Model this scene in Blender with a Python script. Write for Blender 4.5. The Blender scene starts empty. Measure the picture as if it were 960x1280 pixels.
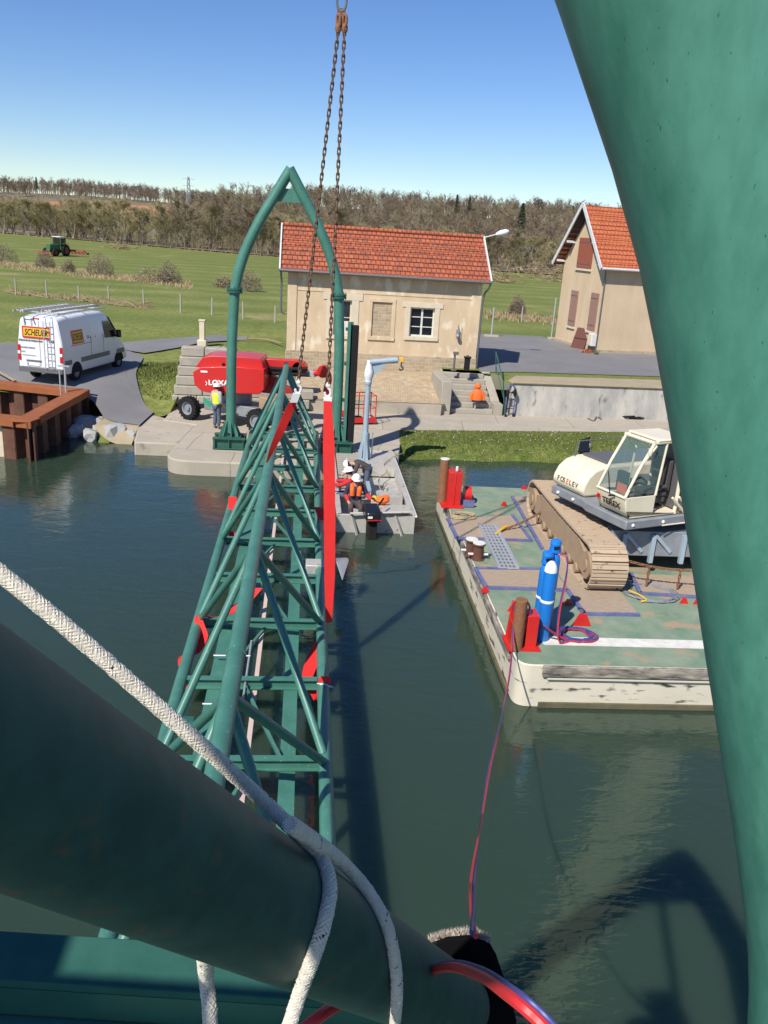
import bpy, math, random
from mathutils import Vector, Matrix
import numpy as np
R = math.radians
scene = bpy.context.scene
COL = scene.collection

# ------------------------------------------------------------------ camera
FOC, CAMH = 1036.0, 8.1
PITCH = math.atan((640 - 294) / FOC)
ROLL = R(3.7)
cd = bpy.data.cameras.new('camera'); cam = bpy.data.objects.new('camera', cd); COL.objects.link(cam)
cam.matrix_world = Matrix.Translation((0, 0, CAMH)) @ Matrix.Rotation(R(90) - PITCH, 4, 'X') @ Matrix.Rotation(ROLL, 4, 'Z')
cd.sensor_fit = 'VERTICAL'; cd.sensor_height = 24.0; cd.sensor_width = 18.0
cd.lens = FOC / 1280 * 24.0
cd.clip_start = 0.05; cd.clip_end = 3000
scene.camera = cam

# ------------------------------------------------------------------ sky and sun
SUN = Vector((-0.508, -0.814, 1.0)).normalized()
world = bpy.data.worlds.new("World"); scene.world = world; world.use_nodes = True
nt = world.node_tree
sky = nt.nodes.new('ShaderNodeTexSky'); sky.sky_type = 'NISHITA'; sky.sun_disc = False
sky.sun_elevation = math.asin(SUN.z); sky.sun_rotation = math.atan2(SUN.x, SUN.y)
sky.altitude = 300; sky.air_density = 1.0; sky.dust_density = 0.0; sky.ozone_density = 4.5
bg = nt.nodes['Background']; hs_ = nt.nodes.new('ShaderNodeHueSaturation'); hs_.inputs['Saturation'].default_value = 1.18; hs_.inputs['Hue'].default_value = 0.512; nt.links.new(sky.outputs[0], hs_.inputs['Color'])
nt.links.new(hs_.outputs[0], bg.inputs[0]); bg.inputs[1].default_value = 0.1
sd = bpy.data.lights.new('sun', 'SUN'); sd.energy = 4.7; sd.angle = R(0.53); sd.color = (1.0, 0.95, 0.86)
so = bpy.data.objects.new('sun', sd); COL.objects.link(so)
so.rotation_euler = (-SUN).to_track_quat('-Z', 'Y').to_euler(); so.location = (-10, -15, 40)
scene.view_settings.view_transform = 'Standard'; scene.view_settings.look = 'None'
scene.view_settings.exposure = 0.34; scene.view_settings.gamma = 1.0
scene.render.engine = 'CYCLES'
scene.cycles.max_bounces = 6; scene.cycles.transparent_max_bounces = 8
scene.cycles.use_denoising = True

# ------------------------------------------------------------------ measuring helpers: where a line of sight meets a level or an upright plane
_f = Vector((0, math.cos(PITCH), -math.sin(PITCH))); _r0 = Vector((1, 0, 0)); _u0 = Vector((0, math.sin(PITCH), math.cos(PITCH)))
_r = math.cos(ROLL) * _r0 + math.sin(ROLL) * _u0; _u = -math.sin(ROLL) * _r0 + math.cos(ROLL) * _u0
CRANE_DEG = 207
NEAR_ARCH = (-.737, 1.21, 0)
EYE = Vector((0, 0, CAMH))
def ray(px, py): return _f + _r * ((px - 480) / FOC) + _u * ((640 - py) / FOC)
def G(px, py, z=0.0):
    d = ray(px, py); return EYE + d * ((z - CAMH) / d.z)
def Y(px, py, y):
    d = ray(px, py); return EYE + d * (y / d.y)
def V(px, py, p0, dr):                       # upright plane through p0 along dr
    n = Vector((-dr[1], dr[0], 0)); d = ray(px, py); p = Vector((p0[0], p0[1], 0))
    return EYE + d * ((p - EYE).dot(n) / d.dot(n))

# ------------------------------------------------------------------ object helpers
def tag(o, label=None, cat=None, group=None, kind=None):
    if label: o['label'] = label
    if cat: o['category'] = cat
    if group: o['group'] = group
    if kind: o['kind'] = kind
    return o
def thing(name, label, cat, loc=(0, 0, 0), rz=0.0, group=None):
    o = bpy.data.objects.new(name, None); COL.objects.link(o)
    o.empty_display_size = 0.2
    o.location = loc; o.rotation_euler = (0, 0, rz)
    return tag(o, label, cat, group)
def copy_tree(o, parent=None):
    c = o.copy(); COL.objects.link(c)
    if parent: c.parent = parent
    for ch in list(o.children): copy_tree(ch, c)
    return c

class MB:
    def __init__(s): s.v = []; s.f = []; s.m = []; s.mi = 0
    def _add(s, vs, fs, M=None):
        b = len(s.v)
        for p in vs:
            p = Vector(p); s.v.append(M @ p if M else p)
        for f in fs: s.f.append([b + i for i in f]); s.m.append(s.mi)
    def box(s, c, sz, rz=0, M=None):
        x, y, z = sz[0] / 2, sz[1] / 2, sz[2] / 2
        T = Matrix.Translation(c) @ Matrix.Rotation(rz, 4, 'Z')
        if M: T = M @ T
        vs = [(i * x, j * y, k * z) for k in (-1, 1) for j in (-1, 1) for i in (-1, 1)]
        s._add(vs, [(0, 2, 3, 1), (4, 5, 7, 6), (0, 1, 5, 4), (2, 6, 7, 3), (0, 4, 6, 2), (1, 3, 7, 5)], T); return s
    def bar(s, a, b, w, h, up=(0, 0, 1)):      # rectangular bar from a to b
        a = Vector(a); b = Vector(b); d = (b - a); L = d.length; d.normalize()
        x = d.cross(Vector(up)); 
        if x.length < 1e-4: x = d.cross(Vector((0, 1, 0)))
        x.normalize(); u = x.cross(d)
        M = Matrix((x, d, u)).transposed().to_4x4(); M.translation = (a + b) / 2
        return s.box((0, 0, 0), (w, L, h), M=M)
    def prism(s, poly, vec, M=None):           # closed polygon swept along vec
        n = len(poly); vec = Vector(vec)
        vs = [Vector(p) for p in poly] + [Vector(p) + vec for p in poly]
        s._add(vs, [list(range(n))[::-1], list(range(n, 2 * n))] + [(i, (i + 1) % n, n + (i + 1) % n, n + i) for i in range(n)], M); return s
    def poly(s, pts, M=None): s._add(pts, [list(range(len(pts)))], M); return s
    def tube(s, pts, r, n=10, cap=True, closed=False):
        pts = [Vector(p) for p in pts]; k = len(pts)
        rr = list(r) if hasattr(r, '__len__') else [r] * k
        tn = []
        for i in range(k):
            if closed: t = pts[(i + 1) % k] - pts[i - 1]
            else: t = pts[min(i + 1, k - 1)] - pts[max(i - 1, 0)]
            tn.append(t.normalized())
        a = tn[0].orthogonal().normalized(); vs = []
        for i in range(k):
            if i:
                a = a - tn[i] * a.dot(tn[i]); a.normalize()
            b = tn[i].cross(a)
            for j in range(n):
                q = 2 * math.pi * j / n
                vs.append(pts[i] + (a * math.cos(q) + b * math.sin(q)) * rr[i])
        fs = []
        for i in range(k if closed else k - 1):
            i2 = (i + 1) % k
            for j in range(n): fs.append((i * n + j, i * n + (j + 1) % n, i2 * n + (j + 1) % n, i2 * n + j))
        if cap and not closed: fs += [list(range(n))[::-1], list(range((k - 1) * n, k * n))]
        s._add(vs, fs); return s
    def cyl(s, a, b, r, r2=None, n=16): return s.tube([a, b], [r, r if r2 is None else r2], n)
    def lathe(s, prof, n=24, M=None, caps=True):
        vs = []; k = len(prof)
        for r, z in prof:
            for j in range(n):
                q = 2 * math.pi * j / n; vs.append((r * math.cos(q), r * math.sin(q), z))
        fs = [(i * n + j, i * n + (j + 1) % n, (i + 1) * n + (j + 1) % n, (i + 1) * n + j) for i in range(k - 1) for j in range(n)]
        if caps: fs += [list(range(n))[::-1], list(range((k - 1) * n, k * n))]
        s._add(vs, fs, M); return s
    def ball(s, c, r, n=12, M=None):
        r = r if hasattr(r, '__len__') else (r, r, r)
        T = Matrix.Translation(c) @ Matrix.Diagonal((r[0], r[1], r[2], 1))
        if M: T = M @ T
        k = max(6, n // 2 + 1)
        return s.lathe([(max(.02, math.sin(math.pi * i / (k - 1))), -math.cos(math.pi * i / (k - 1))) for i in range(k)], n, T)
    def ribbon(s, pts, side, w, th=0.008):     # strap: centre points, side direction per point
        k = len(pts); vs = []
        for i in range(k):
            p = Vector(pts[i]); sd_ = Vector(side[i] if isinstance(side, list) else side).normalized()
            t = (Vector(pts[min(i + 1, k - 1)]) - Vector(pts[max(i - 1, 0)])).normalized()
            nn = t.cross(sd_).normalized() * th / 2; ww = w[i] if hasattr(w, '__len__') else w
            vs += [p - sd_ * ww / 2 - nn, p + sd_ * ww / 2 - nn, p + sd_ * ww / 2 + nn, p - sd_ * ww / 2 + nn]
        fs = [(0, 1, 2, 3)[::-1], (4 * k - 4, 4 * k - 3, 4 * k - 2, 4 * k - 1)]
        for i in range(k - 1):
            for j in range(4): fs.append((4 * i + j, 4 * i + (j + 1) % 4, 4 * i + 4 + (j + 1) % 4, 4 * i + 4 + j))
        s._add(vs, fs); return s
    def build(s, name, mat, parent=None, smooth=True, bev=0, ang=35, loc=None):
        me = bpy.data.meshes.new(name); me.from_pydata([tuple(p) for p in s.v], [], s.f)
        mats = mat if isinstance(mat, (list, tuple)) else [mat]
        for m_ in mats: me.materials.append(m_)
        if len(mats) > 1: me.polygons.foreach_set('material_index', s.m)
        me.update()
        if smooth:
            me.shade_smooth()
            me.set_sharp_from_angle(angle=R(ang))
        o = bpy.data.objects.new(name, me); COL.objects.link(o)
        if parent: o.parent = parent
        if loc: o.location = loc
        if bev:
            b = o.modifiers.new('bevel', 'BEVEL'); b.width = bev; b.segments = 2; b.limit_method = 'ANGLE'; b.angle_limit = R(40)
        return o
def arc(c, r, a0, a1, n, ax=(1, 0, 0), ay=(0, 0, 1)):
    c = Vector(c); ax = Vector(ax); ay = Vector(ay)
    return [c + ax * r * math.cos(R(a0 + (a1 - a0) * i / n)) + ay * r * math.sin(R(a0 + (a1 - a0) * i / n)) for i in range(n + 1)]
def spline(pts, n=8):
    P_ = [Vector(p) for p in pts]; P_ = [2 * P_[0] - P_[1]] + P_ + [2 * P_[-1] - P_[-2]]; out = []
    for i in range(1, len(P_) - 2):
        for k in range(n):
            t = k / n; a, b, c, d = P_[i - 1], P_[i], P_[i + 1], P_[i + 2]
            out.append(0.5 * (2 * b + (c - a) * t + (2 * a - 5 * b + 4 * c - d) * t * t + (3 * b - a - 3 * c + d) * t ** 3))
    return out + [P_[-2]]
def text(name, body, org, xd, yd, size, mat, parent=None, shear=0.0, ext=0.003, width=None, bold=0.0):
    cu = bpy.data.curves.new(name, 'FONT'); cu.body = body; cu.size = size; cu.extrude = ext; cu.shear = shear; cu.offset = bold
    cu.materials.append(mat)
    o = bpy.data.objects.new(name, cu); COL.objects.link(o)
    x = Vector(xd).normalized(); z = x.cross(Vector(yd)).normalized(); y = z.cross(x)
    M = Matrix((x, y, z)).transposed().to_4x4(); M.translation = Vector(org)
    if width:
        bpy.context.view_layer.update()
        k = width / max(o.dimensions.x, 1e-3); M = M @ Matrix.Diagonal((k, 1, 1, 1))
    bpy.context.view_layer.update()
    dg = bpy.context.evaluated_depsgraph_get(); me = bpy.data.meshes.new_from_object(o.evaluated_get(dg)); me.name = name
    bpy.data.objects.remove(o); o = bpy.data.objects.new(name, me); COL.objects.link(o)
    if parent: o.parent = parent
    o.matrix_local = M
    return o

# ------------------------------------------------------------------ materials
def mat(name, col, rough=0.6, metal=0.0, col2=None, sc=4.0, amt=0.5, det=6, bump=0.0, bsc=None, stretch=None, col3=None, sc3=20, th3=0.62, w3=0.04, spec=0.5, coat=0.0, world_co=False):
    m = bpy.data.materials.new(name); m.use_nodes = True; N = m.node_tree.nodes; L = m.node_tree.links
    b = N['Principled BSDF']; b.inputs['Roughness'].default_value = rough; b.inputs['Metallic'].default_value = metal
    b.inputs['Specular IOR Level'].default_value = spec; b.inputs['Coat Weight'].default_value = coat
    b.inputs['Base Color'].default_value = (*col, 1)
    tc = N.new('ShaderNodeTexCoord'); co = tc.outputs['Object']
    if world_co: co = N.new('ShaderNodeNewGeometry').outputs['Position']
    if stretch:
        mp = N.new('ShaderNodeMapping'); mp.inputs['Scale'].default_value = stretch; L.new(co, mp.inputs[0]); co = mp.outputs[0]
    out = None
    if col2:
        n = N.new('ShaderNodeTexNoise'); n.inputs['Scale'].default_value = sc; n.inputs['Detail'].default_value = det; n.inputs['Roughness'].default_value = 0.65
        L.new(co, n.inputs['Vector'])
        r = N.new('ShaderNodeValToRGB'); r.color_ramp.elements[0].position = 0.5 - amt / 2; r.color_ramp.elements[1].position = 0.5 + amt / 2
        r.color_ramp.elements[0].color = (*col, 1); r.color_ramp.elements[1].color = (*col2, 1)
        L.new(n.outputs['Fac'], r.inputs[0]); out = r.outputs[0]
    if col3:
        n3 = N.new('ShaderNodeTexNoise'); n3.inputs['Scale'].default_value = sc3; n3.inputs['Detail'].default_value = 4
        L.new(co, n3.inputs['Vector'])
        r3 = N.new('ShaderNodeValToRGB'); r3.color_ramp.elements[0].position = th3; r3.color_ramp.elements[1].position = th3 + w3
        L.new(n3.outputs['Fac'], r3.inputs[0])
        mx = N.new('ShaderNodeMix'); mx.data_type = 'RGBA'; L.new(r3.outputs[0], mx.inputs[0])
        if out: L.new(out, mx.inputs[6])
        else: mx.inputs[6].default_value = (*col, 1)
        mx.inputs[7].default_value = (*col3, 1); out = mx.outputs[2]
    if out: L.new(out, b.inputs['Base Color'])
    if bump:
        nb = N.new('ShaderNodeTexNoise'); nb.inputs['Scale'].default_value = bsc or sc * 4; nb.inputs['Detail'].default_value = 5
        L.new(co, nb.inputs['Vector'])
        bp = N.new('ShaderNodeBump'); bp.inputs['Strength'].default_value = min(1, bump * 10); bp.inputs['Distance'].default_value = bump
        L.new(nb.outputs['Fac'], bp.inputs['Height']); L.new(bp.outputs[0], b.inputs['Normal'])
    return m
def brickmat(name, c1, c2, mortar, bw, bh, mort=0.012, swap='xz', zk=1.0, rough=0.85, noise=None, nsc=2.0, bump=0.02, offset=0.5, namt=.5):
    m = mat(name, c1, rough); N = m.node_tree.nodes; L = m.node_tree.links; b = N['Principled BSDF']
    tc = N.new('ShaderNodeTexCoord'); sx = N.new('ShaderNodeSeparateXYZ'); L.new(tc.outputs['Object'], sx.inputs[0])
    cx = N.new('ShaderNodeCombineXYZ'); ax = {'x': 0, 'y': 1, 'z': 2}
    L.new(sx.outputs[ax[swap[0]]], cx.inputs[0])
    mu = N.new('ShaderNodeMath'); mu.operation = 'MULTIPLY'; mu.inputs[1].default_value = zk; L.new(sx.outputs[ax[swap[1]]], mu.inputs[0]); L.new(mu.outputs[0], cx.inputs[1])
    nd = N.new('ShaderNodeTexNoise'); nd.inputs['Scale'].default_value = 3 / bw * .3; L.new(tc.outputs['Object'], nd.inputs['Vector'])
    va = N.new('ShaderNodeVectorMath'); va.operation = 'MULTIPLY_ADD'; va.inputs[1].default_value = (bh * .25,) * 3; L.new(nd.outputs['Color'], va.inputs[0]); L.new(cx.outputs[0], va.inputs[2])
    br = N.new('ShaderNodeTexBrick'); br.inputs['Color1'].default_value = (*c1, 1); br.inputs['Color2'].default_value = (*c2, 1); br.inputs['Mortar'].default_value = (*mortar, 1)
    br.inputs['Scale'].default_value = 1; br.inputs['Brick Width'].default_value = bw; br.inputs['Row Height'].default_value = bh; br.inputs['Mortar Size'].default_value = mort
    br.offset = offset; br.inputs['Mortar Smooth'].default_value = 0.3
    L.new(va.outputs[0], br.inputs['Vector']); out = br.outputs['Color']
    if noise:
        n = N.new('ShaderNodeTexNoise'); n.inputs['Scale'].default_value = nsc; n.inputs['Detail'].default_value = 8; n.inputs['Roughness'].default_value = .7; L.new(tc.outputs['Object'], n.inputs['Vector'])
        r = N.new('ShaderNodeValToRGB'); r.color_ramp.elements[0].position = .5; r.color_ramp.elements[1].position = .5 + namt * .5; L.new(n.outputs['Fac'], r.inputs[0])
        mx = N.new('ShaderNodeMix'); mx.data_type = 'RGBA'; L.new(r.outputs[0], mx.inputs[0]); L.new(out, mx.inputs[6]); mx.inputs[7].default_value = (*noise, 1); out = mx.outputs[2]
    L.new(out, b.inputs['Base Color'])
    bp = N.new('ShaderNodeBump'); bp.inputs['Distance'].default_value = bump; bp.invert = True; L.new(br.outputs['Fac'], bp.inputs['Height']); L.new(bp.outputs[0], b.inputs['Normal'])
    return m

M = {}
M['green'] = mat('green_paint', (.040, .145, .106), .42, col2=(.074, .215, .164), sc=2.2, amt=.5, bump=.0012, bsc=90, col3=(.30, .40, .36), sc3=30, th3=.685, w3=.02)
M['green_near'] = mat('weathered_green_paint', (.046, .185, .130), .5, col2=(.092, .280, .208), sc=6.5, amt=.36, det=10, bump=.0022, bsc=75, stretch=(2.5, 2.5, .7), col3=(.020, .085, .06), sc3=85, th3=.69, w3=.05)
M['green_dark'] = mat('dark_green_paint', (.018, .085, .062), .45, col2=(.03, .12, .085), sc=5)
M['green_shade'] = mat('green_paint_darkened_as_shade', (.010, .050, .044), .6, col2=(.028, .088, .072), sc=9, amt=.35, det=10, bump=.003, bsc=90, col3=(.075, .065, .048), sc3=16, th3=.60, w3=.12)  # green darkened to hold the tube's shade in its colour; brown spots are dust
M['green_beam'] = mat('dull_green_beam', (.020, .088, .068), .8, col2=(.040, .130, .10), sc=5, spec=.12, bump=.002, bsc=60)
M['green_dusty'] = mat('green_paint_with_grit', (.045, .15, .115), .7, col2=(.06, .2, .15), sc=12, col3=(.45, .36, .2), sc3=55, th3=.66, w3=.03)
M['rust'] = mat('rust', (.16, .065, .03), .85, col2=(.28, .13, .06), sc=18, bump=.003)
M['chain'] = mat('dark_rusty_chain', (.085, .050, .032), .85, col2=(.19, .105, .06), sc=14, bump=.002)
M['boom'] = mat('pale_boom_paint', (.84, .80, .66), .4)
M['rust_orange'] = mat('orange_rust_plate', (.34, .105, .03), .8, col2=(.24, .07, .022), sc=1.6, amt=.5, bump=.002, bsc=40)
M['pile'] = mat('dark_rusty_pile', (.075, .030, .018), .85, col2=(.16, .068, .04), sc=1.8, amt=.4, bump=.004, bsc=15)
M['pad'] = mat('black_padding', (.006, .006, .007), .95, spec=.03, bump=.003, bsc=60)
M['red'] = mat('red_paint', (.60, .016, .014), .4, col2=(.50, .022, .018), sc=3, coat=.2)
M['implement'] = mat('dull_red_implement', (.26, .05, .03), .8, col2=(.34, .10, .06), sc=3)
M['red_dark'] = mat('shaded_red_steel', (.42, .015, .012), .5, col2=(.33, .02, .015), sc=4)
M['sling'] = mat('red_webbing', (.70, .018, .014), .75, col2=(.58, .016, .014), sc=7, bump=.002, bsc=120)
M['tagw'] = mat('white_tag', (.8, .79, .76), .7)
M['white'] = mat('white_paint', (.76, .77, .78), .35, col2=(.70, .71, .72), sc=2, coat=.3)
M['whitep'] = mat('white_worn_paint', (.74, .72, .66), .6, col2=(.55, .53, .48), sc=6, amt=.4)
M['cream'] = mat('cream_paint', (.78, .70, .52), .4, col2=(.68, .60, .44), sc=2, coat=.15)
M['black'] = mat('black_rubber', (.010, .010, .011), .8, col2=(.020, .020, .020), sc=15, spec=.2)
M['blackg'] = mat('black_gloss', (.012, .013, .016), .25)
M['grey'] = mat('grey_steel', (.20, .22, .24), .5, .2, col2=(.30, .31, .33), sc=5)
M['steel'] = mat('pale_blue_steel', (.30, .38, .44), .45, .1, col2=(.38, .46, .52), sc=5)
M['galv'] = mat('galvanised_steel', (.45, .46, .47), .45, .5, col2=(.58, .59, .6), sc=9)
M['alu'] = mat('dull_aluminium', (.44, .43, .40), .55, .3, col2=(.58, .55, .49), sc=4, col3=(.3, .24, .16), sc3=5, th3=.6, w3=.1)
M['wood'] = mat('weathered_timber', (.26, .19, .13), .9, col2=(.42, .33, .24), sc=5, stretch=(1, 8, 8), bump=.004, bsc=20)
M['woodgrey'] = mat('grey_timber', (.30, .27, .23), .9, col2=(.44, .40, .34), sc=6, stretch=(1, 6, 6), bump=.004)
M['concrete'] = mat('concrete', (.33, .285, .22), .9, col2=(.46, .405, .32), sc=.9, amt=.55, bump=.006, bsc=14, col3=(.25, .22, .17), sc3=2.4, th3=.62, w3=.1)
M['concrete_wall'] = mat('stained_concrete_wall', (.30, .29, .27), .9, col2=(.50, .465, .405), sc=1.1, amt=.35, bump=.008, bsc=10, stretch=(1.4, 1.4, .45), col3=(.16, .155, .14), sc3=3, th3=.6, w3=.14)
M['stone'] = mat('grey_rock', (.26, .26, .26), .9, col2=(.42, .41, .39), sc=2.5, bump=.02, bsc=6)
M['block'] = mat('old_stone_block', (.30, .27, .22), .92, col2=(.42, .38, .31), sc=3, bump=.012, bsc=9)
M['quay'] = brickmat('quay_slabs', (.40, .35, .275), (.36, .315, .245), (.20, .17, .13), 3.4, 2.6, .012, 'xy', 1, .92, noise=(.47, .42, .34), nsc=1.6, bump=.01, namt=.6)
M['asphalt'] = mat('asphalt', (.155, .15, .152), .92, col2=(.205, .20, .20), sc=.5, bump=.004, bsc=60, world_co=True)
M['sand'] = mat('dry_soil', (.40, .32, .22), .95, col2=(.30, .25, .15), sc=1.4, bump=.02, bsc=8, world_co=True)
M['render'] = mat('ochre_render', (.50, .375, .235), .9, col2=(.66, .52, .35), sc=1.3, amt=.5, det=10, bump=.006, bsc=22, col3=(.72, .62, .47), sc3=1.7, th3=.555, w3=.10, stretch=(1, 1, .55))
M['render2'] = mat('ochre_render_of_tall_house', (.50, .375, .235), .9, col2=(.64, .49, .33), sc=1.0, amt=.5, det=10, stretch=(1, 1, .5), bump=.004, bsc=20)
M['trim'] = mat('pale_plaster', (.66, .58, .45), .9, col2=(.56, .47, .34), sc=3)
M['tile'] = brickmat('orange_roof_tiles', (.46, .125, .055), (.35, .088, .04), (.16, .045, .025), .235, .30, .022, 'xz', 1.56, .8, noise=(.13, .07, .05), nsc=3.2, bump=.03, namt=.42)
M['tile2'] = brickmat('bright_roof_tiles', (.52, .135, .05), (.46, .115, .045), (.22, .06, .03), .26, .30, .02, 'xz', 1.3, .75, noise=(.5, .2, .06), nsc=1.2, bump=.03, namt=.9)
M['rubble'] = brickmat('rubble_stone', (.46, .36, .24), (.33, .25, .16), (.52, .43, .31), .33, .17, .02, 'xz', 1, .95, noise=(.55, .45, .32), nsc=5, bump=.03)
M['apron'] = brickmat('sloping_stone_pitching', (.50, .38, .245), (.39, .285, .175), (.30, .24, .15), .22, .14, .014, 'xy', 1, .95, noise=(.54, .46, .34), nsc=3, bump=.03)
M['shutter'] = mat('faded_brown_shutter', (.25, .135, .10), .8, col2=(.32, .19, .15), sc=6)
M['shutter_red'] = mat('red_brown_shutter', (.26, .07, .04), .7, col2=(.31, .09, .05), sc=6)
M['darkwood'] = mat('dark_eaves_timber', (.05, .036, .03), .9)
M['zinc'] = mat('zinc_gutter', (.16, .16, .165), .5, .4)
M['pverge'] = mat('white_verge', (.68, .68, .68), .7, col2=(.5, .5, .5), sc=5)
def glass(name, tint=(.03, .045, .045), rough=.04, alpha=.55):
    m = mat(name, tint, rough, spec=.8); b = m.node_tree.nodes['Principled BSDF']; b.inputs['Alpha'].default_value = alpha; return m
M['glass'] = glass('cab_glass', (.12, .2, .19), .04, .42)
M['dglass'] = mat('dark_window_glass', (.012, .016, .02), .06, spec=.8)
M['blue'] = mat('blue_cylinder_paint', (.010, .16, .55), .35, col2=(.014, .20, .62), sc=4)
M['bluef'] = mat('blue_frame_paint', (.06, .075, .24), .7, col2=(.17, .18, .30), sc=5, col3=(.25, .2, .15), sc3=7, th3=.6, w3=.08)
M['deck'] = mat('worn_green_deck', (.12, .205, .135), .85, col2=(.24, .285, .205), sc=1.6, amt=.35, det=9, bump=.003, bsc=30, col3=(.33, .25, .16), sc3=2.0, th3=.575, w3=.12)
M['hull'] = mat('scuffed_white_hull', (.66, .60, .48), .7, col2=(.54, .48, .37), sc=1.3, amt=.5, col3=(.05, .045, .04), sc3=4.5, th3=.575, w3=.09, stretch=(.45, .35, 1.6), bump=.003)
M['hulldark'] = mat('black_rubbed_hull_band', (.04, .038, .035), .8, col2=(.40, .35, .28), sc=3.5, stretch=(.6, .6, 3), amt=.3, det=9)
M['algae'] = mat('hull_waterline', (.16, .13, .07), .85, col2=(.07, .07, .04), sc=3)
M['track'] = mat('mud_caked_track_plate', (.42, .31, .205), .9, col2=(.47, .36, .25), sc=7, bump=.006, bsc=30, col3=(.12, .08, .05), sc3=6, th3=.62, w3=.08)
M['mud'] = mat('sandy_steel', (.38, .27, .17), .85, col2=(.30, .20, .12), sc=3, bump=.004)
M['skin'] = mat('skin', (.50, .28, .20), .6)
M['hivis'] = mat('yellow_hi_vis', (.62, .74, .05), .7)
M['orange'] = mat('orange_fabric', (.85, .16, .02), .7, col2=(.75, .13, .02), sc=8)
M['navy'] = mat('navy_fabric', (.028, .026, .055), .9, col2=(.045, .04, .075), sc=14)
M['jean'] = mat('blue_jeans', (.06, .08, .12), .9, col2=(.10, .125, .17), sc=12)
M['greycloth'] = mat('grey_fabric', (.30, .31, .33), .9, col2=(.38, .39, .4), sc=14)
M['charcoal'] = mat('charcoal_fabric', (.055, .045, .045), .95, col2=(.085, .07, .065), sc=14)
M['redcloth'] = mat('red_fabric', (.48, .022, .025), .85)
M['helmet'] = mat('white_helmet', (.80, .80, .80), .3)
M['hair'] = mat('dark_hair', (.03, .02, .015), .8)
M['boot'] = mat('work_boot', (.20, .15, .10), .8)
M['rope'] = mat('braided_rope', (.66, .61, .52), .85, col2=(.56, .51, .43), sc=60)
M['ropedark'] = mat('rope_marker_yarn', (.66, .61, .52), .85, col3=(.03, .022, .05), sc3=34, th3=.56, w3=.02)
M['ropebrown'] = mat('hemp_rope', (.42, .32, .19), .9, col2=(.32, .24, .14), sc=40)
M['hosered'] = mat('red_hose', (.60, .03, .035), .45)
M['hoseblue'] = mat('blue_hose', (.05, .06, .22), .45)
M['yellow'] = mat('yellow_paint', (.72, .42, .03), .5)
M['pink'] = mat('pale_pink_conduit', (.62, .48, .42), .7, col2=(.52, .39, .34), sc=6)
M['fuzz'] = mat('frayed_felt', (.55, .47, .40), 1.0, col2=(.22, .18, .15), sc=40, bump=.01)
M['tractorgreen'] = mat('tractor_green', (.05, .14, .05), .5)
M['tail'] = mat('red_tail_lamp', (.5, .01, .01), .2)
M['redwood'] = mat('brown_board', (.13, .045, .035), .7)
M['plough'] = mat('ploughed_soil', (.42, .20, .085), .95, col2=(.36, .17, .07), sc=.02, world_co=True)
M['straw'] = mat('dead_straw', (.36, .27, .15), .95, col2=(.26, .19, .11), sc=3)
# ================================================================== SETTING
def smooth(a, b, x):
    t = min(1, max(0, (x - a) / (b - a))); return t * t * (3 - 2 * t)
def bank_y(x):                                    # foot of the high ground (front border of the upper ground sheet)
    if x < -11.7: return 33.3
    if x < -10.8: return 29.7 + (-10.8 - x) / .9 * 3.6
    if x < -9.2: return 29.7 + (x + 10.8) / 1.6 * 4.2
    if x < 2.42: return 36.45 + .13 * (x + 2)
    if x < 5.2: return 40.55
    return 38.15 + .17 * (x - 5.6)
_rnd = random.Random(5)
def hgt(x, y):
    yb = bank_y(x); t = y - yb
    if x < -9.2:
        t2 = y - (29.7 + .10 * (x + 10.8)); r0 = 1.2 + 2.6 * smooth(-12.5, -9.8, x)
        z = -.25 + .71 * smooth(0, 1.6, t2) + 1.0 * smooth(r0, r0 + 5, t2) + .45 * math.exp(-((x + 9.6) / 1.1) ** 2 - ((y - 38.2) / 1.9) ** 2)
    elif x < 2.42: z = .98 + .50 * smooth(0, 4.6, t) + (0.0 if x > -5.5 else .10) + .22 * smooth(-4, 3, x) * smooth(0, 4.6, t)
    else: z = 1.97
    # plateau and fields
    k = smooth(8, 26, t); z = z * (1 - k) + 1.85 * k
    if y > 70: z = z * (1 - smooth(70, 115, y)) + 1.5 * smooth(70, 115, y)
    y0 = 205 + max(0, -30 - x) * .62
    rise = 17 - 4.5 * smooth(-60, 40, x) + 3.0 * math.sin(x * .006 + 1) + 2 * math.sin(x * .021)
    if x < -60:
        q = smooth(-60, -130, x)
        s_ = smooth(y0 + 12, 420, y) * (1 - q) + smooth(y0 + 90, 560, y) * q
    else: s_ = smooth(y0 + 12, 420, y)
    return z + rise * s_
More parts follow.
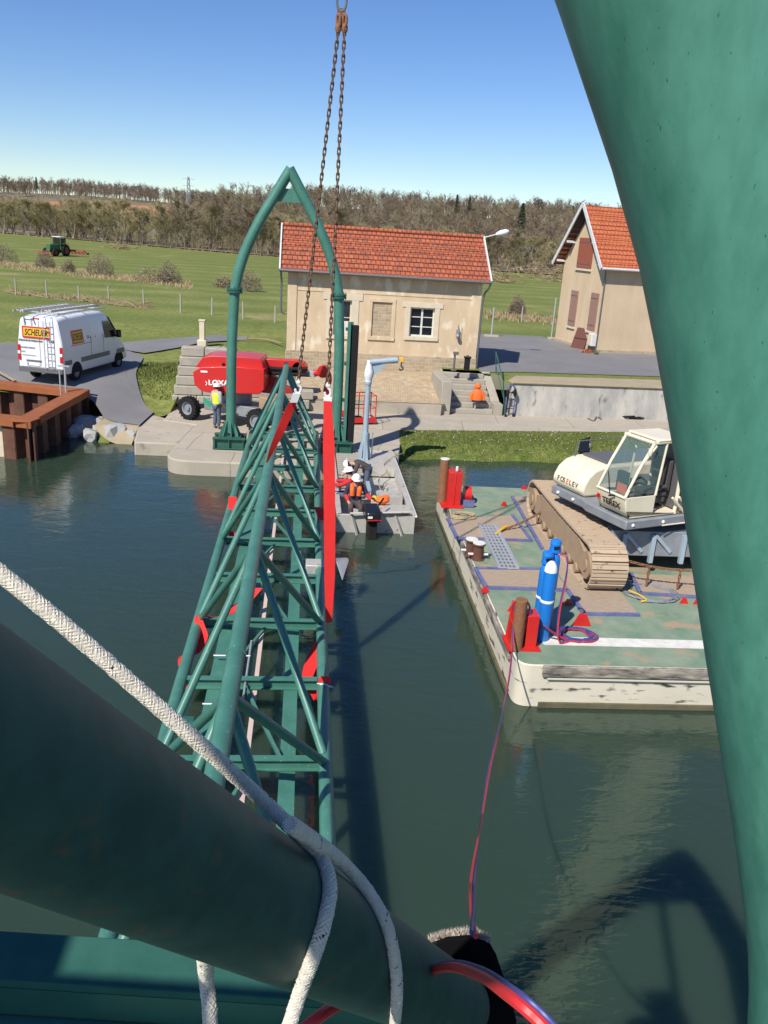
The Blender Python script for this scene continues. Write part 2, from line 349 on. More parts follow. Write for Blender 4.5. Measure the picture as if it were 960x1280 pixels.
def grassmat(name, c1, c2, c3, sc=.35, stripes=False, patch=(.34, .26, .14), pth=.66):
    m = mat(name, c1, .95, col2=c2, sc=sc, amt=.5, det=10, world_co=True, bump=.05, bsc=5, spec=.1, col3=patch, sc3=.16, th3=pth, w3=.14)
    N = m.node_tree.nodes; L = m.node_tree.links; b = N['Principled BSDF']
    src = b.inputs['Base Color'].links[0].from_socket
    geo = N.new('ShaderNodeNewGeometry'); n = N.new('ShaderNodeTexNoise'); n.inputs['Scale'].default_value = 3.2; n.inputs['Detail'].default_value = 8; n.inputs['Roughness'].default_value = .75
    L.new(geo.outputs['Position'], n.inputs['Vector'])
    mx = N.new('ShaderNodeMix'); mx.data_type = 'RGBA'; mx.blend_type = 'OVERLAY'; mx.inputs[0].default_value = .75
    L.new(src, mx.inputs[6]); bw = N.new('ShaderNodeMapRange'); bw.inputs[1].default_value = .3; bw.inputs[2].default_value = .7; bw.inputs[3].default_value = .2; bw.inputs[4].default_value = .8
    L.new(n.outputs['Fac'], bw.inputs[0]); L.new(bw.outputs[0], mx.inputs[7]); out = mx.outputs[2]
    if stripes:
        mp = N.new('ShaderNodeMapping'); mp.inputs['Rotation'].default_value = (0, 0, R(-12)); L.new(geo.outputs['Position'], mp.inputs[0])
        w = N.new('ShaderNodeTexWave'); w.bands_direction = 'Y'; w.inputs['Scale'].default_value = .035; w.inputs['Distortion'].default_value = 1.2; w.inputs['Detail'].default_value = 3
        L.new(mp.outputs[0], w.inputs[0]); m2 = N.new('ShaderNodeMix'); m2.data_type = 'RGBA'
        mr = N.new('ShaderNodeMath'); mr.operation = 'MULTIPLY'; mr.inputs[1].default_value = .5; L.new(w.outputs['Fac'], mr.inputs[0]); L.new(mr.outputs[0], m2.inputs[0])
        L.new(out, m2.inputs[6]); m2.inputs[7].default_value = (*c3, 1); out = m2.outputs[2]
    L.new(out, b.inputs['Base Color']); return m
M['meadow'] = grassmat('meadow_grass', (.130, .158, .040), (.245, .250, .080), (.098, .140, .036), .16, True, pth=.61)
M['bankgrass'] = grassmat('bank_grass', (.085, .120, .026), (.155, .175, .05), (.1, .1, .05), .8, patch=(.32, .24, .13), pth=.60)
M['hillfloor'] = mat('woodland_floor', (.15, .115, .07), .95, col2=(.21, .17, .10), sc=.05, world_co=True)

def sheet(name, xs, ts, fy, fz, m, smooth_=True):
    mb = MB(); nx, nt_ = len(xs), len(ts)
    mb.v = [Vector((x, fy(x, t), fz(x, fy(x, t)))) for x in xs for t in ts]
    mb.f = [(i * nt_ + j, (i + 1) * nt_ + j, (i + 1) * nt_ + j + 1, i * nt_ + j + 1) for i in range(nx - 1) for j in range(nt_ - 1)]
    mb.m = [0] * len(mb.f)
    return mb.build(name, m, ang=180)
xs = [-900, -600, -420, -300, -220, -160, -120, -90, -70, -55, -42, -33, -27] + [-23 + i * .6 for i in range(16)] + [-13.2 + i * .25 for i in range(16)] + [-9.2001, -9.19] + [-8.5 + i * .9 for i in range(12)] + [2.4199, 2.4201, 5.1999, 5.2001] + [3.2 + i * 1.4 for i in range(16)] + [27, 33, 42, 55, 75, 100, 140, 200, 300, 420, 600, 900]
ts = [i * .3 for i in range(32)] + [11, 14, 18, 23, 29, 36, 44, 54, 66, 80, 96, 115, 135, 155, 175, 195, 215, 235, 255, 275, 300, 330, 365, 400, 450, 520, 620, 800, 1400]
tag(sheet('ground', sorted(set(xs)), ts, lambda x, t: bank_y(x) + t, hgt, M['meadow']), kind='structure')
# bare woodland floor on the rising ground (4 cm above the ground sheet)
tag(sheet('hillside', list(range(-560, 561, 40)), list(range(0, 361, 12)), lambda x, t: 203 + max(0, -30 - x) * .62 + t, lambda x, y: hgt(x, y) + .25, M['hillfloor']), kind='structure')
# water
wm = bpy.data.materials.new('canal_water'); wm.use_nodes = True; N = wm.node_tree.nodes; L = wm.node_tree.links; b = N['Principled BSDF']
b.inputs['Base Color'].default_value = (.028, .049, .032, 1); b.inputs['Roughness'].default_value = .03; b.inputs['IOR'].default_value = 1.36
b.inputs['Specular IOR Level'].default_value = .9; b.inputs['Specular Tint'].default_value = (.85, 1, .82, 1)
b.subsurface_method = 'BURLEY'; b.inputs['Subsurface Weight'].default_value = .85; b.inputs['Subsurface Radius'].default_value = (.5, .7, .5); b.inputs['Subsurface Scale'].default_value = .9
geo = N.new('ShaderNodeNewGeometry'); mp = N.new('ShaderNodeMapping'); mp.inputs['Scale'].default_value = (.8, 1.7, 1); mp.inputs['Rotation'].default_value = (0, 0, R(6)); L.new(geo.outputs['Position'], mp.inputs[0])
n1 = N.new('ShaderNodeTexNoise'); n1.inputs['Scale'].default_value = 1.1; n1.inputs['Detail'].default_value = 3; n1.inputs['Distortion'].default_value = .6; L.new(mp.outputs[0], n1.inputs['Vector'])
n2 = N.new('ShaderNodeTexNoise'); n2.inputs['Scale'].default_value = 5.5; n2.inputs['Detail'].default_value = 3; n2.inputs['Distortion'].default_value = .8; L.new(mp.outputs[0], n2.inputs['Vector'])
ad = N.new('ShaderNodeMath'); ad.operation = 'MULTIPLY_ADD'; ad.inputs[1].default_value = .3; L.new(n2.outputs['Fac'], ad.inputs[0]); L.new(n1.outputs['Fac'], ad.inputs[2])
bp = N.new('ShaderNodeBump'); bp.inputs['Strength'].default_value = 1; bp.inputs['Distance'].default_value = .015; L.new(ad.outputs[0], bp.inputs['Height']); L.new(bp.outputs[0], b.inputs['Normal'])
w = MB(); w.poly([(-90, -40, 0), (90, -40, 0), (90, 48, 0), (-90, 48, 0)]); tag(w.build('water', wm, smooth=False), kind='structure')

# quay: one slab of concrete with a rounded landing that carries the arch
def rounded(pts, rad, n=6):
    out = []; k = len(pts)
    for i in range(k):
        p = Vector((*pts[i], 0)); r_ = rad.get(i, 0)
        if not r_: out.append(p); continue
        a = (Vector((*pts[i - 1], 0)) - p).normalized(); c = (Vector((*pts[(i + 1) % k], 0)) - p).normalized()
        A, C_ = p + a * r_, p + c * r_
        for j in range(n + 1):
            t = j / n; out.append((1 - t) ** 2 * A + 2 * t * (1 - t) * p + t * t * C_)
    return out
qp = [(-7.55, 26.75), (-1.75, 27.3), (-1.95, 29.5), (.42, 29.95), (.55, 33.5), (10.7, 36.0), (22, 38.4), (22, 41.6), (5.4, 38.75), (2.2, 38.4), (2.0, 37.1), (-9.4, 35.65), (-9.1, 32.6), (-7.7, 32.2)]
qq = rounded(qp, {0: 1.0, 1: .8})
mb = MB(); mb.prism([(p.x, p.y, -1.5) for p in qq], (0, 0, 2.0)); tag(mb.build('quay', M['quay'], bev=.05), kind='structure')
mb = MB(); mb.prism([(-9.15, 28.95, -1.5), (-7.62, 29.1, -1.5), (-7.68, 32.15, -1.5), (-9.0, 33.0, -1.5), (-9.9, 33.6, -1.5), (-9.7, 31.2, -1.5)], (0, 0, 1.975)); tag(mb.build('landing_pavement', M['concrete'], bev=.05), kind='structure')
# kerb in front of the stone apron
mb = MB(); a = Vector((-9.2, 35.5, 0)); c = Vector((2.38, 37.02, 0)); 
mb.prism([(-9.2, 35.55, .45), (2.3, 37.0, .45), (2.3, 37.32, .45), (-9.2, 35.9, .45)], (0, 0, .54)); tag(mb.build('kerb', M['concrete'], bev=.04), kind='structure')
# stone apron between kerb and small house
tag(sheet('stone_apron', [-4.6 + i * .7 for i in range(11)], [.1 + .3 * i for i in range(17)], lambda x, t: bank_y(x) + t, lambda x, y: hgt(x, y) + .035, M['apron']), kind='structure')
# grassed canal bank
def bz(x, y):
    t = y - (30.25 + .157 * (x - .5)); return -.22 + .72 * smooth(0, 1.5, t) + .06 * math.sin(x * 2.1) * (1 - smooth(1, 2.5, t)) + .03 * smooth(1, 3, t)
tag(sheet('canal_bank', [.42 + i * .35 for i in range(70)], [i * .25 for i in range(18)], lambda x, t: 30.1 + .157 * (x - .5) + t * (1 + .028 * x) * .78, bz, M['bankgrass']), kind='structure')
# asphalt
def over(name, pts_l, pts_r, n, m, dz=.03):            # ribbon of ground between two point rows
    mb = MB(); A = spline([(*p, 0) for p in pts_l], n); B = spline([(*p, 0) for p in pts_r], n); k = 16; rows = []
    for a_, b_ in zip(A, B):
        for j in range(k + 1):
            p = a_.lerp(b_, j / k); mb.v.append(Vector((p.x, p.y, hgt(p.x, p.y) + dz)))
    for i in range(len(A) - 1):
        for j in range(k): mb.f.append((i * (k + 1) + j, i * (k + 1) + j + 1, (i + 1) * (k + 1) + j + 1, (i + 1) * (k + 1) + j)); mb.m.append(0)
    return tag(mb.build(name, m, ang=180), kind='structure')
over('asphalt_road', [(-60, 33.5), (-24, 33.7), (-14, 33.6), (-12.4, 33.8), (-11.6, 34.6)], [(-60, 46), (-24, 43.5), (-16, 44.5), (-13, 42.5), (-12.2, 40.0)], 6, M['asphalt'], .05)
over('asphalt_path', [(-14.2, 33.7), (-12.3, 33.3), (-10.9, 31.7), (-9.66, 31.3)], [(-12.4, 41), (-11.5, 37.0), (-10.7, 35.0), (-9.8, 33.7)], 12, M['asphalt'], .09)
over('gravel_patch', [(-11.3, 30.9), (-10.6, 30.4), (-9.7, 30.2)], [(-11.3, 32.3), (-10.8, 31.9), (-9.66, 31.5)], 6, M['sand'], .06)
over('lane_pavement', [(-12.9, 43.0), (-11.2, 46.5), (-8.8, 50.0)], [(-16, 44.5), (-12.6, 48.8), (-9.0, 51.0)], 6, M['asphalt'], .08)
mb = MB()
ya = lambda x: 41.6 + .2 * (x - 6)
mb.poly([(4.3, 40.9, 2.0), (6.2, 41.75, 2.0), (13.4, 43.3, 2.0), (30, 46.6, 2.0), (30, 56, 2.0), (11.9, 53.5, 2.0), (10.2, 59.5, 2.0), (5, 58.6, 2.0), (4.3, 52, 2.0)]); tag(mb.build('courtyard_asphalt', M['asphalt'], smooth=False), kind='structure')
mb = MB(); mb.poly([(5.3, 38.6, 1.985), (26, 42.2, 1.985), (26, 44.6, 1.985), (13.4, 42.2, 1.985), (6.0, 40.6, 1.985)]); tag(mb.build('soil_strip', M['sand'], smooth=False), kind='structure')
# ploughed field on the far slope
mb = MB(); pts = []
for x in range(-250, -89, 20):
    for k_ in range(5):
        y = 440 + k_ * 14; pts.append(Vector((x, y, hgt(x, y) + 1.0)))
mb.v = pts; mb.f = [(i * 5 + j, (i + 1) * 5 + j, (i + 1) * 5 + j + 1, i * 5 + j + 1) for i in range(8) for j in range(4)]; mb.m = [0] * len(mb.f)
tag(mb.build('ploughed_field', M['plough']), kind='structure')

# grass blades on the bank and near the path: nobody could count them
def blades(name, n, fn, h, mats_, seed):
    rg = random.Random(seed); mb = MB()
    for i in range(n):
        x, y, z = fn(rg); a_ = rg.random() * 6.28; hh = h * (.5 + rg.random()); wd = .012 + .012 * rg.random()
        dx, dy = math.cos(a_) * wd, math.sin(a_) * wd; lx, ly = (rg.random() - .5) * hh, (rg.random() - .5) * hh
        mb.mi = rg.choices(range(len(mats_)), [5, 4, 1][:len(mats_)])[0]
        mb._add([(x - dx, y - dy, z), (x + dx, y + dy, z), (x + lx, y + ly, z + hh)], [(0, 1, 2)])
    return tag(mb.build(name, mats_, smooth=False), 'short spring grass on the canal bank', 'grass', kind='stuff')
gm = [mat('blade_green', (.085, .125, .028), .9, spec=.1), mat('blade_light', (.15, .175, .05), .9, spec=.1), mat('blade_straw', (.32, .25, .12), .9, spec=.1)]
def f1(rg):
    x = .5 + rg.random() * 13.5; t = rg.random() ** 1.2 * 3.2; y = 30.15 + .157 * (x - .5) + t * (1 + .028 * x); return x, y, bz(x, y) - .01
blades('bank_grass', 34000, f1, .05, gm, 3)
mb = MB(); rgd = random.Random(15)
for i in range(170):
    x, y, z = f1(rgd); mb.lathe([(.022, 0), (.026, .012)], 5, Matrix.Translation((x, y, z + .05)))
tag(mb.build('daisies', M['tagw'], smooth=False), 'tiny white daisies scattered over the bank grass', 'daisies', kind='stuff')
def f2(rg):
    x = -12.0 + rg.random() * 4.0; y = 33.6 + rg.random() * 7
    if y < 35.2 - (x + 12) * .0 or x > -9.2 and y < 36.6: y += 3
    return x, y, hgt(x, y)
o = blades('verge_grass', 9000, f2, .09, gm, 4); o['label'] = 'patchy grass on the slope beside the path'
# ================================================================== BUILDINGS
def holed_wall(mb, X0, X1, Z0, Z1, y0, th, holes):
    """front wall in local XZ between y0 and y0+th with rectangular openings (x0,x1,z0,z1)"""
    xs_ = sorted({X0, X1, *[h[0] for h in holes], *[h[1] for h in holes]}); zs_ = sorted({Z0, Z1, *[h[2] for h in holes], *[h[3] for h in holes]})
    for i in range(len(xs_) - 1):
        for j in range(len(zs_) - 1):
            cx_, cz_ = (xs_[i] + xs_[i + 1]) / 2, (zs_[j] + zs_[j + 1]) / 2
            if any(h[0] < cx_ < h[1] and h[2] < cz_ < h[3] for h in holes): continue
            mb.box((cx_, y0 + th / 2, cz_), (xs_[i + 1] - xs_[i], th, zs_[j + 1] - zs_[j]))
def window(parent, x0, x1, z0, z1, y, panes=(2, 3), blind=None):
    f = MB(); w_ = .075
    f.box(((x0 + x1) / 2, y, z0 + w_ / 2), (x1 - x0, .07, w_)).box(((x0 + x1) / 2, y, z1 - w_ / 2), (x1 - x0, .07, w_))
    f.box((x0 + w_ / 2, y, (z0 + z1) / 2), (w_, .068, z1 - z0 - 2 * w_)).box((x1 - w_ / 2, y, (z0 + z1) / 2), (w_, .068, z1 - z0 - 2 * w_))
    for i in range(1, panes[0]): f.box((x0 + (x1 - x0) * i / panes[0], y - .004, (z0 + z1) / 2), (.09, .07, z1 - z0 - 2 * w_))
    for j in range(1, panes[1]): f.box(((x0 + x1) / 2, y + .002, z0 + (z1 - z0) * j / panes[1]), (x1 - x0 - 2 * w_, .05, .04))
    fo = f.build('window', M['trim'] if blind else M['whitep'], parent)
    g = MB().box(((x0 + x1) / 2, y + .01, (z0 + z1) / 2), (x1 - x0 - .04, .012, z1 - z0 - .04)).build('pane', M['dglass'], fo)
    if blind: MB().box(((x0 + x1) / 2, y - .02, z0 + .36), (x1 - x0 - .1, .03, .62)).build('lower_panel', M['whitep'], fo)
    return fo
def tiled_roof(mb, x0, x1, y0, z0, y1, z1, rows, th=.05):
    """courses of tiles, each one a tilted slab lapping over the one below"""
    dy, dz = (y1 - y0) / rows, (z1 - z0) / rows; n = Vector((0, -dz, dy)); n.normalize()
    if n.z < 0: n = -n
    for i in range(rows):
        a = Vector((0, y0 + dy * i, z0 + dz * i)); b_ = a + Vector((0, dy * 1.12, dz * 1.12))
        a1 = a + n * .045
        q = [(x0, *(a1)[1:]), (x1, *(a1)[1:]), (x1, *b_[1:]), (x0, *b_[1:])]
        q2 = [(x0, *(a1 - n * th)[1:]), (x1, *(a1 - n * th)[1:]), (x1, *(b_ - n * th)[1:]), (x0, *(b_ - n * th)[1:])]
        mb._add(q + q2, [(0, 1, 2, 3), (7, 6, 5, 4), (0, 4, 5, 1), (2, 6, 7, 3), (1, 5, 6, 2), (0, 3, 7, 4)])
# ---- small lock house
th1 = math.atan2(1.1, 9.4)
h1 = thing('lock_house', 'low ochre rendered house with long orange tiled roof behind the red boom lift', 'house', (-5.3, 41.0, 0), th1)
L1, ZE, ZR, DP = 9.46, 6.45, 8.22, 4.7
W1 = (2.25, 3.12, 3.30, 4.98); W2 = (6.0, 7.22, 3.42, 4.82); NI = (4.12, 5.10, 3.33, 4.98)
mb = MB(); holed_wall(mb, 0, L1, .4, ZE, 0, .35, [W1, W2, NI])
mb.box((.175, DP / 2 + .175, 3.4), (.35, DP - .36, 6.0)).box((L1 - .175, DP / 2 + .175, 3.4), (.35, DP - .36, 6.0)).box((L1 / 2, DP - .1, 3.4), (L1 - .71, .2, 6.1))
for x in (0.002, L1 - .352): mb.prism([(x, .002, ZE - .1), (x, DP, ZE - .1), (x, DP / 2, ZR - .12)], (.35, 0, 0))
wall = mb.build('wall', M['render'], h1)
MB().box((.22, -.022, 4.2), (.44, .045, 4.3)).build('pilaster', M['render'], h1); MB().box((L1 - .24, -.022, 4.2), (.48, .045, 4.3)).build('pilaster', M['render'], h1)
pl = MB(); pl.box((L1 / 2, -.035, 1.45), (L1 + .08, .07, 2.05)); pl.build('plinth', M['rubble'], h1, bev=.015)
MB().box((L1 / 2, -.012, 5.35), (L1 - .95, .022, .05)).build('string_course', M['render'], h1)
nb = MB().box(((NI[0] + NI[1]) / 2, .12, (NI[2] + NI[3]) / 2), (NI[1] - NI[0], .14, NI[3] - NI[2])).build('blocked_window', M['rubble'], h1)
def surround(p, o, w_, m, ext=.0, y=-.016):
    s = MB(); x0, x1, z0, z1 = o
    s.box((x0 - w_ / 2, y, (z0 + z1) / 2), (w_, .032, z1 - z0)).box((x1 + w_ / 2, y, (z0 + z1) / 2), (w_, .032, z1 - z0))
    s.box(((x0 + x1) / 2, y - .003, z1 + w_ / 2), (x1 - x0 + 2 * w_ + ext, .038, w_)).box(((x0 + x1) / 2, y - .02, z0 - .09), (x1 - x0 + 2 * w_, .07, .18))
    return s.build('window_surround', m, p, bev=.006)
surround(h1, W1, .34, M['trim'], .35); surround(h1, W2, .24, M['trim'], .3); surround(h1, NI, .17, M['render'])
window(h1, *W1, .16, (1, 2), blind=True); window(h1, *W2, .16, (2, 3))
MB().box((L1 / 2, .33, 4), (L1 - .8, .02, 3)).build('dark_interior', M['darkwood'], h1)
rm = MB(); tiled_roof(rm, -.36, L1 + .30, -.42, ZE - .22, DP / 2, ZR, 9); tiled_roof(rm, -.36, L1 + .30, DP + .4, ZE - .22, DP / 2, ZR, 9)
roof = rm.build('roof', M['tile'], h1, smooth=False)
rd = MB(); 
for i in range(30): rd.cyl((-.36 + i * .3373, DP / 2, ZR + .06), (-.36 + (i + 1) * .3373 + .02, DP / 2, ZR + .075), .105, .12, 10)
rd.build('ridge_tiles', M['tile'], roof)
def verge(x): 
    v = MB(); v.bar((x, -.45, ZE - .22), (x, DP / 2, ZR + .07), .07, .17).bar((x, DP + .42, ZE - .22), (x, DP / 2 + .02, ZR + .068), .07, .17); v.build('verge_board', M['pverge'], roof)
verge(-.39); verge(L1 + .335)
s = MB(); s.poly([(-.3, -.40, ZE - .30), (L1 + .25, -.40, ZE - .30), (L1 + .25, -.0, ZE - .06), (-.3, -.0, ZE - .06)]); s.build('eaves_soffit', M['darkwood'], h1)
MB().tube([(-.4, -.47, ZE - .22), (L1 + .36, -.47, ZE - .24)], .065, 8).build('gutter', M['zinc'], h1)
MB().tube(spline([(L1 + .30, -.45, ZE - .3), (L1 + .25, -.3, ZE - .55), (L1 + .12, .0, ZE - .95), (L1 + .09, .02, 4), (L1 + .09, .02, 1.6)], 5), .05, 8).build('downpipe', M['zinc'], h1)
MB().tube(spline([(-.32, -.42, ZE - .3), (-.32, -.2, ZE - .5), (-.3, .1, ZE - .8), (-.3, .12, 4.4), (-.12, .14, 4.2), (-.05, .14, 4.2)], 5), .05, 8).build('downpipe', M['zinc'], h1)
lm = MB(); lm.box((8.42, -.12, 3.72), (.14, .12, .32)).ball((8.42, -.2, 3.55), (.1, .1, .12)).cyl((8.42, -.12, 3.95), (8.42, -.02, 4.1), .03); lm.build('wall_lamp', M['grey'], h1)
MB().tube([(8.6, -.03, 4.0), (8.6, -.03, 3.3)], .03, 6).build('conduit', M['trim'], h1)

# ---- tall house on the right
th2 = .27
h2 = thing('tall_house', 'tall ochre gabled house with closed brown shutters beside the courtyard', 'house', (12.42, 52.0, 0), th2)
GW, FL, E2, R2 = 5.8, 9.0, 7.35, 10.55
mb = MB(); mb.prism([(0, 0, 1.4), (0, GW, 1.4), (0, GW, E2), (0, GW / 2, R2 - .15), (0, 0, E2)], (FL, 0, 0)); mb.build('wall', M['render2'], h2)
MB().box((FL / 2, GW / 2, 1.9), (FL + .1, GW + .1, .55)).build('plinth', M['rubble'], h2)
rm = MB(); zl = E2 - .38; tiled_roof(rm, -.62, FL + .5, -.42, zl, GW / 2, R2, 13); tiled_roof(rm, -.62, FL + .5, GW + .42, zl, GW / 2, R2, 13)
rf = rm.build('roof', M['tile2'], h2, smooth=False)
v = MB(); v.bar((-.66, -.45, zl), (-.66, GW / 2, R2 + .1), .06, .24); v.build('verge_board', M['pverge'], rf); v = MB(); v.bar((-.66, GW + .45, zl), (-.66, GW / 2 + .02, R2 + .098), .06, .24); v.build('verge_board', M['pverge'], rf)
v = MB(); v.poly([(-.62, -.42, zl - .02), (0, -.42, zl - .02), (0, GW / 2, R2 - .1), (-.62, GW / 2, R2 - .1)]); v.poly([(-.62, GW + .42, zl - .02), (0, GW + .42, zl - .02), (0, GW / 2, R2 - .1), (-.62, GW / 2, R2 - .1)]); v.build('eaves_boards', M['darkwood'], rf)
for yy, zz in ((1.2, 8.4), (GW - 1.2, 8.4), (GW - .1, 7.2), (.1, 7.2)): MB().bar((-.6, yy, zz + .02), (0, yy, zz), .1, .14).build('purlin_end', M['pverge'], rf)
MB().tube([(-.6, -.5, zl + .02), (FL, -.5, zl)], .075, 8).build('gutter', M['pverge'], h2)
v = MB(); v.tube(spline([(-.3, -.4, zl), (-.12, -.1, zl - .7), (-.06, -.02, 6.0), (-.06, -.03, 2)], 5), .045, 8); v.build('downpipe', M['zinc'], h2)
g2 = (-math.sin(th2), math.cos(th2)); inv2 = None
def gl(px, py):                                   # gable-wall local (Y, Z) of a sighted point
    p = V(px, py, (12.42, 52.0), g2); return ((p - Vector((12.42, 52, 0))).dot(Vector((*g2, 0))), p.z)
for k, (a, b_, mt) in enumerate((((726, 297), (739, 336), 'shutter_red'), ((707, 361), (718, 408), 'shutter'), ((731, 364), (743, 414), 'shutter'))):
    ya_, z1 = gl(a[0], a[1]); yb_, z0 = gl(b_[0], b_[1]); y0_, y1_ = min(ya_, yb_), max(ya_, yb_)
    if k: y0_ -= .02; w_ = .95; y1_ = y0_ + w_
    ym = (y0_ + y1_) / 2
    sh = MB(); sh.box((-.03, (y0_ + ym) / 2 - .005, (z0 + z1) / 2), (.06, (y1_ - y0_) / 2 - .015, z1 - z0)).box((-.03, (y1_ + ym) / 2 + .005, (z0 + z1) / 2), (.06, (y1_ - y0_) / 2 - .015, z1 - z0))
    so_ = sh.build('shutter', M[mt], h2, bev=.006)
    hg = MB()
    for f_ in (.14, .86): hg.box((-.066, ym, z0 + (z1 - z0) * f_), (.014, y1_ - y0_ - .06, .05))
    hg.build('strap_hinge', M['zinc'], so_)
    MB().box((-.05, ym, z0 - .1), (.12, y1_ - y0_ + .12, .12)).build('sill', M['trim'], h2)
# ---- things at the foot of the tall house
p = V(728, 438, (12.3, 51.9), g2)
bd = thing('leaning_board', 'red brown board leaning against the gable of the tall house', 'board', (0, 0, 0))
a = G(713, 434, 2.0); b_ = G(729, 437, 2.0); 
mb = MB(); up = Vector((.35, .25, 1.25)); mb.prism([a, b_, b_ + up, a + up], (.05, .05, 0)); mb.build('panel', M['redwood'], bd)
mb = MB(); mb.bar(a + up * .5 + Vector((-.01, -.01, 0)), b_ + up * .5 + Vector((-.01, -.01, 0)), .05, .04); mb.build('batten', M['darkwood'], bd)
bx = thing('meter_box', 'white electric meter box at the corner of the tall house', 'meter box', G(738, 440, 2.0), th2)
MB().box((0, 0, .75), (.35, .45, .75)).build('cabinet', M['whitep'], bx, bev=.02); MB().box((.02, 0, .2), (.3, .4, .4)).build('base', M['darkwood'], bx); MB().box((-.185, 0, .75), (.02, .36, .64)).build('cabinet_door', M['trim'], bx)
bs = thing('brick_pile', 'few orange bricks lying on the asphalt below the meter box', 'bricks', G(732, 441, 2.005))
mb = MB(); rg = random.Random(2)
for i in range(6): mb.box((rg.uniform(-.25, .3), rg.uniform(-.1, .1), .06 + .1 * (i > 3)), (.22, .11, .09), rg.random())
mb.build('loose_bricks', M['tile2'], bs)
pt = thing('weed_tuft', 'small green weed growing by the corner of the tall house', 'plant', G(745, 443, 2.0))
mb = MB()
for i in range(40): a_ = rg.random() * 6.3; r_ = rg.random() * .14; mb.prism([(r_ * math.cos(a_), r_ * math.sin(a_), 0), (r_ * math.cos(a_) + .03, r_ * math.sin(a_), .0), (r_ * 2 * math.cos(a_), r_ * 2 * math.sin(a_), .12 + .2 * rg.random())], (.004, .004, 0))
mb.build('leaves', gm[0], pt, smooth=False)

# ---- concrete retaining wall and the flight of steps
rw = thing('retaining_wall', 'long grey water-stained concrete retaining wall below the courtyard', 'wall', (5.55, 38.05, 0), math.atan2(.17, 1))
mb = MB(); mb.prism([(0, 0, .2), (0, .55, .2), (0, .55, 1.99), (0, .16, 1.99)], (19, 0, 0)); mb.build('wall_body', M['concrete_wall'], rw, bev=.03)
mb = MB(); rg = random.Random(9)
for i in range(16): mb.box((.6 + i * 1.18, .36, 2.012), (1.17, .46, .06 + rg.random() * .012)); 
mb.build('coping', M['sand'], rw, bev=.015)
st = thing('stone_steps', 'short flight of grey stone steps between the two quay walls', 'steps', (2.35, 37.25, 0), .13)
mb = MB()
for i in range(7): mb.box((1.45, .45 + i * .40 + (7 - i) * .2 + .4, .5 + .105 + i * .21), (2.0, (7 - i) * .4 + .8, .21))
mb.build('treads', M['block'], st, bev=.02)
mb = MB(); mb.prism([(-.1, .0, .4), (.36, .0, .4), (.36, 3.0, .4), (-.1, 3.0, .4)], (0, 0, 1.62)); mb.build('side_block', M['block'], st, bev=.03)
mb = MB(); mb.prism([(2.46, .25, .4), (2.86, .25, .4), (2.86, 3.4, .4), (2.46, 3.4, .4)], (0, 0, .62)); mb.prism([(2.46, 1.0, 1.021), (2.86, 1.0, 1.021), (2.86, 3.4, 2.0), (2.46, 3.4, 2.0)], (0, 0, .02)); mb.build('side_kerb', M['block'], st, bev=.02)
hr = thing('hand_rail', 'thin green metal handrail running up the stone steps', 'handrail')
a = Y(631, 521, 37.7); b_ = Y(629, 477, 37.7); c_ = Y(620, 440, 40.6); d_ = Y(620, 467, 40.6)
mb = MB(); mb.tube([a, b_, c_, d_], .028, 8); mb.build('rail_tube', M['green_dark'], hr); mb = MB(); mb.tube([Y(630, 500, 37.7), Y(620, 456, 40.6)], .018, 6); mb.build('mid_rail', M['green_dark'], hr)
# stacked old blocks left of the lift
bw = thing('block_wall', 'stepped stack of old weathered stone blocks beside the grassy slope', 'wall', (-9.35, 35.3, 0), .13)
mb = MB(); rg = random.Random(4)
for i in range(6):
    x = -.1 + i * .07
    while x < 4.8 - (i > 4) * 2.2:
        ln = rg.uniform(.9, 1.5); mb.box((x + ln / 2, .25 + i * .12, .5 + .2 + i * .40 + .1), (ln - .025, .6, .385), rg.uniform(-.015, .015)); x += ln
mb.build('blocks', M['block'], bw, bev=.035)

# ---- rocks at the water's edge
rockpx = [(131, 541, .42), (146, 543, .5), (165, 545, .33), (122, 531, .38), (157, 533, .28), (105, 533, .5), (177, 549, .22), (112, 545, .34), (95, 540, .36)]
names_ = ['long pale rock lying at the water edge beside the rusty piles', 'largest grey rock in the middle of the water edge heap', 'upright grey rock next to the concrete landing', 'flat pale rock above the long one by the piles', 'small rock behind the largest grey one', 'big dark rock lying in the shade of the rusty piles', 'smallest rock touching the concrete landing', 'low rock half under water beside the shaded piles', 'dark rock farthest under the rusty cap beam']
for (px, py, r_), lb in zip(rockpx, names_):
    p = G(px, py, .15); rg = random.Random(int(px)); mb = MB(); 
    import bmesh
    bm = bmesh.new(); bmesh.ops.create_icosphere(bm, subdivisions=2, radius=1)
    for v_ in bm.verts:
        k = 1.0 + .28 * math.sin(v_.co.x * 3 + px) * math.cos(v_.co.y * 4 + py) + rg.uniform(-.1, .1)
        v_.co = Vector((v_.co.x * k * 1.2, v_.co.y * k * .9, max(-.7, min(.75, v_.co.z * k * .95))))
    me = bpy.data.meshes.new('rock'); bm.to_mesh(me); bm.free(); me.materials.append(M['stone'])
    o = bpy.data.objects.new('rock', me); COL.objects.link(o); o.location = p; o.scale = (r_, r_, r_ * 1.1); o.rotation_euler = (0, 0, px)
    tag(o, lb, 'rock', 'rocks at the water edge')

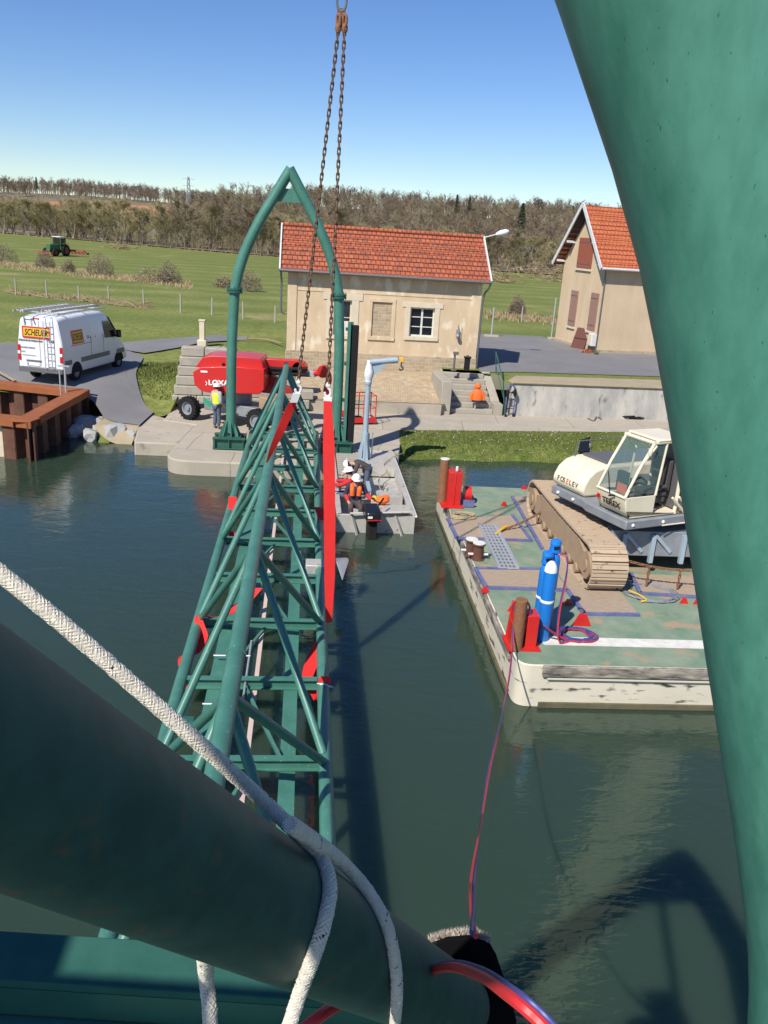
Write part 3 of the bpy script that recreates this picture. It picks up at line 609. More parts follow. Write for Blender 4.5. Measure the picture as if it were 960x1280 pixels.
# ---- rusty sheet pile dolphin with cap beam
sp = thing('sheet_pile_dolphin', 'rusty steel sheet pile dolphin with orange cap beam standing in the canal', 'dolphin')
ZT = 1.42
A_ = G(38, 527, ZT); B_ = G(112, 487, ZT); C_ = G(0, 473, ZT) + Vector((-2.2, .1, 0)); Dn = G(0, 519, ZT) + Vector((-3.2, .1, 0))
inn = .55
def cap(a, b, name='cap_beam', side=1, w=.62):
    a, b = Vector(a), Vector(b); d = (b - a).normalized(); n = Vector((-d.y, d.x, 0)) * side
    mb = MB(); mb.prism([a, b, b + n * w, a + n * w], (0, 0, -.05)); mb.prism([a - n * .01, b - n * .01, b + n * .03, a + n * .03], (0, 0, -.26)); mb.prism([a + n * (w - .03), b + n * (w - .03), b + n * (w + .01), a + n * (w + .01)], (0, 0, -.26))
    return mb.build(name, M['rust_orange'], sp, bev=.01)
def upz(v, dz): return Vector((v.x, v.y, v.z + dz))
cap(A_, B_); cap(upz(Dn, .004), upz(A_, .004)); cap(upz(B_, .008), upz(C_, .008))
def piles(a, b, name='pile_wall', dep=.36):
    a, b = Vector(a), Vector(b); d = (b - a).normalized(); n = Vector((-d.y, d.x, 0)); L_ = (b - a).length; k = max(1, round(L_ / 1.15)); pts = []
    for i in range(k):
        o_ = L_ / k * i; w_ = L_ / k
        for f_, q in ((0, 0), (.38, 0), (.5, dep), (.88, dep)): pts.append(a + d * (o_ + w_ * f_) + n * (.12 + q))
    pts.append(b + n * .12)
    mb = MB()
    for i in range(len(pts) - 1):
        u = (pts[i + 1] - pts[i]).normalized(); m_ = Vector((-u.y, u.x, 0)) * .025
        mb.prism([upz(pts[i], -.06) + m_, upz(pts[i + 1], -.06) + m_, upz(pts[i + 1], -.06) - m_, upz(pts[i], -.06) - m_], (0, 0, -3.2))
    return mb.build(name, M['pile'], sp, smooth=False)
piles(A_, B_); piles(Dn, A_); piles(B_, C_)
mb = MB(); mb.box((Dn.x - .2, A_.y + .62, .1), (5.3, .5, 2.3)); 
mb = MB(); q = G(8, 560, .3); mb.box((q.x - 1.2, q.y + .12, .0), (2.6, .4, 2.3)); mb.build('concrete_face', M['trim'], sp, bev=.03)
ld = thing('ladder_top', 'pair of galvanised ladder rails sticking up from the rusty cap beam', 'ladder')
pa = G(76, 491, ZT); pb = G(81, 489, ZT + .0)
mb = MB(); mb.tube([upz(pa, -1.5), upz(pa, .93)], .03, 8); mb.tube([upz(pb, -1.5) + Vector((.05, 0, 0)), upz(pb, 1.0) + Vector((.05, 0, 0))], .042, 8); mb.build('rail', M['galv'], ld)
mb = MB(); mb.bar(upz(pb, 1.0) + Vector((-.2, 0, 0)), upz(pb, 1.0) + Vector((.25, 0, 0)), .12, .05); mb.build('top_plate', M['galv'], ld)
mb = MB()
for z in (-.3, -.6, -.9): mb.tube([upz(pa, z), upz(pb, z) + Vector((.05, 0, 0))], .015, 6)
mb.build('rung', M['galv'], ld)
pk = tag(MB().bar(G(-6, 462, 1.7), G(19, 476, 1.5) , .12, .05).build('timber_plank', M['wood']), 'weathered timber plank leaning behind the rusty cap beam', 'plank')
# ================================================================== BRIDGE, ARCHES, FOREGROUND STEELWORK
TH = .105
def arch_mesh_path(far=True):
    pts = [(1.77, 0), (1.64, .62), (1.45, 1.22), (1.20, 1.80), (.85, 2.48), (.50, 3.06), (.17, 3.62), (0, 3.9)] if far else [(1.92, 0), (1.835, .55), (1.73, .93), (1.56, 1.43), (1.40, 1.9), (1.235, 2.3), (.85, 2.98), (.5, 3.56), (.24, 3.97), (0, 4.3)]
    return [(-p.x, 6.0 + p.z) for p in spline([(x, 0, z) for x, z in pts], 3)]
def make_arch(name, label, loc, rad, foot=True):
    t = thing(name, label, 'arch', loc, TH); P_ = arch_mesh_path(foot); apz = P_[-1][1]
    for s in (1, -1):
        fx = P_[0][0]
        pts = spline([(s * -1.88 if foot else s * -1.92, 0, 1.05), (s * -1.88 if foot else s * -1.92, 0, 2.6), (s * -1.86 if foot else s * -1.92, 0, 4.2), (s * fx, 0, 5.98)], 4)
        MB().tube(pts, rad, 32).build('post', M['green' if foot else 'green_near'], t)
        up = [Vector((s * x, 0, z)) for x, z in P_]; up[-1] = up[-1] + (up[-1] - up[-2]).normalized() * .06
        MB().tube([(s * fx, 0, 6.02)] + up[1:], rad, 32).build('curved_leg', M['green' if foot else 'green_near'], t)
        f = MB(); 
        for z in (5.93, 6.01): f.cyl((s * fx, 0, z), (s * fx, 0, z + .06), rad + .09, n=24)
        for j in range(8): a = j * math.pi / 4; f.cyl((s * fx + (rad + .06) * math.cos(a), (rad + .06) * math.sin(a), 5.89), (s * fx + (rad + .06) * math.cos(a), (rad + .06) * math.sin(a), 6.12), .018, n=6)
        f.build('flange', M['green_dark'], t)
        b = MB()                                                              # foot frame
        for yy in (-.34, .34): b.box((s * -1.92, yy, .53 + .02), (1.15, .26, .03)).box((s * -1.92, yy, .72), (1.13, .05, .34)).box((s * -1.92, yy, .905), (1.15, .26, .03))
        for xx in (-.5, 0, .5): b.box((s * -1.92 + xx, -.34, .73), (.03, .24, .33)); b.box((s * -1.92 + xx, .34, .73), (.03, .24, .33))
        b.box((s * -1.92, 0, .935), (.8, .8, .03)); b.build('foot_frame', M['green_dark'] if foot else M['green_near'], t)
        g = MB()
        for j in range(8):
            a = j * math.pi / 4 + .2; c, q = math.cos(a), math.sin(a); o = Vector((s * -1.92, 0, 0)); d = Vector((c, q, 0)); w = Vector((-q, c, 0)) * .012
            g.prism([o + d * (rad - .01) + w + Vector((0, 0, .95)), o + d * (rad + .2) + w + Vector((0, 0, .95)), o + d * (rad + .2) + w + Vector((0, 0, 1.02)), o + d * (rad - .01) + w + Vector((0, 0, 1.5))], -2 * w)
        g.build('foot_gusset', M['green'] if foot else M['green_near'], t)
    gp = MB(); zg = apz - .98; xw = .60; gp.prism([(-xw, -.015, zg), (xw, -.015, zg), (xw * .62, -.015, zg + .42), (-xw * .62, -.015, zg + .42)], (0, .03, 0)); gp.build('gusset_plate', M['green'], t)
    return t
fa = make_arch('bridge_arch', 'tall pointed green tube arch standing on the far quay', (-3.79, 29.2, 0), .175)
# lifting guide and rubber fender on the right post of the far arch
mb = MB(); mb.box((1.92 + .26, -.06, 3.0), (.10, .30, 4.3)).box((1.92 + .335, .09, 3.0), (.16, .03, 4.3)); mb.build('guide_channel', M['green'], fa)
MB().box((1.92 + .47, -.02, 2.95), (.26, .24, 4.2)).build('rubber_fender', M['black'], fa, bev=.02)
mb = MB()
for z in (1.1, 2.4, 3.7, 4.9): mb.box((1.92 + .2, .0, z), (.12, .2, .1))
mb.build('guide_bracket', M['green_dark'], fa)
NA = make_arch('near_arch', 'big weathered green arch leg rising close along the right edge', NEAR_ARCH, .20, foot=False)

# ---- footbridge truss
br = thing('footbridge_truss', 'green tubular triangular truss footbridge hanging over the canal from red slings', 'footbridge', (-.73, 0, 0), TH)
ZB, ZTOP, HW = .8, 3.2, 1.19
Bk = [3.45 + 2.245 * k for k in range(13)]
MB().tube([(0, 3.2, ZTOP), (0, 12, ZTOP), (0, 22, ZTOP), (0, 31.7, ZTOP)], .108, 24).build('top_chord', M['green'], br)
for yy in (8.9, 17.4, 24.6): MB().cyl((0, yy, ZTOP), (0, yy + .05, ZTOP), .122, n=24).build('chord_joint', M['green'], br)
for s in (-1, 1):
    MB().tube([(s * HW, 3.3, ZB), (s * HW, 12, ZB), (s * HW, 22, ZB), (s * HW, 30.8, ZB)], .105, 20).build('bottom_chord', M['green'], br)
    for k in range(1, 12, 2):
        for q in (-1, 1):
            if 0 <= k + q < 13: MB().cyl((s * HW * .97, Bk[k] + q * .10, ZB + .07), (s * .05, Bk[k + q] - q * .10, ZTOP - .06), .064, n=12).build('diagonal', M['green'], br)
    MB().cyl((s * HW * .97, 30.55, ZB + .05), (s * .04, 31.55, ZTOP - .05), .064, n=12).build('diagonal', M['green'], br)
for k in range(13):
    b = MB(); w = HW * 2 - .2
    b.box((0, Bk[k], ZB + .06), (w, .13, .014)).box((0, Bk[k], ZB - .11), (w, .13, .014)).box((0, Bk[k], ZB - .025), (w, .012, .156)); b.build('cross_beam', M['green'], br)
for s in (-1, 1):
    MB().box((s * .64, 17.0, ZB - .135), (.23, 27.2, .02)).build('deck_strip', M['green'], br)
    for k in range(0, 12):
        MB().bar((s * .55, Bk[k] + .1, ZB - .05), (s * -.1, Bk[k + 1] - .15, ZB - .055), .05, .05).build('brace', M['green'], br) if (k % 2 == (s > 0)) else None
MB().box((.04, 16.5, ZB - .17), (.075, 26, .05)).build('cable_conduit', M['pink'], br)
fr = MB()
for x in (-.45, -.12): fr.tube([(x, 11.6, ZB + .0), (x, 13.9, ZB + .0)], .018, 6)
for y in (11.7, 13.3): fr.tube([(-.75, y, ZB + .01), (-.1, y, ZB + .01)], .016, 6)
fr.build('light_frame', M['galv'], br)
pb_ = MB(); pb_.box((-.93, 11.2, ZB - .12), (.24, .2, .34)); pb_.build('latch_box', M['green_dark'], br, bev=.02)
# grey tray under the truss
ty = thing('metal_tray', 'pale grey metal tray with a slanted end under the right bottom chord', 'tray', G(405, 722, .55), TH)
mb = MB(); mb.box((-.12, .0, .18), (.62, .42, .4)); mb.build('box', M['alu'], ty, bev=.015)
mb = MB(); mb.prism([(.26, -.1, .42), (.52, .1, .42), (.50, .3, .36), (.26, .25, .36)], (0, 0, .03)); mb.prism([(.26, -.1, .42), (.40, -.42, .12), (.54, .02, .40), (.52, .1, .43)], (.01, .01, .03)); mb.build('slanted_end', M['grey'], ty)

# ---- chain sling hanging from the crane hook
HK = Y(427, 30, 15.0); TOPR = Y(427, 6, 15.0); EL = Y(373, 482, 15.6); ER = Y(410, 486, 14.9)
cs = thing('chain_sling', 'two rusty lifting chains hanging from a ring above the truss', 'chain')
def link_mesh(mb, c, d, up, L_=.14, wd=.070, r=.0118, n=16):
    d = d.normalized(); s = d.cross(up).normalized(); pts = []
    for i in range(n):
        a = 2 * math.pi * i / n; x = math.cos(a); y = math.sin(a)
        pts.append(c + d * (x * wd / 2 + (L_ / 2 - wd / 2) * (1 if x > 1e-6 else -1 if x < -1e-6 else 0)) + s * y * (wd / 2 - r))
    mb.tube(pts, r, 6, closed=True)
def chain(mb, a, b, pitch=.098, sag=0):
    a, b = Vector(a), Vector(b); n = int((b - a).length / pitch); d = (b - a); u1 = d.orthogonal().normalized(); u1 = (u1 + Vector((0, -1, 0))).normalized(); u1 = (u1 - d * (u1.dot(d) / d.length_squared)).normalized(); u2 = d.cross(u1).normalized()
    for i in range(n + 1):
        t = i / n; p = a + d * t + Vector((0, 0, -sag * 4 * t * (1 - t))); link_mesh(mb, p, d, (u1 + u2) if i % 2 else (u1 - u2))
for e, off in ((EL, -.05), (ER, .05)):
    mb = MB(); chain(mb, HK + Vector((off, 0, -.1)), e + Vector((0, 0, .12))); mb.build('chain', M['chain'], cs)
mb = MB(); rg_ = arc(TOPR + Vector((0, 0, .02)), 1, 0, 360, 24)[:-1]; mb.tube([TOPR + Vector((.075 * math.cos(a), 0, .05 + .14 * math.sin(a))) for a in [i * math.pi / 12 for i in range(24)]], .02, 8, closed=True); mb.build('master_ring', M['zinc'], cs)
mb = MB()
for off in (-.035, .0, .035): link_mesh(mb, TOPR + Vector((off, 0, -.17)), Vector((off * .3, 0, 1)), Vector((0, 1, 0)), .24, .07, .014)
for off in (-.05, .05): link_mesh(mb, HK + Vector((off, -.02, .04)), Vector((off, 0, 1)), Vector((.5, 1, 0)), .17, .11, .024); mb.ball(HK + Vector((off, 0, -.06)), (.055, .05, .08), 8)
mb.build('shortening_hook', M['rust'], cs)
for e in (EL, ER):
    mb = MB(); pts = [e + Vector((x, 0, z)) for x, z in ((0, .12), (0, .03), (.045, -.03), (.05, -.10), (0, -.145), (-.05, -.11), (-.055, -.06))]
    mb.tube(spline(pts, 4), [.026] * 24 + [.014], 8); mb.ball(e + Vector((0, 0, .06)), (.05, .04, .05), 8); mb.build('sling_hook', M['whitep'], cs)
ch = thing('crane_hook', 'rusty crane hook hanging into the top edge of the picture', 'hook')
hkz = TOPR + Vector((0, 0, .22)); mb = MB()
mb.tube(spline([hkz + Vector((x, 0, z)) for x, z in ((0, .5), (0, .28), (.1, .16), (.12, .02), (0, -.07), (-.11, .0), (-.13, .08))], 5), [.06] * 24 + [.05] * 6 + [.02], 10); mb.build('hook', M['rust'], ch)
mb = MB(); mb.box(hkz + Vector((0, 0, .72)), (.34, .2, .5)); mb.cyl(hkz + Vector((0, -.13, .8)), hkz + Vector((0, .13, .8)), .24, n=20); mb.build('hook_block', M['yellow'], ch, bev=.02)
TIP = hkz + Vector((.25, .2, 25))
mb = MB(); mb.tube([hkz + Vector((-.1, 0, 1.0)), TIP + Vector((-.1, 0, 0))], .012, 6); mb.tube([hkz + Vector((.1, 0, 1.0)), TIP + Vector((.1, 0, 0))], .012, 6); mb.build('wire_rope', M['zinc'], ch)

# ---- red webbing slings
def sl(name, label, pts, w, tags=()):
    t = thing(name, label, 'sling', (0, 0, 0), 0, 'red lifting slings around the truss')
    P3 = spline(pts, 5); sd = [Vector((1, .1, 0))] * len(P3); 
    if hasattr(w, '__len__'):
        w = [w[min(len(w) - 1, int(i / 5))] + (w[min(len(w) - 1, int(i / 5) + 1)] - w[min(len(w) - 1, int(i / 5))]) * ((i % 5) / 5) for i in range(len(P3))]
    MB().ribbon(P3, sd, w, .012).build('webbing', M['sling'], t, smooth=True, ang=50)
    for a, b_ , ww in tags: MB().ribbon([a, b_], Vector((1, .1, 0)), ww, .02).build('label_sleeve', M['tagw'], t)
    return t
eL = EL + Vector((-.02, -.02, -.14)); eR = ER + Vector((0, -.02, -.14))
s1 = sl('lifting_sling', 'long wide red sling hanging straight down in front of the right bottom chord', [eR, Y(411, 560, 14.75), Y(412, 650, 14.6), Y(412, 720, 14.5), Y(411, 778, 14.4)], [.14, .215, .215, .20, .12], [(eR + Vector((0, -.01, .0)), Y(410.5, 514, 14.88), .15)])
s2 = sl('lifting_sling', 'tapering red sling running from the left chain across the top chord', [eL, Y(361, 515, 15.75), Y(350, 540, 15.9), Y(340, 562, 16.1), Y(333.5, 578, 16.3)], [.12, .17, .17, .11, .03], [(eL + Vector((0, -.01, 0)), Y(367, 503, 15.62), .14)])
s3 = sl('lifting_sling', 'red sling end knotted round the left bottom chord at its near end', [Y(322, 735, 15.2), Y(300, 758, 14.9), Y(272, 772, 14.6), Y(249, 770, 14.3), Y(252, 795, 14.0), Y(243, 815, 13.6), Y(227, 823, 13.2), Y(231, 842, 12.9), Y(226, 862, 12.55)], [.20, .24, .08, .13, .24, .20, .10, .20, .20], [(Y(224, 855, 12.6), Y(237, 851, 12.6), .14)])
s4 = sl('lifting_sling', 'short red sling wrapped round the left bottom chord at its far end', [Y(291, 621, 21.5), Y(289, 645, 20.7), Y(282, 660, 20.0), Y(292, 669, 19.8), Y(309, 692, 18.8)], [.22, .24, .14, .24, .22])
s5 = sl('lifting_sling', 'short red sling knotted round the right bottom chord with white sleeve', [Y(398, 803, 13.8), Y(389, 830, 13.3), Y(384, 851, 12.9), Y(393, 868, 12.5), Y(400, 874, 12.3), Y(405, 846, 12.35), Y(411, 856, 12.3)], [.17, .25, .18, .13, .18, .15, .13], [(Y(400, 854, 12.25), Y(413, 859, 12.25), .12)])
s6 = sl('lifting_sling', 'small red strap with white patch on the right bottom chord by the boat', [Y(396, 634, 20.9), Y(401, 640, 20.7), Y(402, 650, 20.4)], [.2, .26, .2], [(Y(396, 640, 20.75), Y(401, 642, 20.7), .12)])

# ---- foreground tube, beam and ropes at the photographer's feet
TA = Vector((-.431, .821, 7.484)); TD = (Vector((-.082, 1.454, 6.614)) - TA); TR = .125
tb = thing('slanting_tube', 'thick dark green shaded tube slanting across the lower left corner', 'tube')
t0, t1 = TA - TD * .9, TA + TD * 2.3
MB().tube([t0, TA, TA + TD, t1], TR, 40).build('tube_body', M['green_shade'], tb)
tdn = TD.normalized()
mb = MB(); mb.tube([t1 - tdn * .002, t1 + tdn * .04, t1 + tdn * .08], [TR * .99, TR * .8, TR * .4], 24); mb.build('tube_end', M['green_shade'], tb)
def hit(px, py, rr):                                   # where a line of sight meets the tube's surface
    d = ray(px, py).normalized(); w = EYE - TA; d2 = d - tdn * d.dot(tdn); w2 = w - tdn * w.dot(tdn)
    a, b_, c = d2.dot(d2), 2 * d2.dot(w2), w2.dot(w2) - rr * rr; q = b_ * b_ - 4 * a * c
    t = (-b_ - math.sqrt(q)) / (2 * a) if q > 0 else -b_ / (2 * a)
    p = EYE + d * t
    if q <= 0: 
        ax = TA + tdn * (p - TA).dot(tdn); p = ax + (p - ax).normalized() * max(rr, (p - ax).length)
    return p
NI_ = NA.matrix_basis.inverted()
def nloc(x, y, z): return NI_ @ Vector((x, y, z))
MB().tube([nloc(-3.3, -.53, 8.8), nloc(-1.38, -.53, 8.8)], .085, 20).build('added_shade_tube', M['green_near'], NA)  # unseen bar added to throw a strip of shade on the beam
MB().box(nloc(-2.95, -.6, 8.85), (.85, .9, .5)).build('added_shade_box', M['green_near'], NA, bev=.02)  # unseen block added behind the camera to shade the beam's left part
MB().box(nloc(-.91, -.1, 8.8), (.38, .7, .04)).build('added_shade_plate', M['green_near'], NA)  # unseen plate added to shade the rope where it crosses the tube
MB().bar(nloc(-.86, -.3, 8.84), nloc(-.86, 1.2, 9.6), .08, .08).build('added_shade_plate_arm', M['green_near'], NA)  # added arm, out of view, that carries the shading plate
bm_ = thing('cross_beam', 'dark green steel beam with a dusty ledge along the bottom edge', 'beam')
mb = MB(); y0 = G(200, 1238, 5.9).y; y1 = G(200, 1176, 5.9).y
mb.box((-1.1, (y0 + y1) / 2, 5.885), (2.3, y1 - y0, .03)).box((-1.1, (y0 + y1) / 2, 5.76), (2.3, .03, .22)); mb.build('top_flange', M['green_beam'], bm_, bev=.004)
mb = MB(); mb.box((-.98, y0 - .17, 5.745), (2.25, .36, .02)); mb.build('ledge_plate', M['green_dusty'], bm_, bev=.003)
mb = MB(); mb.box((-.98, y0 + .006, 5.82), (2.25, .012, .10)); mb.build('web', M['green_dark'], bm_)

def braid(name, label, pts, r=.0122, group='white braided rope'):
    t = thing(name, label, 'rope', (0, 0, 0), 0, group); P3 = spline(pts, 40); 
    # even spacing
    out = [P3[0]]; step = .0045
    acc = 0
    for a, b_ in zip(P3, P3[1:]):
        L_ = (b_ - a).length
        while acc + L_ >= step: 
            f = (step - acc) / L_; a = a.lerp(b_, f); out.append(a); L_ = (b_ - a).length; acc = 0
        acc += L_
    k = len(out); tn = [(out[min(i + 1, k - 1)] - out[max(i - 1, 0)]).normalized() for i in range(k)]
    a = tn[0].orthogonal().normalized(); fr_ = []
    for i in range(k):
        a = (a - tn[i] * a.dot(tn[i])).normalized(); fr_.append((a.copy(), tn[i].cross(a)))
    MB().tube(out[::4] + [out[-1]], r * .86, 10).build('core', M['rope'], t)
    for hand in (1, -1):
        mb = MB(); mk = MB()
        for s in range(8):
            pts_ = []
            for i in range(0, k):
                q = hand * i * step / (.062) * 2 * math.pi + s * math.pi / 4; rr = r * .93 + .0007 * math.sin(8 * i * step / .062 * 2 * math.pi + s * math.pi + (0 if hand > 0 else math.pi))
                pts_.append(out[i] + (fr_[i][0] * math.cos(q) + fr_[i][1] * math.sin(q)) * rr)
            (mk if s in (2,) and hand > 0 else mb).tube(pts_, .0036, 5)
        mb.build('strand', M['rope'], t)
        if mk.v: mk.build('marker_yarn', M['ropedark'], t)
    return t
def Dp(px, py, d): return EYE + ray(px, py) * d
RR = .0122
e1 = hit(372, 1042, TR + RR)
braid('braided_rope', 'white braided rope drawn tight from the upper left to the shaded tube', [Dp(-40, 684, 1.38), Dp(90, 790, 1.43), Dp(230, 912, 1.52), Dp(330, 1002, 1.62), e1, hit(398, 1066, TR + RR), hit(412, 1105, TR + RR), hit(406, 1150, TR + RR), hit(392, 1195, TR + RR), hit(378, 1232, TR + RR * 1.2), Dp(368, 1262, 1.60), Dp(356, 1300, 1.60)])
braid('braided_rope', 'grey looking strand of rope curving over the shaded end of the tube', [hit(362, 1030, TR + 2.6 * RR), hit(400, 1056, TR + 2.4 * RR), hit(432, 1082, TR + RR), hit(462, 1117, TR + RR), hit(484, 1158, TR + RR), hit(494, 1205, TR + RR), hit(496, 1245, TR + RR), hit(493, 1290, TR + RR * 1.2)])
braid('braided_rope', 'short white rope end hanging straight below the slanting tube', [hit(255, 1165, TR) + ray(255, 1165) * .26, hit(256, 1192, TR) + ray(256, 1192) * .14, Dp(258, 1225, 1.62), Dp(262, 1262, 1.60), Dp(263, 1310, 1.62)])
mb = MB()
# twin gas hose that climbs from the barge to the photographer
def twin(name, label, pts, r, gap=None, n=8, side=None, twist=.16, rb=.9):
    t = thing(name, label, 'hose'); P3 = spline(pts, n); gap = gap or r * 1.9; k = len(P3); A2 = []; B2 = []
    for i in range(k):
        d = (P3[min(i + 1, k - 1)] - P3[max(i - 1, 0)]).normalized(); s = d.cross(Vector((.2, -1, .35))).normalized() if side is None else side; q = i * twist
        o = s * math.cos(q) * gap / 2 + d.cross(s) * math.sin(q) * gap / 2
        A2.append(P3[i] + o); B2.append(P3[i] - o)
    MB().tube(A2, r, 8).build('red_hose', M['hosered'], t); MB().tube(B2, r * rb, 8).build('blue_hose', M['hoseblue'], t); return t
hz = Vector((0, 0, 0))
twin('gas_hose', 'red and blue twin hose rising from the barge corner over the water', [G(641, 806, 1.15), Y(636, 850, 12.0), Y(625, 905, 9.6), Y(612, 960, 7.5), Y(601, 1030, 5.2), Y(592, 1090, 3.6), Y(591, 1135, 2.6), Y(592, 1168, 2.0)], .0085, n=10)
twin('gas_hose', 'thick red hose with blue edge arching across the bottom right', [Dp(470, 1262, 2.75), Dp(520, 1222, 2.5), Dp(560, 1206, 2.1), Dp(600, 1215, 1.7), Dp(640, 1241, 1.44), Dp(672, 1267, 1.38), Dp(705, 1302, 1.36)], .0115, gap=.015, n=10, side=-(Vector((.45, .25, .86)).normalized()), twist=0, rb=.45)
tag(MB().tube(spline([Dp(368, 1296, 2.2), Dp(400, 1270, 2.24), Dp(430, 1252, 2.35), Dp(470, 1235, 2.6)], 6), .0165, 10).build('hose_end', M['hosered']), 'short piece of red hose lying on the ledge under the tube', 'hose')
# dark padded end with frayed top behind the tube
PDD = 3.05
pd = thing('rubber_pad', 'black rubber pad with a frayed sunlit top behind the tube end', 'pad')
mb = MB(); ctr = Dp(583, 1168, PDD); 
tp = [Dp(527, 1178, PDD), Dp(560, 1170, PDD), Dp(590, 1168, PDD), Dp(612, 1178, PDD), Dp(620, 1192, PDD), Dp(632, 1228, PDD), Dp(648, 1282, PDD), Dp(560, 1300, PDD), Dp(515, 1225, PDD)]
mb.prism(tp, ray(580, 1180).normalized() * .2); mb.build('rubber_body', M['pad'], pd, bev=.018)
mb = MB(); rg = random.Random(8)
for i in range(1500):
    t = rg.random(); a = spline([Dp(535, 1178, PDD), Dp(560, 1169, PDD), Dp(590, 1166.5, PDD), Dp(611, 1177, PDD)], 1); j = min(2, int(t * 3)); p = a[j].lerp(a[j + 1], t * 3 - j) + ray(580, 1170).normalized() * rg.uniform(-.003, .19)
    d = Vector((rg.uniform(-1, 1), rg.uniform(-1, 1), rg.uniform(.2, 1.3))).normalized() * rg.uniform(.012, .034)
    mb._add([p + Vector((-.0025, 0, -.006)), p + Vector((.0025, 0, -.006)), p + d], [(0, 1, 2)])
mb.build('frayed_edge', M['fuzz'], pd, smooth=False)
# ================================================================== BARGE AND WHAT STANDS ON IT
BT = .085; BO = Vector((2.62, 13.45, 0)); ZD = .88
bg_ = thing('barge', 'flat work barge with worn green deck and scuffed white hull carrying the crane', 'barge', BO, BT)
bx_, by_ = Vector((math.cos(BT), math.sin(BT), 0)), Vector((-math.sin(BT), math.cos(BT), 0))
def Lb(p): q = p - BO; return (q.dot(bx_), q.dot(by_))
def LB(px, py, z=ZD): return Lb(G(px, py, z))
BW, BL = 9.6, 11.2
hp = rounded([(0, 0), (BW, 0), (BW, BL), (-.05, BL)], {0: .28, 1: .28}, 5)
mb = MB(); mb.prism([(p.x, p.y, -.5) for p in hp], (0, 0, ZD + .5 - .02)); mb.build('hull', M['hull'], bg_, bev=.02)
mb = MB(); mb.prism([(p.x * 1.0, p.y, ZD - .019) for p in rounded([(.02, .02), (BW - .02, .02), (BW - .02, BL - .02), (-.03, BL - .02)], {0: .28, 1: .28}, 5)], (0, 0, .022)); mb.build('deck_plate', M['deck'], bg_)
mb = MB(); mb.box((BW / 2 + .15, -.035, ZD - .12), (BW - .6, .07, .22)); mb.box((-.045, BL / 2 + .25, ZD - .13), (.07, BL - .6, .2)); mb.build('rubbing_band', M['hulldark'], bg_, bev=.015)
mb = MB(); mb.box((BW / 2 + .2, -.02, .03), (BW - .5, .05, .14)); mb.box((-.035, BL / 2 + .2, .03), (.05, BL - .5, .12)); mb.build('waterline_growth', M['algae'], bg_)
mb = MB(); mb.box((BW / 2 + .2, -.03, ZD - .27), (BW - .7, .06, .03)); mb.build('rail_strip', M['hull'], bg_)
x0, y0 = LB(690, 812); x1, y1 = LB(690, 792)
mb = MB(); mb.box((.75 + 3.2, (y0 + y1) / 2 + .02, ZD + .006), (6.6, .34, .006)); mb.build('white_stripe', M['whitep'], bg_)
def flat(px_, z=ZD + .012): return [(*LB(*p), z) for p in px_]
def panel(px_, frame, name='timber_panel'):
    mb = MB(); q = flat(px_); mb.prism(q, (0, 0, .012)); mb.build(name, M['wood'], bg_, smooth=False)
    mb = MB()
    for i, j in frame: 
        a, b_ = Vector(q[i]), Vector(q[j]); mb.bar(a + Vector((0, 0, .02)), b_ + Vector((0, 0, .02)), .085, .05)
    mb.build('blue_frame', M['bluef'], bg_)
panel([(560, 650), (571, 674), (664, 677), (640, 645)], [(0, 1), (1, 2), (2, 3)])
panel([(594, 712), (608, 736), (709, 739), (692, 713)], [(0, 1), (1, 2), (0, 3)])
panel([(709, 739), (730, 769), (799, 770), (775, 741)], [(0, 1), (1, 2)])
panel([(640, 622), (678, 688), (712, 739), (775, 741), (720, 640), (700, 618)], [(0, 1)])
panel([(788, 718), (800, 743), (905, 750), (890, 722)], [(0, 1), (1, 2)])
rg = random.Random(3)
for px, py in ((655, 612), (630, 633), (590, 634), (640, 765), (710, 757), (606, 741), (855, 755), (872, 756), (727, 783)):
    x, y = LB(px, py); big = 1.0 if px not in (727, 578) else 2.0
    mb = MB(); mb.prism([(x - .1 * big, y, ZD), (x + .1 * big, y, ZD), (x + .035 * big, y, ZD + .14 * big), (x - .035 * big, y, ZD + .14 * big)], (0, .03, 0)); mb.build('lifting_eye', M['red'], bg_)
# red spud brackets with brown posts
def bracket(name, label, pxb, zz, mirror, post_r, post_h, post_off):
    x, y = LB(*pxb); t = thing(name, label, 'mooring post', BO + bx_ * x + by_ * y + Vector((0, 0, ZD + .004)), BT)
    mb = MB()
    if mirror: mb.prism([(-.12, -.1, 0), (.26, -.1, 0), (.26, .38, 0), (-.12, .38, 0)], (0, 0, zz)); mb.box((.07, -.11, zz * .5), (.03, .02, zz * .96))
    else: mb.prism([(-.26, .16, 0), (.02, .16, 0), (.02, .16, zz), (-.2, .16, zz + .03)], (0, .05, 0)); mb.box((.16, .02, zz * .42), (.22, .34, zz * .84)); mb.box((-.2, -.0, zz * .3), (.04, .34, zz * .6))
    mb.build('bracket', M['red'], t, bev=.01)
    mb = MB(); mb.box((.02, .02, .02), (.62, .60, .035)); mb.build('foot_plate', M['red'], t)
    mb = MB(); mb.cyl((post_off[0], post_off[1], -.0), (post_off[0], post_off[1], post_h), post_r, n=24); pb__ = mb.build('post', M['rust'], t, bev=.012)
    return t
k1 = bracket('mooring_post', 'brown steel post in a red bracket at the near barge corner', (650, 806), .80, False, .115, 1.02, (-.12, -.18))
k2 = bracket('mooring_post', 'brown capped post behind a red box at the far barge corner', (563, 632), 1.0, True, .13, 1.28, (-.22, .3))
MB().cyl((-.22, .3, 1.28), (-.22, .3, 1.30), .135, n=24).build('white_cap', M['whitep'], k2); MB().cyl((.1, .0, 1.03), (.1, .0, 1.16), .04).build('white_peg', M['whitep'], k2)
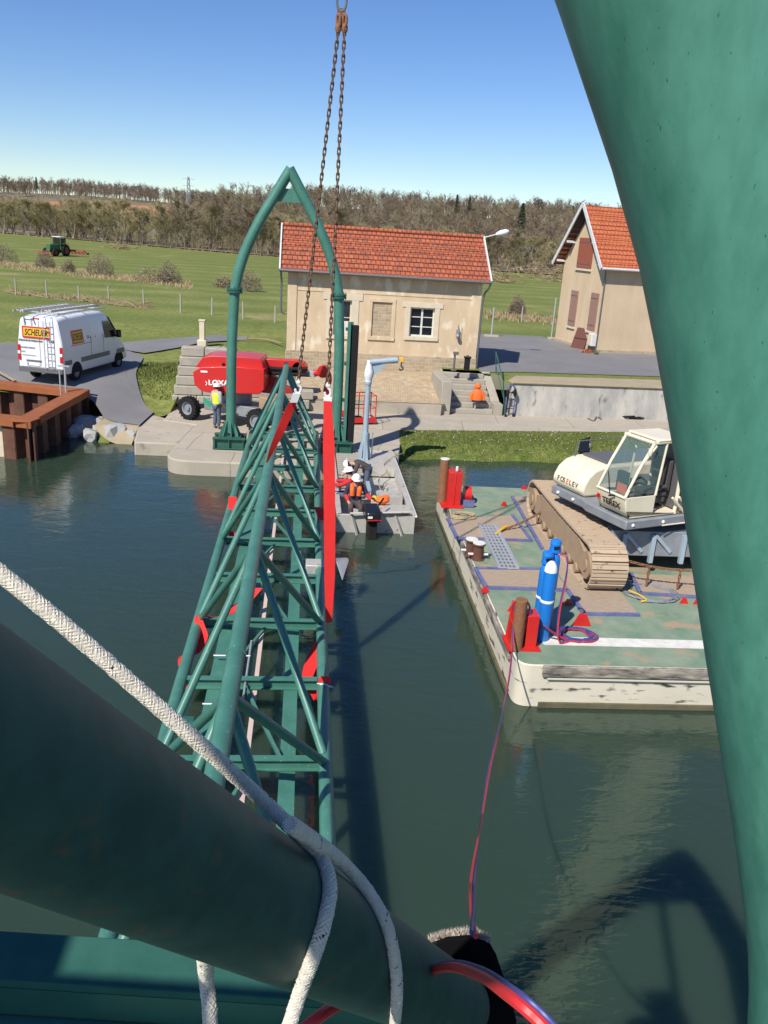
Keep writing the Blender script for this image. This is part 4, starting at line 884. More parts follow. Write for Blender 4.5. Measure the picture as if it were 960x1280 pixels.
MB().cyl((.42, .35, .25), (.62, .35, .25), .24, n=20).build('drum', M['red'], k2); MB().box((.5, -.12, .12), (.32, .04, .2)).build('drum_cheek', M['bluef'], k2)
for (px, py), lb in (((588, 694), 'dark mooring bollard with white top, the one nearer the metal walkway foot'), ((597, 699), 'dark mooring bollard with white top and bolts, nearest to the gas cylinders')):
    t = thing('bollard', lb, 'bollard', G(px, py, ZD + .004), BT, 'bollards on the barge edge')
    MB().lathe([(.155, 0), (.155, .03), (.125, .03), (.125, .36), (.155, .37), (.155, .41)], 24).build('drum', M['pile'], t); MB().cyl((0, 0, .41), (0, 0, .425), .15, n=24).build('white_top', M['whitep'], t)
    mb = MB(); mb.cyl((-.24, 0, .13), (.24, 0, .13), .03); mb.build('cross_pin', M['whitep'], t)
wk = thing('metal_walkway', 'pale perforated metal walkway plank lying across the barge deck', 'walkway')
a, b_ = G(609, 656, ZD + .06), G(636, 710, ZD + .06); d = (b_ - a).normalized(); n_ = Vector((d.y, -d.x, 0)); Lw = (b_ - a).length; rz = math.atan2(d.y, d.x)
mb = MB(); wd = .46; cm = (a + b_) / 2
for s in (-1, 1): mb.bar(a + n_ * s * wd / 2, b_ + n_ * s * wd / 2, .04, .09)
for i in range(15): p = a + d * Lw * (i + .0) / 14; mb.bar(p - n_ * wd / 2, p + n_ * wd / 2, .035, .03)
for i in range(5): o = n_ * (i - 2) * .095; mb.bar(a + o, b_ + o, .05, .028)
mb.build('grating', M['galv'], wk)
def coil(name, label, c, R_, r, turns, m, seed, cat='rope', z=0, kids=None):
    rg = random.Random(seed); pts = []
    for i in range(turns * 14): 
        a = i / 14 * 2 * math.pi; rr = R_ * (.72 + .3 * rg.random()) ; pts.append(Vector((c.x + rr * math.cos(a) + .06 * math.sin(a * .31 + seed), c.y + rr * .9 * math.sin(a), c.z + r + rg.random() * r * 2.2 + i / (turns * 14) * r * 2)))
    t = thing(name, label, cat); 
    if kids:
        MB().tube(spline(pts, 3), r, 6).build(kids[0][0], kids[0][1], t); MB().tube([p + Vector((.0, .0, r * 1.7)) for p in spline(pts, 3)], r * .9, 6).build(kids[1][0], kids[1][1], t)
    else: MB().tube(spline(pts, 3), r, 6).build('coil', m, t)
    return t
coil('rope_coil', 'coil of tan hemp rope on the barge deck by the red box', G(579, 647, ZD), .34, .018, 8, M['ropebrown'], 1)
coil('hose_coil', 'coil of red and blue gas hose beside the blue cylinders', G(720, 796, ZD), .36, .013, 6, None, 2, 'hose', kids=(('red_hose', M['hosered']), ('blue_hose', M['hoseblue'])))
coil('wire_coil', 'loose coil of grey wire cable by the crawler track end', G(812, 742, ZD), .62, .011, 7, M['grey'], 3, 'cable')
tag(MB().tube(spline([G(786, 738, ZD + .03), G(800, 744, ZD + .05), G(808, 750, ZD + .05), G(801, 752, ZD + .03)], 5), .02, 8).build('yellow_hose', M['yellow']), 'short yellow hose lying over the grey wire coil', 'hose')
# gas cylinders
def cyl_(label, px, py, h, cap_m, group, valve):
    t = thing('gas_cylinder', label, 'gas cylinder', G(px, py, ZD + .006), .3, group); r = .125
    MB().lathe([(r * .93, 0), (r, .03), (r, h), (r * .97, h + .001)], 28).build('body', M['blue'], t)
    k = [(r * .97, h), (r * .93, h + .06), (r * .8, h + .12), (r * .55, h + .17), (.04, h + .2)]
    MB().lathe(k, 28).build('shoulder', cap_m, t)
    if valve:
        mb = MB(); mb.lathe([(.10, h + .17), (.115, h + .19), (.115, h + .25), (.105, h + .25), (.105, h + .34), (.115, h + .35), (.10, h + .42), (.05, h + .44)], 20); v = mb.build('valve_guard', M['blue'], t)
        MB().box((-.03, -.105, h + .30), (.11, .03, .05)).build('guard_opening', M['black'], v)
    MB().lathe([(r + .003, h * .56), (r + .008, h * .57), (r + .008, h * .59), (r + .003, h * .60)], 24).build('strap', M['tagw'], t)
    return t
cyl_('blue gas cylinder with round white shoulder standing in front', 677, 799, 1.42, M['tagw'], 'blue gas cylinders', False)
cyl_('blue gas cylinder with tall valve guard behind the white shouldered one', 681, 783, 1.42, M['blue'], 'blue gas cylinders', True)
cyl_('shorter blue gas cylinder half hidden at the left of the group', 673, 786, 1.22, M['blue'], 'blue gas cylinders', True)
q = G(677, 799, ZD)
twin('cylinder_hose', 'twin hose looping from the cylinder valves down to the coil', [q + Vector((.12, .1, 1.75)), q + Vector((.27, .0, 1.7)), q + Vector((.30, .0, 1.3)), q + Vector((.24, -.1, .6)), q + Vector((.28, -.2, .1)), q + Vector((.55, -.05, .04))], .013, n=8)
twin('post_hose', 'twin hose tied in loops round the brown corner post', [G(641, 806, 1.15), Y(644, 775, 14.12), Y(660, 775, 14.1), Y(661, 755, 14.1), Y(646, 750, 14.05), Y(641, 762, 14.05), Y(662, 770, 14.15), Y(690, 790, 14.35), G(706, 800, ZD + .04)], .012, n=8)
# chain lashings
def lash(label, a, b_, drops, sag=.12):
    t = thing('lashing_chain', label, 'chain'); mb = MB(); a, b_ = Vector(a), Vector(b_); n = int((b_ - a).length / .088)
    for i in range(n + 1):
        f = i / n; p = a.lerp(b_, f) - Vector((0, 0, sag * 4 * f * (1 - f))); link_mesh(mb, p, b_ - a, Vector((0, 1, .4)) if i % 2 else Vector((0, -.4, 1)), .13, .075, .013, 10)
    mb.build('links', M['rust'], t)
    for f in drops:
        mb = MB(); p = a.lerp(b_, f) - Vector((0, 0, sag * 4 * f * (1 - f)))
        for i in range(6): link_mesh(mb, p - Vector((0, 0, .08 + i * .085)), Vector((0, 0, 1)), Vector((0, 1, 0)) if i % 2 else Vector((1, 0, 0)), .13, .075, .013, 10)
        mb.build('hanging_links', M['rust'], t)
lash('rusty lashing chain with hanging ends in front of the crane undercarriage', Y(772, 697, 17.5), Y(890, 712, 17.3), (.35, .68))
lash('rusty lashing chain between the deck and the side of the crawler track', G(628, 662, ZD + .05), Y(676, 640, 21.2), (), .05)
tag(MB().tube(spline([G(620, 667, ZD + .06), G(628, 661, ZD + .1), G(634, 658, ZD + .1)], 4), .035, 8).build('ratchet_hook', M['yellow']), 'orange yellow ratchet hook at the deck end of a lashing chain', 'hook')

# ---------------------------------------------------------------- crawler crane
CO = Vector((6.62, 19.9, ZD + .012)); UT = .10
cr = thing('crawler_crane', 'cream crawler crane with glazed cab on muddy tracks standing on the barge', 'crane', CO, UT)
def track_unit(xc):
    t = bpy.data.objects.new('crawler_track', None); COL.objects.link(t); t.parent = cr
    Lh, r, w = 2.40, .50, .82; path = []
    n1 = 22
    for i in range(n1): path.append((-Lh + 2 * Lh * i / n1, 2 * r + .03 * math.sin(math.pi * i / n1) * -1, 0))
    for i in range(9): a = 90 - 180 * i / 9; path.append((Lh + r * math.cos(R(a)), r + r * math.sin(R(a)), 0))
    for i in range(n1): path.append((Lh - 2 * Lh * i / n1, 0, 0))
    for i in range(9): a = -90 - 180 * i / 9; path.append((-Lh + r * math.cos(R(a)), r + r * math.sin(R(a)), 0))
    mb = MB(); k = len(path)
    for i in range(k):
        a, b_ = path[i], path[(i + 1) % k]; m_ = ((a[0] + b_[0]) / 2, (a[1] + b_[1]) / 2); an = math.atan2(b_[1] - a[1], b_[0] - a[0]); ln = math.hypot(b_[0] - a[0], b_[1] - a[1])
        T = Matrix.Translation((xc, m_[0], m_[1])) @ Matrix.Rotation(an, 4, 'X')
        mb.box((0, 0, -.0), (w, ln * .86, .05), M=T); mb.box((0, ln * .3, .028), (w - .02, .035, .03), M=T)
    sh = mb.build('track_shoes', M['track'], t)
    s = MB(); s.prism([(xc - w / 2 + .06, -Lh - .1, .2), (xc - w / 2 + .06, Lh + .1, .2), (xc - w / 2 + .06, Lh + .2, .55), (xc - w / 2 + .06, Lh * .7, .86), (xc - w / 2 + .06, -Lh * .7, .86), (xc - w / 2 + .06, -Lh - .2, .55)], (w - .12, 0, 0)); s.build('side_frame', M['mud'], t, bev=.02)
    w_ = MB()
    for yy in (-Lh, Lh): w_.cyl((xc - w / 2 + .02, yy, r), (xc + w / 2 - .02, yy, r), r * .62, n=20); w_.cyl((xc - w / 2 - .01, yy, r), (xc + w / 2 + .01, yy, r), .14, n=14)
    for i in range(7): w_.cyl((xc - w / 2 + .03, -1.7 + i * .57, .15), (xc + w / 2 - .03, -1.7 + i * .57, .15), .12, n=12)
    w_.build('rollers', M['mud'], t)
track_unit(-1.92); track_unit(1.92)
mb = MB(); mb.box((0, 0, .72), (3.0, 2.3, .5)); mb.box((0, -1.35, .72), (2.9, .35, .62)); mb.box((0, 1.35, .72), (2.9, .35, .62)); mb.cyl((0, 0, .95), (0, 0, 1.25), .85, n=32); mb.build('undercarriage', M['grey'], cr, bev=.02)
mb = MB()
for x in (-1.15, -.45, .3, 1.0): mb.box((x, -1.56, .62), (.1, .1, .7)); mb.prism([(x, -1.6, .95), (x + .45, -1.56, .50), (x + .5, -1.56, .56), (x + .05, -1.6, 1.0)], (0, .04, 0))
mb.build('bracing_lugs', M['steel'], cr)
# upper works: +X of this frame is the way the crane faces
UP = bpy.data.objects.new('upper_works', None); COL.objects.link(UP); UP.parent = cr; UP.location = (0, 0, 1.25); UP.rotation_euler = (0, 0, R(CRANE_DEG) - UT)
mb = MB(); mb.prism([(-2.6, -1.4, 0), (2.0, -1.4, 0), (2.0, -.15, 0), (2.1, .1, 0), (2.1, 1.5, 0), (-2.6, 1.5, 0)], (0, 0, .22)); mb.build('base_frame', M['grey'], UP, bev=.03)
# right-hand hood with the round nose
prof = [(1.90, .23), (2.01, .38), (1.98, .54), (1.87, .74), (1.67, .90), (1.40, .98), (-2.5, 1.02), (-2.55, .23)]
mb = MB(); mb.prism([(x, -1.42, z) for x, z in prof], (0, 1.2, 0)); mb.build('hood', M['cream'], UP, bev=.06)
MB().box((.2, -.82, 1.02), (2.1, .9, .05)).build('hood_grille', M['zinc'], UP)
MB().box((-1.6, .3, .75), (1.8, 2.2, .95)).build('engine_cover', M['cream'], UP, bev=.06)
MB().box((-2.75, 0, .55), (.5, 2.7, .9)).build('counterweight', M['cream'], UP, bev=.08)
# cab (left side, y > 0)
cx0, cx1, cy0, cy1, cz0, cz1 = .55, 2.05, .45, 1.42, .24, 2.0
fp = [(cx1 - .12, cz0), (cx1 + .06, cz0 + .18), (cx1 + .12, cz0 + .50), (cx1 - .50, cz1 - .04), (cx1 - .62, cz1)]      # front profile
mb = MB(); mb.prism([(fp[0][0], cy0, fp[0][1]), (fp[1][0], cy0, fp[1][1]), (fp[2][0], cy0, fp[2][1]), (cx1 - .02, cy0, cz0 + .50), (cx1 - .04, cy0, cz0 + .06), (cx0, cy0, cz0 + .06), (cx0, cy0, cz0)], (0, cy1 - cy0, 0)); mb.build('cab_front_panel', M['cream'], UP, bev=.015)
cb = MB()
for yy in (cy0 + .03, cy1 - .03):
    cb.tube([(fp[2][0] - .01, yy, fp[2][1]), ((fp[2][0] + fp[3][0]) / 2 + .035, yy, (fp[2][1] + fp[3][1]) / 2), (fp[3][0], yy, fp[3][1])], .035, 8); cb.tube([(cx0 + .62, yy, cz1 - .02), (cx0 + .72, yy, cz0 + .5)], .03, 8)
    cb.tube([(cx0 + .04, yy, cz1 - .04), (cx0 + .04, yy, cz0)], .045, 8); cb.tube([(fp[3][0], yy, fp[3][1]), (cx0 + .04, yy, cz1 - .02)], .04, 8)
cb.tube([(fp[3][0], cy0, fp[3][1]), (fp[3][0], cy1, fp[3][1])], .045, 8); cb.tube([(fp[2][0], cy0, fp[2][1]), (fp[2][0], cy1, fp[2][1])], .03, 8)
cb.build('cab_frame', M['cream'], UP)
mb = MB(); mb.prism([(cx0 - .02, cy0 - .02, cz1 - .02), (fp[4][0] + .05, cy0 - .02, cz1 - .02), (fp[4][0] + .05, cy1 + .02, cz1 - .02), (cx0 - .02, cy1 + .02, cz1 - .02)], (0, 0, .07)); mb.build('cab_roof', M['cream'], UP, bev=.03)
mb = MB(); ym = .02
q = [(fp[2][0], fp[2][1] + .03), ((fp[2][0] + fp[3][0]) / 2 + .035, (fp[2][1] + fp[3][1]) / 2), (fp[3][0], fp[3][1] - .03)]
mb._add([(q[0][0], cy0 + .05, q[0][1]), (q[0][0], cy1 - .05, q[0][1]), (q[1][0], cy0 + .05, q[1][1]), (q[1][0], cy1 - .05, q[1][1]), (q[2][0], cy0 + .05, q[2][1]), (q[2][0], cy1 - .05, q[2][1])], [(0, 1, 3, 2), (2, 3, 5, 4)]); mb.build('windscreen', M['glass'], UP)
for yy, nm in ((cy0 + .02, 'side_window'), (cy1 - .02, 'side_window')):
    mb = MB(); mb.poly([(cx0 + .76, yy, cz0 + .56), (cx1 + .04, yy, cz0 + .56), (cx1 - .21, yy, cz0 + 1.15), (fp[3][0] - .06, yy, cz1 - .08), (cx0 + .66, yy, cz1 - .08)]); mb.build(nm, M['glass'], UP)
mb = MB(); mb.prism([(cx0 + .72, cy1 - .04, cz0), (cx1 - .1, cy1 - .04, cz0), (cx1 + .05, cy1 - .04, cz0 + .18), (cx1 + .10, cy1 - .04, cz0 + .50), (cx0 + .72, cy1 - .04, cz0 + .50)], (0, .03, 0)); mb.build('side_panel', M['cream'], UP, bev=.01)
mb = MB(); mb.box((cx0 + .02, .93, cz0 + .9), (.03, .9, 1.6)); mb.build('cab_rear_panel', M['zinc'], UP)
mb = MB(); mb.box((cx0 + .45, .95, cz0 + .30), (.5, .5, .16)); mb.box((cx0 + .45, .95, cz0 + .44), (.52, .54, .14)); mb.box((cx0 + .18, .95, cz0 + .85), (.16, .5, .75)); mb.box((cx0 + .45, 1.24, cz0 + .62), (.4, .08, .10)); mb.build('driver_seat', M['charcoal'], UP, bev=.05)
mb = MB(); mb.box((cx0 + .45, .95, cz0 + .14), (.44, .46, .05)); mb.box((cx0 + .45, .95, cz0 + .22), (.40, .42, .05)); mb.build('seat_bellows', M['black'], UP, bev=.02)
mb = MB(); mb.box((cx1 - .3, .8, cz0 + .72), (.12, .3, .42)); mb.tube([(cx1 - .35, 1.0, cz0 + .2), (cx1 - .30, 1.05, cz0 + .85)], .025, 6); mb.build('console', M['black'], UP, bev=.02)
mb = MB(); mb.box((cx1 - .06, 1.06, cz0 + .62), (.015, .30, .22)); mb.build('orange_notice', M['orange'], UP)
mb = MB(); mb.tube([(fp[2][0] + .05, .95, fp[2][1] - .02), (fp[2][0] - .0, .75, fp[2][1] + .45)], .012, 5); mb.tube([(fp[2][0] + .07, .95, fp[2][1] - .06), (fp[2][0] + .03, 1.1, fp[2][1] - .02)], .02, 6); mb.build('wiper', M['black'], UP)
mb = MB(); mb.tube([(fp[2][0] - .05, cy1 + .03, fp[2][1] + .25), (cx1 - .16, cy1 + .06, cz0 + 1.3), (fp[3][0], cy1 + .05, cz1 - .08)], .022, 6); mb.ball((cx1 - .30, cy1 + .08, cz0 + 1.55), (.05, .05, .1), 8); mb.build('mirror_bar', M['cream'], UP)
mb = MB(); mb.box((cx0 + .3, .95, cz0 + .02), (1.0, .9, .05)); mb.box((cx0 - .35, 1.28, cz0 - .1), (2.2, .35, .05)); mb.build('cab_step', M['mud'], UP)
mb = MB(); mb.tube([(cx0 - .2, cy1 + .06, cz0 + .02), (cx0 + .25, cy1 + .04, cz0 + .42)], .03, 6); mb.tube([(cx0 - .4, cy1 + .06, cz0 + .02), (cx0 + .05, cy1 + .04, cz0 + .42)], .03, 6); mb.tube([(cx0 + .5, cy1 + .12, cz0 - .2), (cx0 - .9, cy1 + .12, cz0 - .2)], .018, 6); mb.build('grab_rail', M['cream'], UP)
mb = MB(); mb.tube([(1.5, -1.3, .98), (1.4, -1.3, 1.35), (-.6, -1.3, 1.38), (-.7, -1.3, 1.0)], .018, 6); mb.tube([(1.0, -1.3, 1.0), (1.0, -1.3, 1.37)], .015, 6); mb.build('hood_handrail', M['zinc'], UP)
for x in (.9, 0, -.9): MB().box((x, -1.428, .62), (.012, .012, .7)).build('hood_seam', M['zinc'], UP)
mb = MB(); mb.tube(spline([(.2, .1, .5), (.6, .15, .75), (1.1, .2, .55), (1.7, .28, .6)], 5), .03, 6); mb.tube(spline([(.2, .2, .45), (.7, .25, .65), (1.2, .3, .5), (1.8, .34, .5)], 5), .025, 6); mb.build('hydraulic_hoses', M['black'], UP)
for x, y in ((2.0 - .1, -1.1), (1.9, -.5), (1.9, 1.2), (1.0, 1.45)): MB().ball((x + .12 if y < 0 else x, y if y < 0 else 1.5, .11), (.04, .04, .04), 8).build('work_lamp', M['tagw'], UP)
mb = MB(); mb.lathe([(.05, 0), (.05, .1), (.02, .13)], 12, Matrix.Translation((cx0 + .2, 1.2, cz1 + .05))); mb.build('beacon', M['orange'], UP)
# writing
text('cab_lettering', 'TEREX', (fp[1][0] + .075, cy0 + .26, cz0 + .22), (0, 1, 0), (.18, 0, 1), .19, M['blackg'], UP, bold=.006, width=.62)
MB().box((fp[1][0] + .085, cy0 + .12, cz0 + .32), (.012, .1, .1)).build('cab_emblem', M['tail'], UP)
ty_ = (-.28, 0, 1)
for i, (chx, mm) in enumerate(zip('FOSELEV', 'zzzozzz')):
    text('hood_lettering', chx, (2.012, -1.22 + i * .118, .42), (0, 1, 0), (-.12, 0, 1), .17, M['orange' if mm == 'o' else 'zinc'], UP, bold=.002)
# telescopic boom rising behind the cab
bm0 = Vector((-2.6, -.05, .95)); tipl = Matrix.Rotation(-R(CRANE_DEG), 4, 'Z') @ (TIP - (CO + Vector((0, 0, 1.25))))
mb = MB(); d = tipl - bm0
mb.bar(bm0, bm0 + d * .42, 1.1, 1.2); mb.build('boom_base', M['boom'], UP, bev=.04)
mb = MB(); mb.bar(bm0 + d * .42, bm0 + d * .72, .9, 1.0); mb.bar(bm0 + d * .72, tipl, .44, .54); mb.build('boom_extension', M['boom'], UP, bev=.03)
mb = MB(); mb.bar(bm0 + Vector((1.5, 0, -.5)), bm0 + d * .16 + Vector((.3, 0, 0)), .24, .24); mb.build('luffing_cylinder', M['galv'], UP)
mb = MB(); mb.box(bm0 + Vector((-.1, -.5, -.1)), (1.4, .12, 1.5)); mb.box(bm0 + Vector((-.1, .5, -.1)), (1.4, .12, 1.5)); mb.build('boom_bracket', M['cream'], UP)

# ================================================================== WORKBOAT
wb = thing('work_boat', 'dull aluminium work boat with a slatted walkway moored at the quay', 'boat', (-.22, 22.3, 0), TH)
WB, WL, WZ = 1.12, 7.3, .56
mb = MB()
for s in (-1, 1): mb.prism([(s * WB, 0, -.3), (s * WB, WL - .4, -.3), (s * WB, WL, .15), (s * WB, WL, WZ), (s * WB, 0, WZ)], (-s * .06, 0, 0)); mb.box((s * (WB - .06), WL / 2, WZ + .02), (.15, WL, .04))
mb.box((0, .03, .13), (2 * WB - .12, .05, .82)); mb.prism([(-WB + .06, WL - .4, -.3), (WB - .06, WL - .4, -.3), (WB - .06, WL, .15), (-WB + .06, WL, .15)], (0, -.05, 0)); mb.box((0, WL - .02, .36), (2 * WB - .12, .05, .42)); mb.box((0, WL / 2, .06), (2 * WB - .12, WL - .4, .04)); mb.build('hull', M['alu'], wb, bev=.008)
mb = MB(); mb.box((.5, WL - 1.05, WZ - .03), (1.1, 2.0, .03)); mb.box((.5, WL - 2.06, WZ - .2), (1.1, .03, .36)); mb.box((.55, .95, WZ - .12), (1.0, .7, .03)); mb.box((.55, 1.3, WZ - .3), (1.0, .03, .36)); mb.box((.55, 3.6, .16), (1.0, 3.0, .02)); mb.box((.62, 2.2, .32), (.7, .6, .34)); mb.build('deck_panel', M['alu'], wb)
mb = MB()
for i in range(19): mb.box((-.52, 2.3 + i * .265, WZ - .02 - (.22 if i < 7 else 0) * (7 - i) / 7), (.85, .15, .035))
mb.build('slatted_walkway', M['woodgrey'], wb)
mb = MB(); mb.box((-.04, 4.6, WZ + .02), (.12, 4.7, .06)); mb.box((-.0, 4.6, WZ - .12), (.03, 4.7, .28)); mb.build('walkway_rail', M['steel'], wb)
mb = MB(); mb.tube([(-.75, -.12, WZ + .05), (WB - .15, -.05, WZ + .12)], .035, 8); mb.bar((-.7, -.05, WZ), (-.45, -.28, -.25), .08, .03); mb.bar((.55, -.05, WZ), (.85, -.25, -.25), .08, .03); mb.build('stern_frame', M['alu'], wb)
mb = MB(); mb.tube([(WB + .03, .0, WZ - .02), (WB + .03, WL, WZ - .02)], .035, 8); mb.build('gunwale_rope', M['tagw'], wb)
om = thing('outboard_motor', 'black outboard motor clamped on the stern of the work boat', 'outboard motor', (-.35, 22.05, 0), TH + .12)
mb = MB(); mb.prism([(-.22, -.42, .52), (.22, -.42, .52), (.24, .22, .62), (-.24, .22, .62)], (0, .02, .30)); mb.build('cowling', M['blackg'], om, bev=.07)
mb = MB(); mb.box((.0, -.46, .62), (.42, .012, .03)); mb.build('red_stripe', M['red'], om); mb = MB(); mb.box((-.12, -.445, .70), (.13, .012, .06)); mb.build('white_badge', M['tagw'], om)
mb = MB(); mb.prism([(-.12, -.3, .5), (.12, -.3, .5), (.12, .1, .5), (-.12, .1, .5)], (0, -.05, -.8)); mb.box((0, -.12, -.12), (.4, .5, .03)); mb.build('leg', M['black'], om, bev=.02)
mb = MB(); mb.tube([(.1, .2, .68), (.35, .55, .78), (.5, .8, .85)], .03, 8); mb.build('tiller', M['black'], om)
ob = thing('orange_bag', 'orange and yellow waterproof bag behind the outboard motor', 'bag', G(478, 627, .55), .3)
mb = MB(); mb.ball((0, 0, .05), (.22, .17, .13), 12); mb.ball((.1, .05, .1), (.14, .12, .1), 10); mb.build('bag_body', M['orange'], ob); mb = MB(); mb.ball((-.22, .1, .07), (.10, .12, .10), 10); mb.build('yellow_flap', M['yellow'], ob)
tag(MB().tube(spline([G(483, 606, .3), G(476, 612, .45), G(474, 598, .45), G(483, 590, .45), G(480, 580, .58), G(492, 571, .6), G(500, 568, .6), G(505, 566, .55)], 6), .016, 6).build('mooring_rope', M['ropebrown']), 'pale mooring rope lying over the bow of the work boat', 'rope')
tag(MB().box(G(464, 575, .5) + Vector((.0, .2, .45)), (.05, .12, .95)).box(G(464, 575, .5) + Vector((-.12, .2, .45)), (.03, .05, .9)).build('mooring_bar', M['galv']), 'short upright galvanised channel post next to the davit foot', 'post')
# ================================================================== DAVIT, LIFT, VAN AND OTHER THINGS ON THE QUAY
dv = thing('davit_crane', 'slim pale blue davit crane with a short arm at the quay edge', 'davit', G(455, 575, .5), .12)
mb = MB(); mb.tube([(0, 0, .0), (0, 0, 1.0)], .13, 16); mb.tube([(0, 0, .95), (0, 0, 2.75)], .095, 16); mb.lathe([(.12, 2.7), (.12, 2.78), (.1, 2.8)], 16)
for j in range(6): a = j * math.pi / 3; mb.prism([(.1 * math.cos(a), .1 * math.sin(a), 0), (.26 * math.cos(a), .26 * math.sin(a), 0), (.1 * math.cos(a), .1 * math.sin(a), .9)], (.012 * math.sin(a), -.012 * math.cos(a), 0))
mb.box((0, 0, .015), (.6, .6, .03)); mb.build('post', M['steel'], dv)
mb = MB(); mb.lathe([(.13, 2.78), (.13, 2.9), (.17, 2.98), (.15, 3.15), (.09, 3.4), (.08, 3.52)], 16); mb.build('slewing_head', M['white'], dv)
at_ = (Y(497, 450, 28.6) - G(455, 575, .5)); ax_ = Matrix.Rotation(-.12, 3, 'Z') @ at_
mb = MB(); mb.tube([(0, 0, 3.45), ax_ * .55 + Vector((0, 0, 3.45 * .45)), ax_], .10, 14); mb.build('arm', M['steel'], dv)
mb = MB(); mb.prism([(.05, -.015, 2.95), (.62, -.015, 3.36), (.1, -.015, 3.44)], (0, .03, 0)); mb.build('arm_gusset', M['steel'], dv)
mb = MB(); e = ax_; mb.cyl(e, e + Vector((.02, 0, 0)), .09, n=12); mb.build('arm_end', M['black'], dv)
hk = thing('shackle_hook', 'small yellow hoist hook hanging from the davit arm end', 'hook', G(455, 575, .5) + at_ + Vector((.14, 0, 0)))
mb = MB(); mb.box((0, 0, .02), (.14, .08, .16)); mb.tube([(-.16, 0, .05), (0, 0, .05)], .025, 6); mb.build('hoist_body', M['yellow'], hk, bev=.01); mb = MB(); mb.tube(spline([(0, 0, -.06), (0, 0, -.2), (.07, 0, -.28), (0, 0, -.34), (-.07, 0, -.3)], 4), .022, 6); mb.build('hook', M['black'], hk)

# ---- red boom lift
bl = thing('boom_lift', 'long red articulated boom lift with black tyres parked behind the green arch', 'boom lift')
def wheel(parent, c, ax_, r, w, hubm, lugs=True):
    ax_ = Vector(ax_).normalized(); z = Vector((0, 0, 1)); x = ax_.cross(z).normalized(); u = x.cross(ax_) * -1
    Mx = Matrix((x, z, ax_)).transposed().to_4x4(); Mx.translation = c
    mb = MB(); mb.lathe([(r * .56, -w * .3), (r * .58, -w / 2), (r * .9, -w / 2), (r * .97, -w * .38), (r * .97, w * .38), (r * .9, w / 2), (r * .58, w / 2), (r * .56, w * .3)], 32, Mx, caps=False)
    if lugs:
        for i in range(20):
            for s in (-1, 1):
                a = 2 * math.pi * (i + .5 * (s > 0)) / 20; T = Mx @ Matrix.Rotation(a, 4, 'Z') @ Matrix.Translation((r * .97, 0, s * w * .25)) @ Matrix.Rotation(s * .6, 4, 'X'); mb.box((0, 0, 0), (r * .1, r * .10, w * .52), M=T)
    t = mb.build('wheel', M['black'], parent)
    h = MB(); h.lathe([(r * .2, -w * .3), (r * .6, -w * .44), (r * .6, w * .44), (r * .5, w * .40), (r * .42, w * .18), (r * .22, w * .20), (r * .2, w * .42), (r * .12, w * .44)], 24, Mx); h.build('rim', hubm, t); return t
wa, wbp = G(237, 524, .5), G(322, 541, .5); dch = (wbp - wa).normalized(); dch.z = 0; npr = Vector((-dch.y, dch.x, 0))
for o in (wa, wbp): 
    wheel(bl, Vector((o.x, o.y, .5 + .47)), -npr, .47, .36, M['grey']); q = o + npr * 1.95; wheel(bl, Vector((q.x, q.y, .5 + .47)), npr, .47, .36, M['grey'])
cc = (wa + wbp) / 2 + npr * .98; cc.z = 0
mb = MB(); rz = math.atan2(dch.y, dch.x); mb.box((cc.x, cc.y, 1.12), (2.6, 1.15, .42), rz); 
for o in (wa, wbp): p = o + npr * .98; mb.box((p.x, p.y, .97), (.25, 1.7, .22), rz + 0)
mb.cyl((cc.x, cc.y, 1.3), (cc.x, cc.y, 1.85), .55, n=24); mb.build('chassis', M['grey'], bl, bev=.02)
gb = MB(); q = wbp + dch * .05 + npr * .15; gb.box((q.x + .35, q.y + .2, 1.6), (.75, .6, .55), rz); gb.build('battery_box', M['mud'], bl, bev=.03)
YB = 31.9
def poly3(px_, y): return [Y(a, b_, y) for a, b_ in px_]
def slab(name, px_, y, dep, m, bev=.03, parent=bl): mb = MB(); mb.prism(poly3(px_, y), (0, dep, 0)); return mb.build(name, m, parent, bev=bev)
tr = slab('turntable_cover', [(241, 465), (251, 459), (292, 458), (330, 462), (330, 487), (324, 493), (262, 491), (252, 489), (243, 481)], YB, 1.7, M['red'], .025)
slab('engine_hood', [(244, 459), (253, 447), (262, 445), (300, 446), (326, 449), (330, 463), (292, 458.5), (251, 459.5)], YB + .25, 1.5, M['red'], .02)
slab('boom', [(285, 446), (372, 451), (378, 458), (374, 466), (352, 467), (338, 466), (300, 478), (292, 470)], YB + 1.2, .5, M['red'], .02)
slab('lower_boom', [(320, 478), (350, 481), (366, 487), (366, 492), (338, 492), (310, 489)], YB + 1.25, .42, M['red_dark'], .02)
slab('tower_link', [(318, 466), (330, 464), (348, 474), (352, 484), (322, 480)], YB + 1.3, .4, M['red_dark'], .02)
hs = MB(); hs.tube(spline([Y(*p, YB + 1.12) for p in ((384, 461), (345, 461), (327, 457), (325, 462), (333, 466), (386, 469))], 6), .075, 8); hs.build('hose_carrier', M['black'], bl)
mb = MB(); c = Y(374, 462, YB + 1.2); mb.cyl(c, c + Vector((0, .6, 0)), .3, n=20); mb.build('boom_knuckle', M['red'], bl)
mb = MB(); mb.bar(Y(374, 464, YB + 1.4), Y(394, 468, YB + 1.3), .22, .24); mb.build('telescope_end', M['galv'], bl, bev=.01)
mb = MB(); mb.tube(spline([Y(392, 467, YB + 1.3), Y(402, 465, YB + 1.3), Y(409, 466, YB + 1.3), Y(411, 476, YB + 1.3), Y(408, 492, YB + 1.3), Y(420, 512, YB + 1.4), Y(432, 519, YB + 1.5)], 4), .13, 10); mb.build('jib_arm', M['red'], bl)
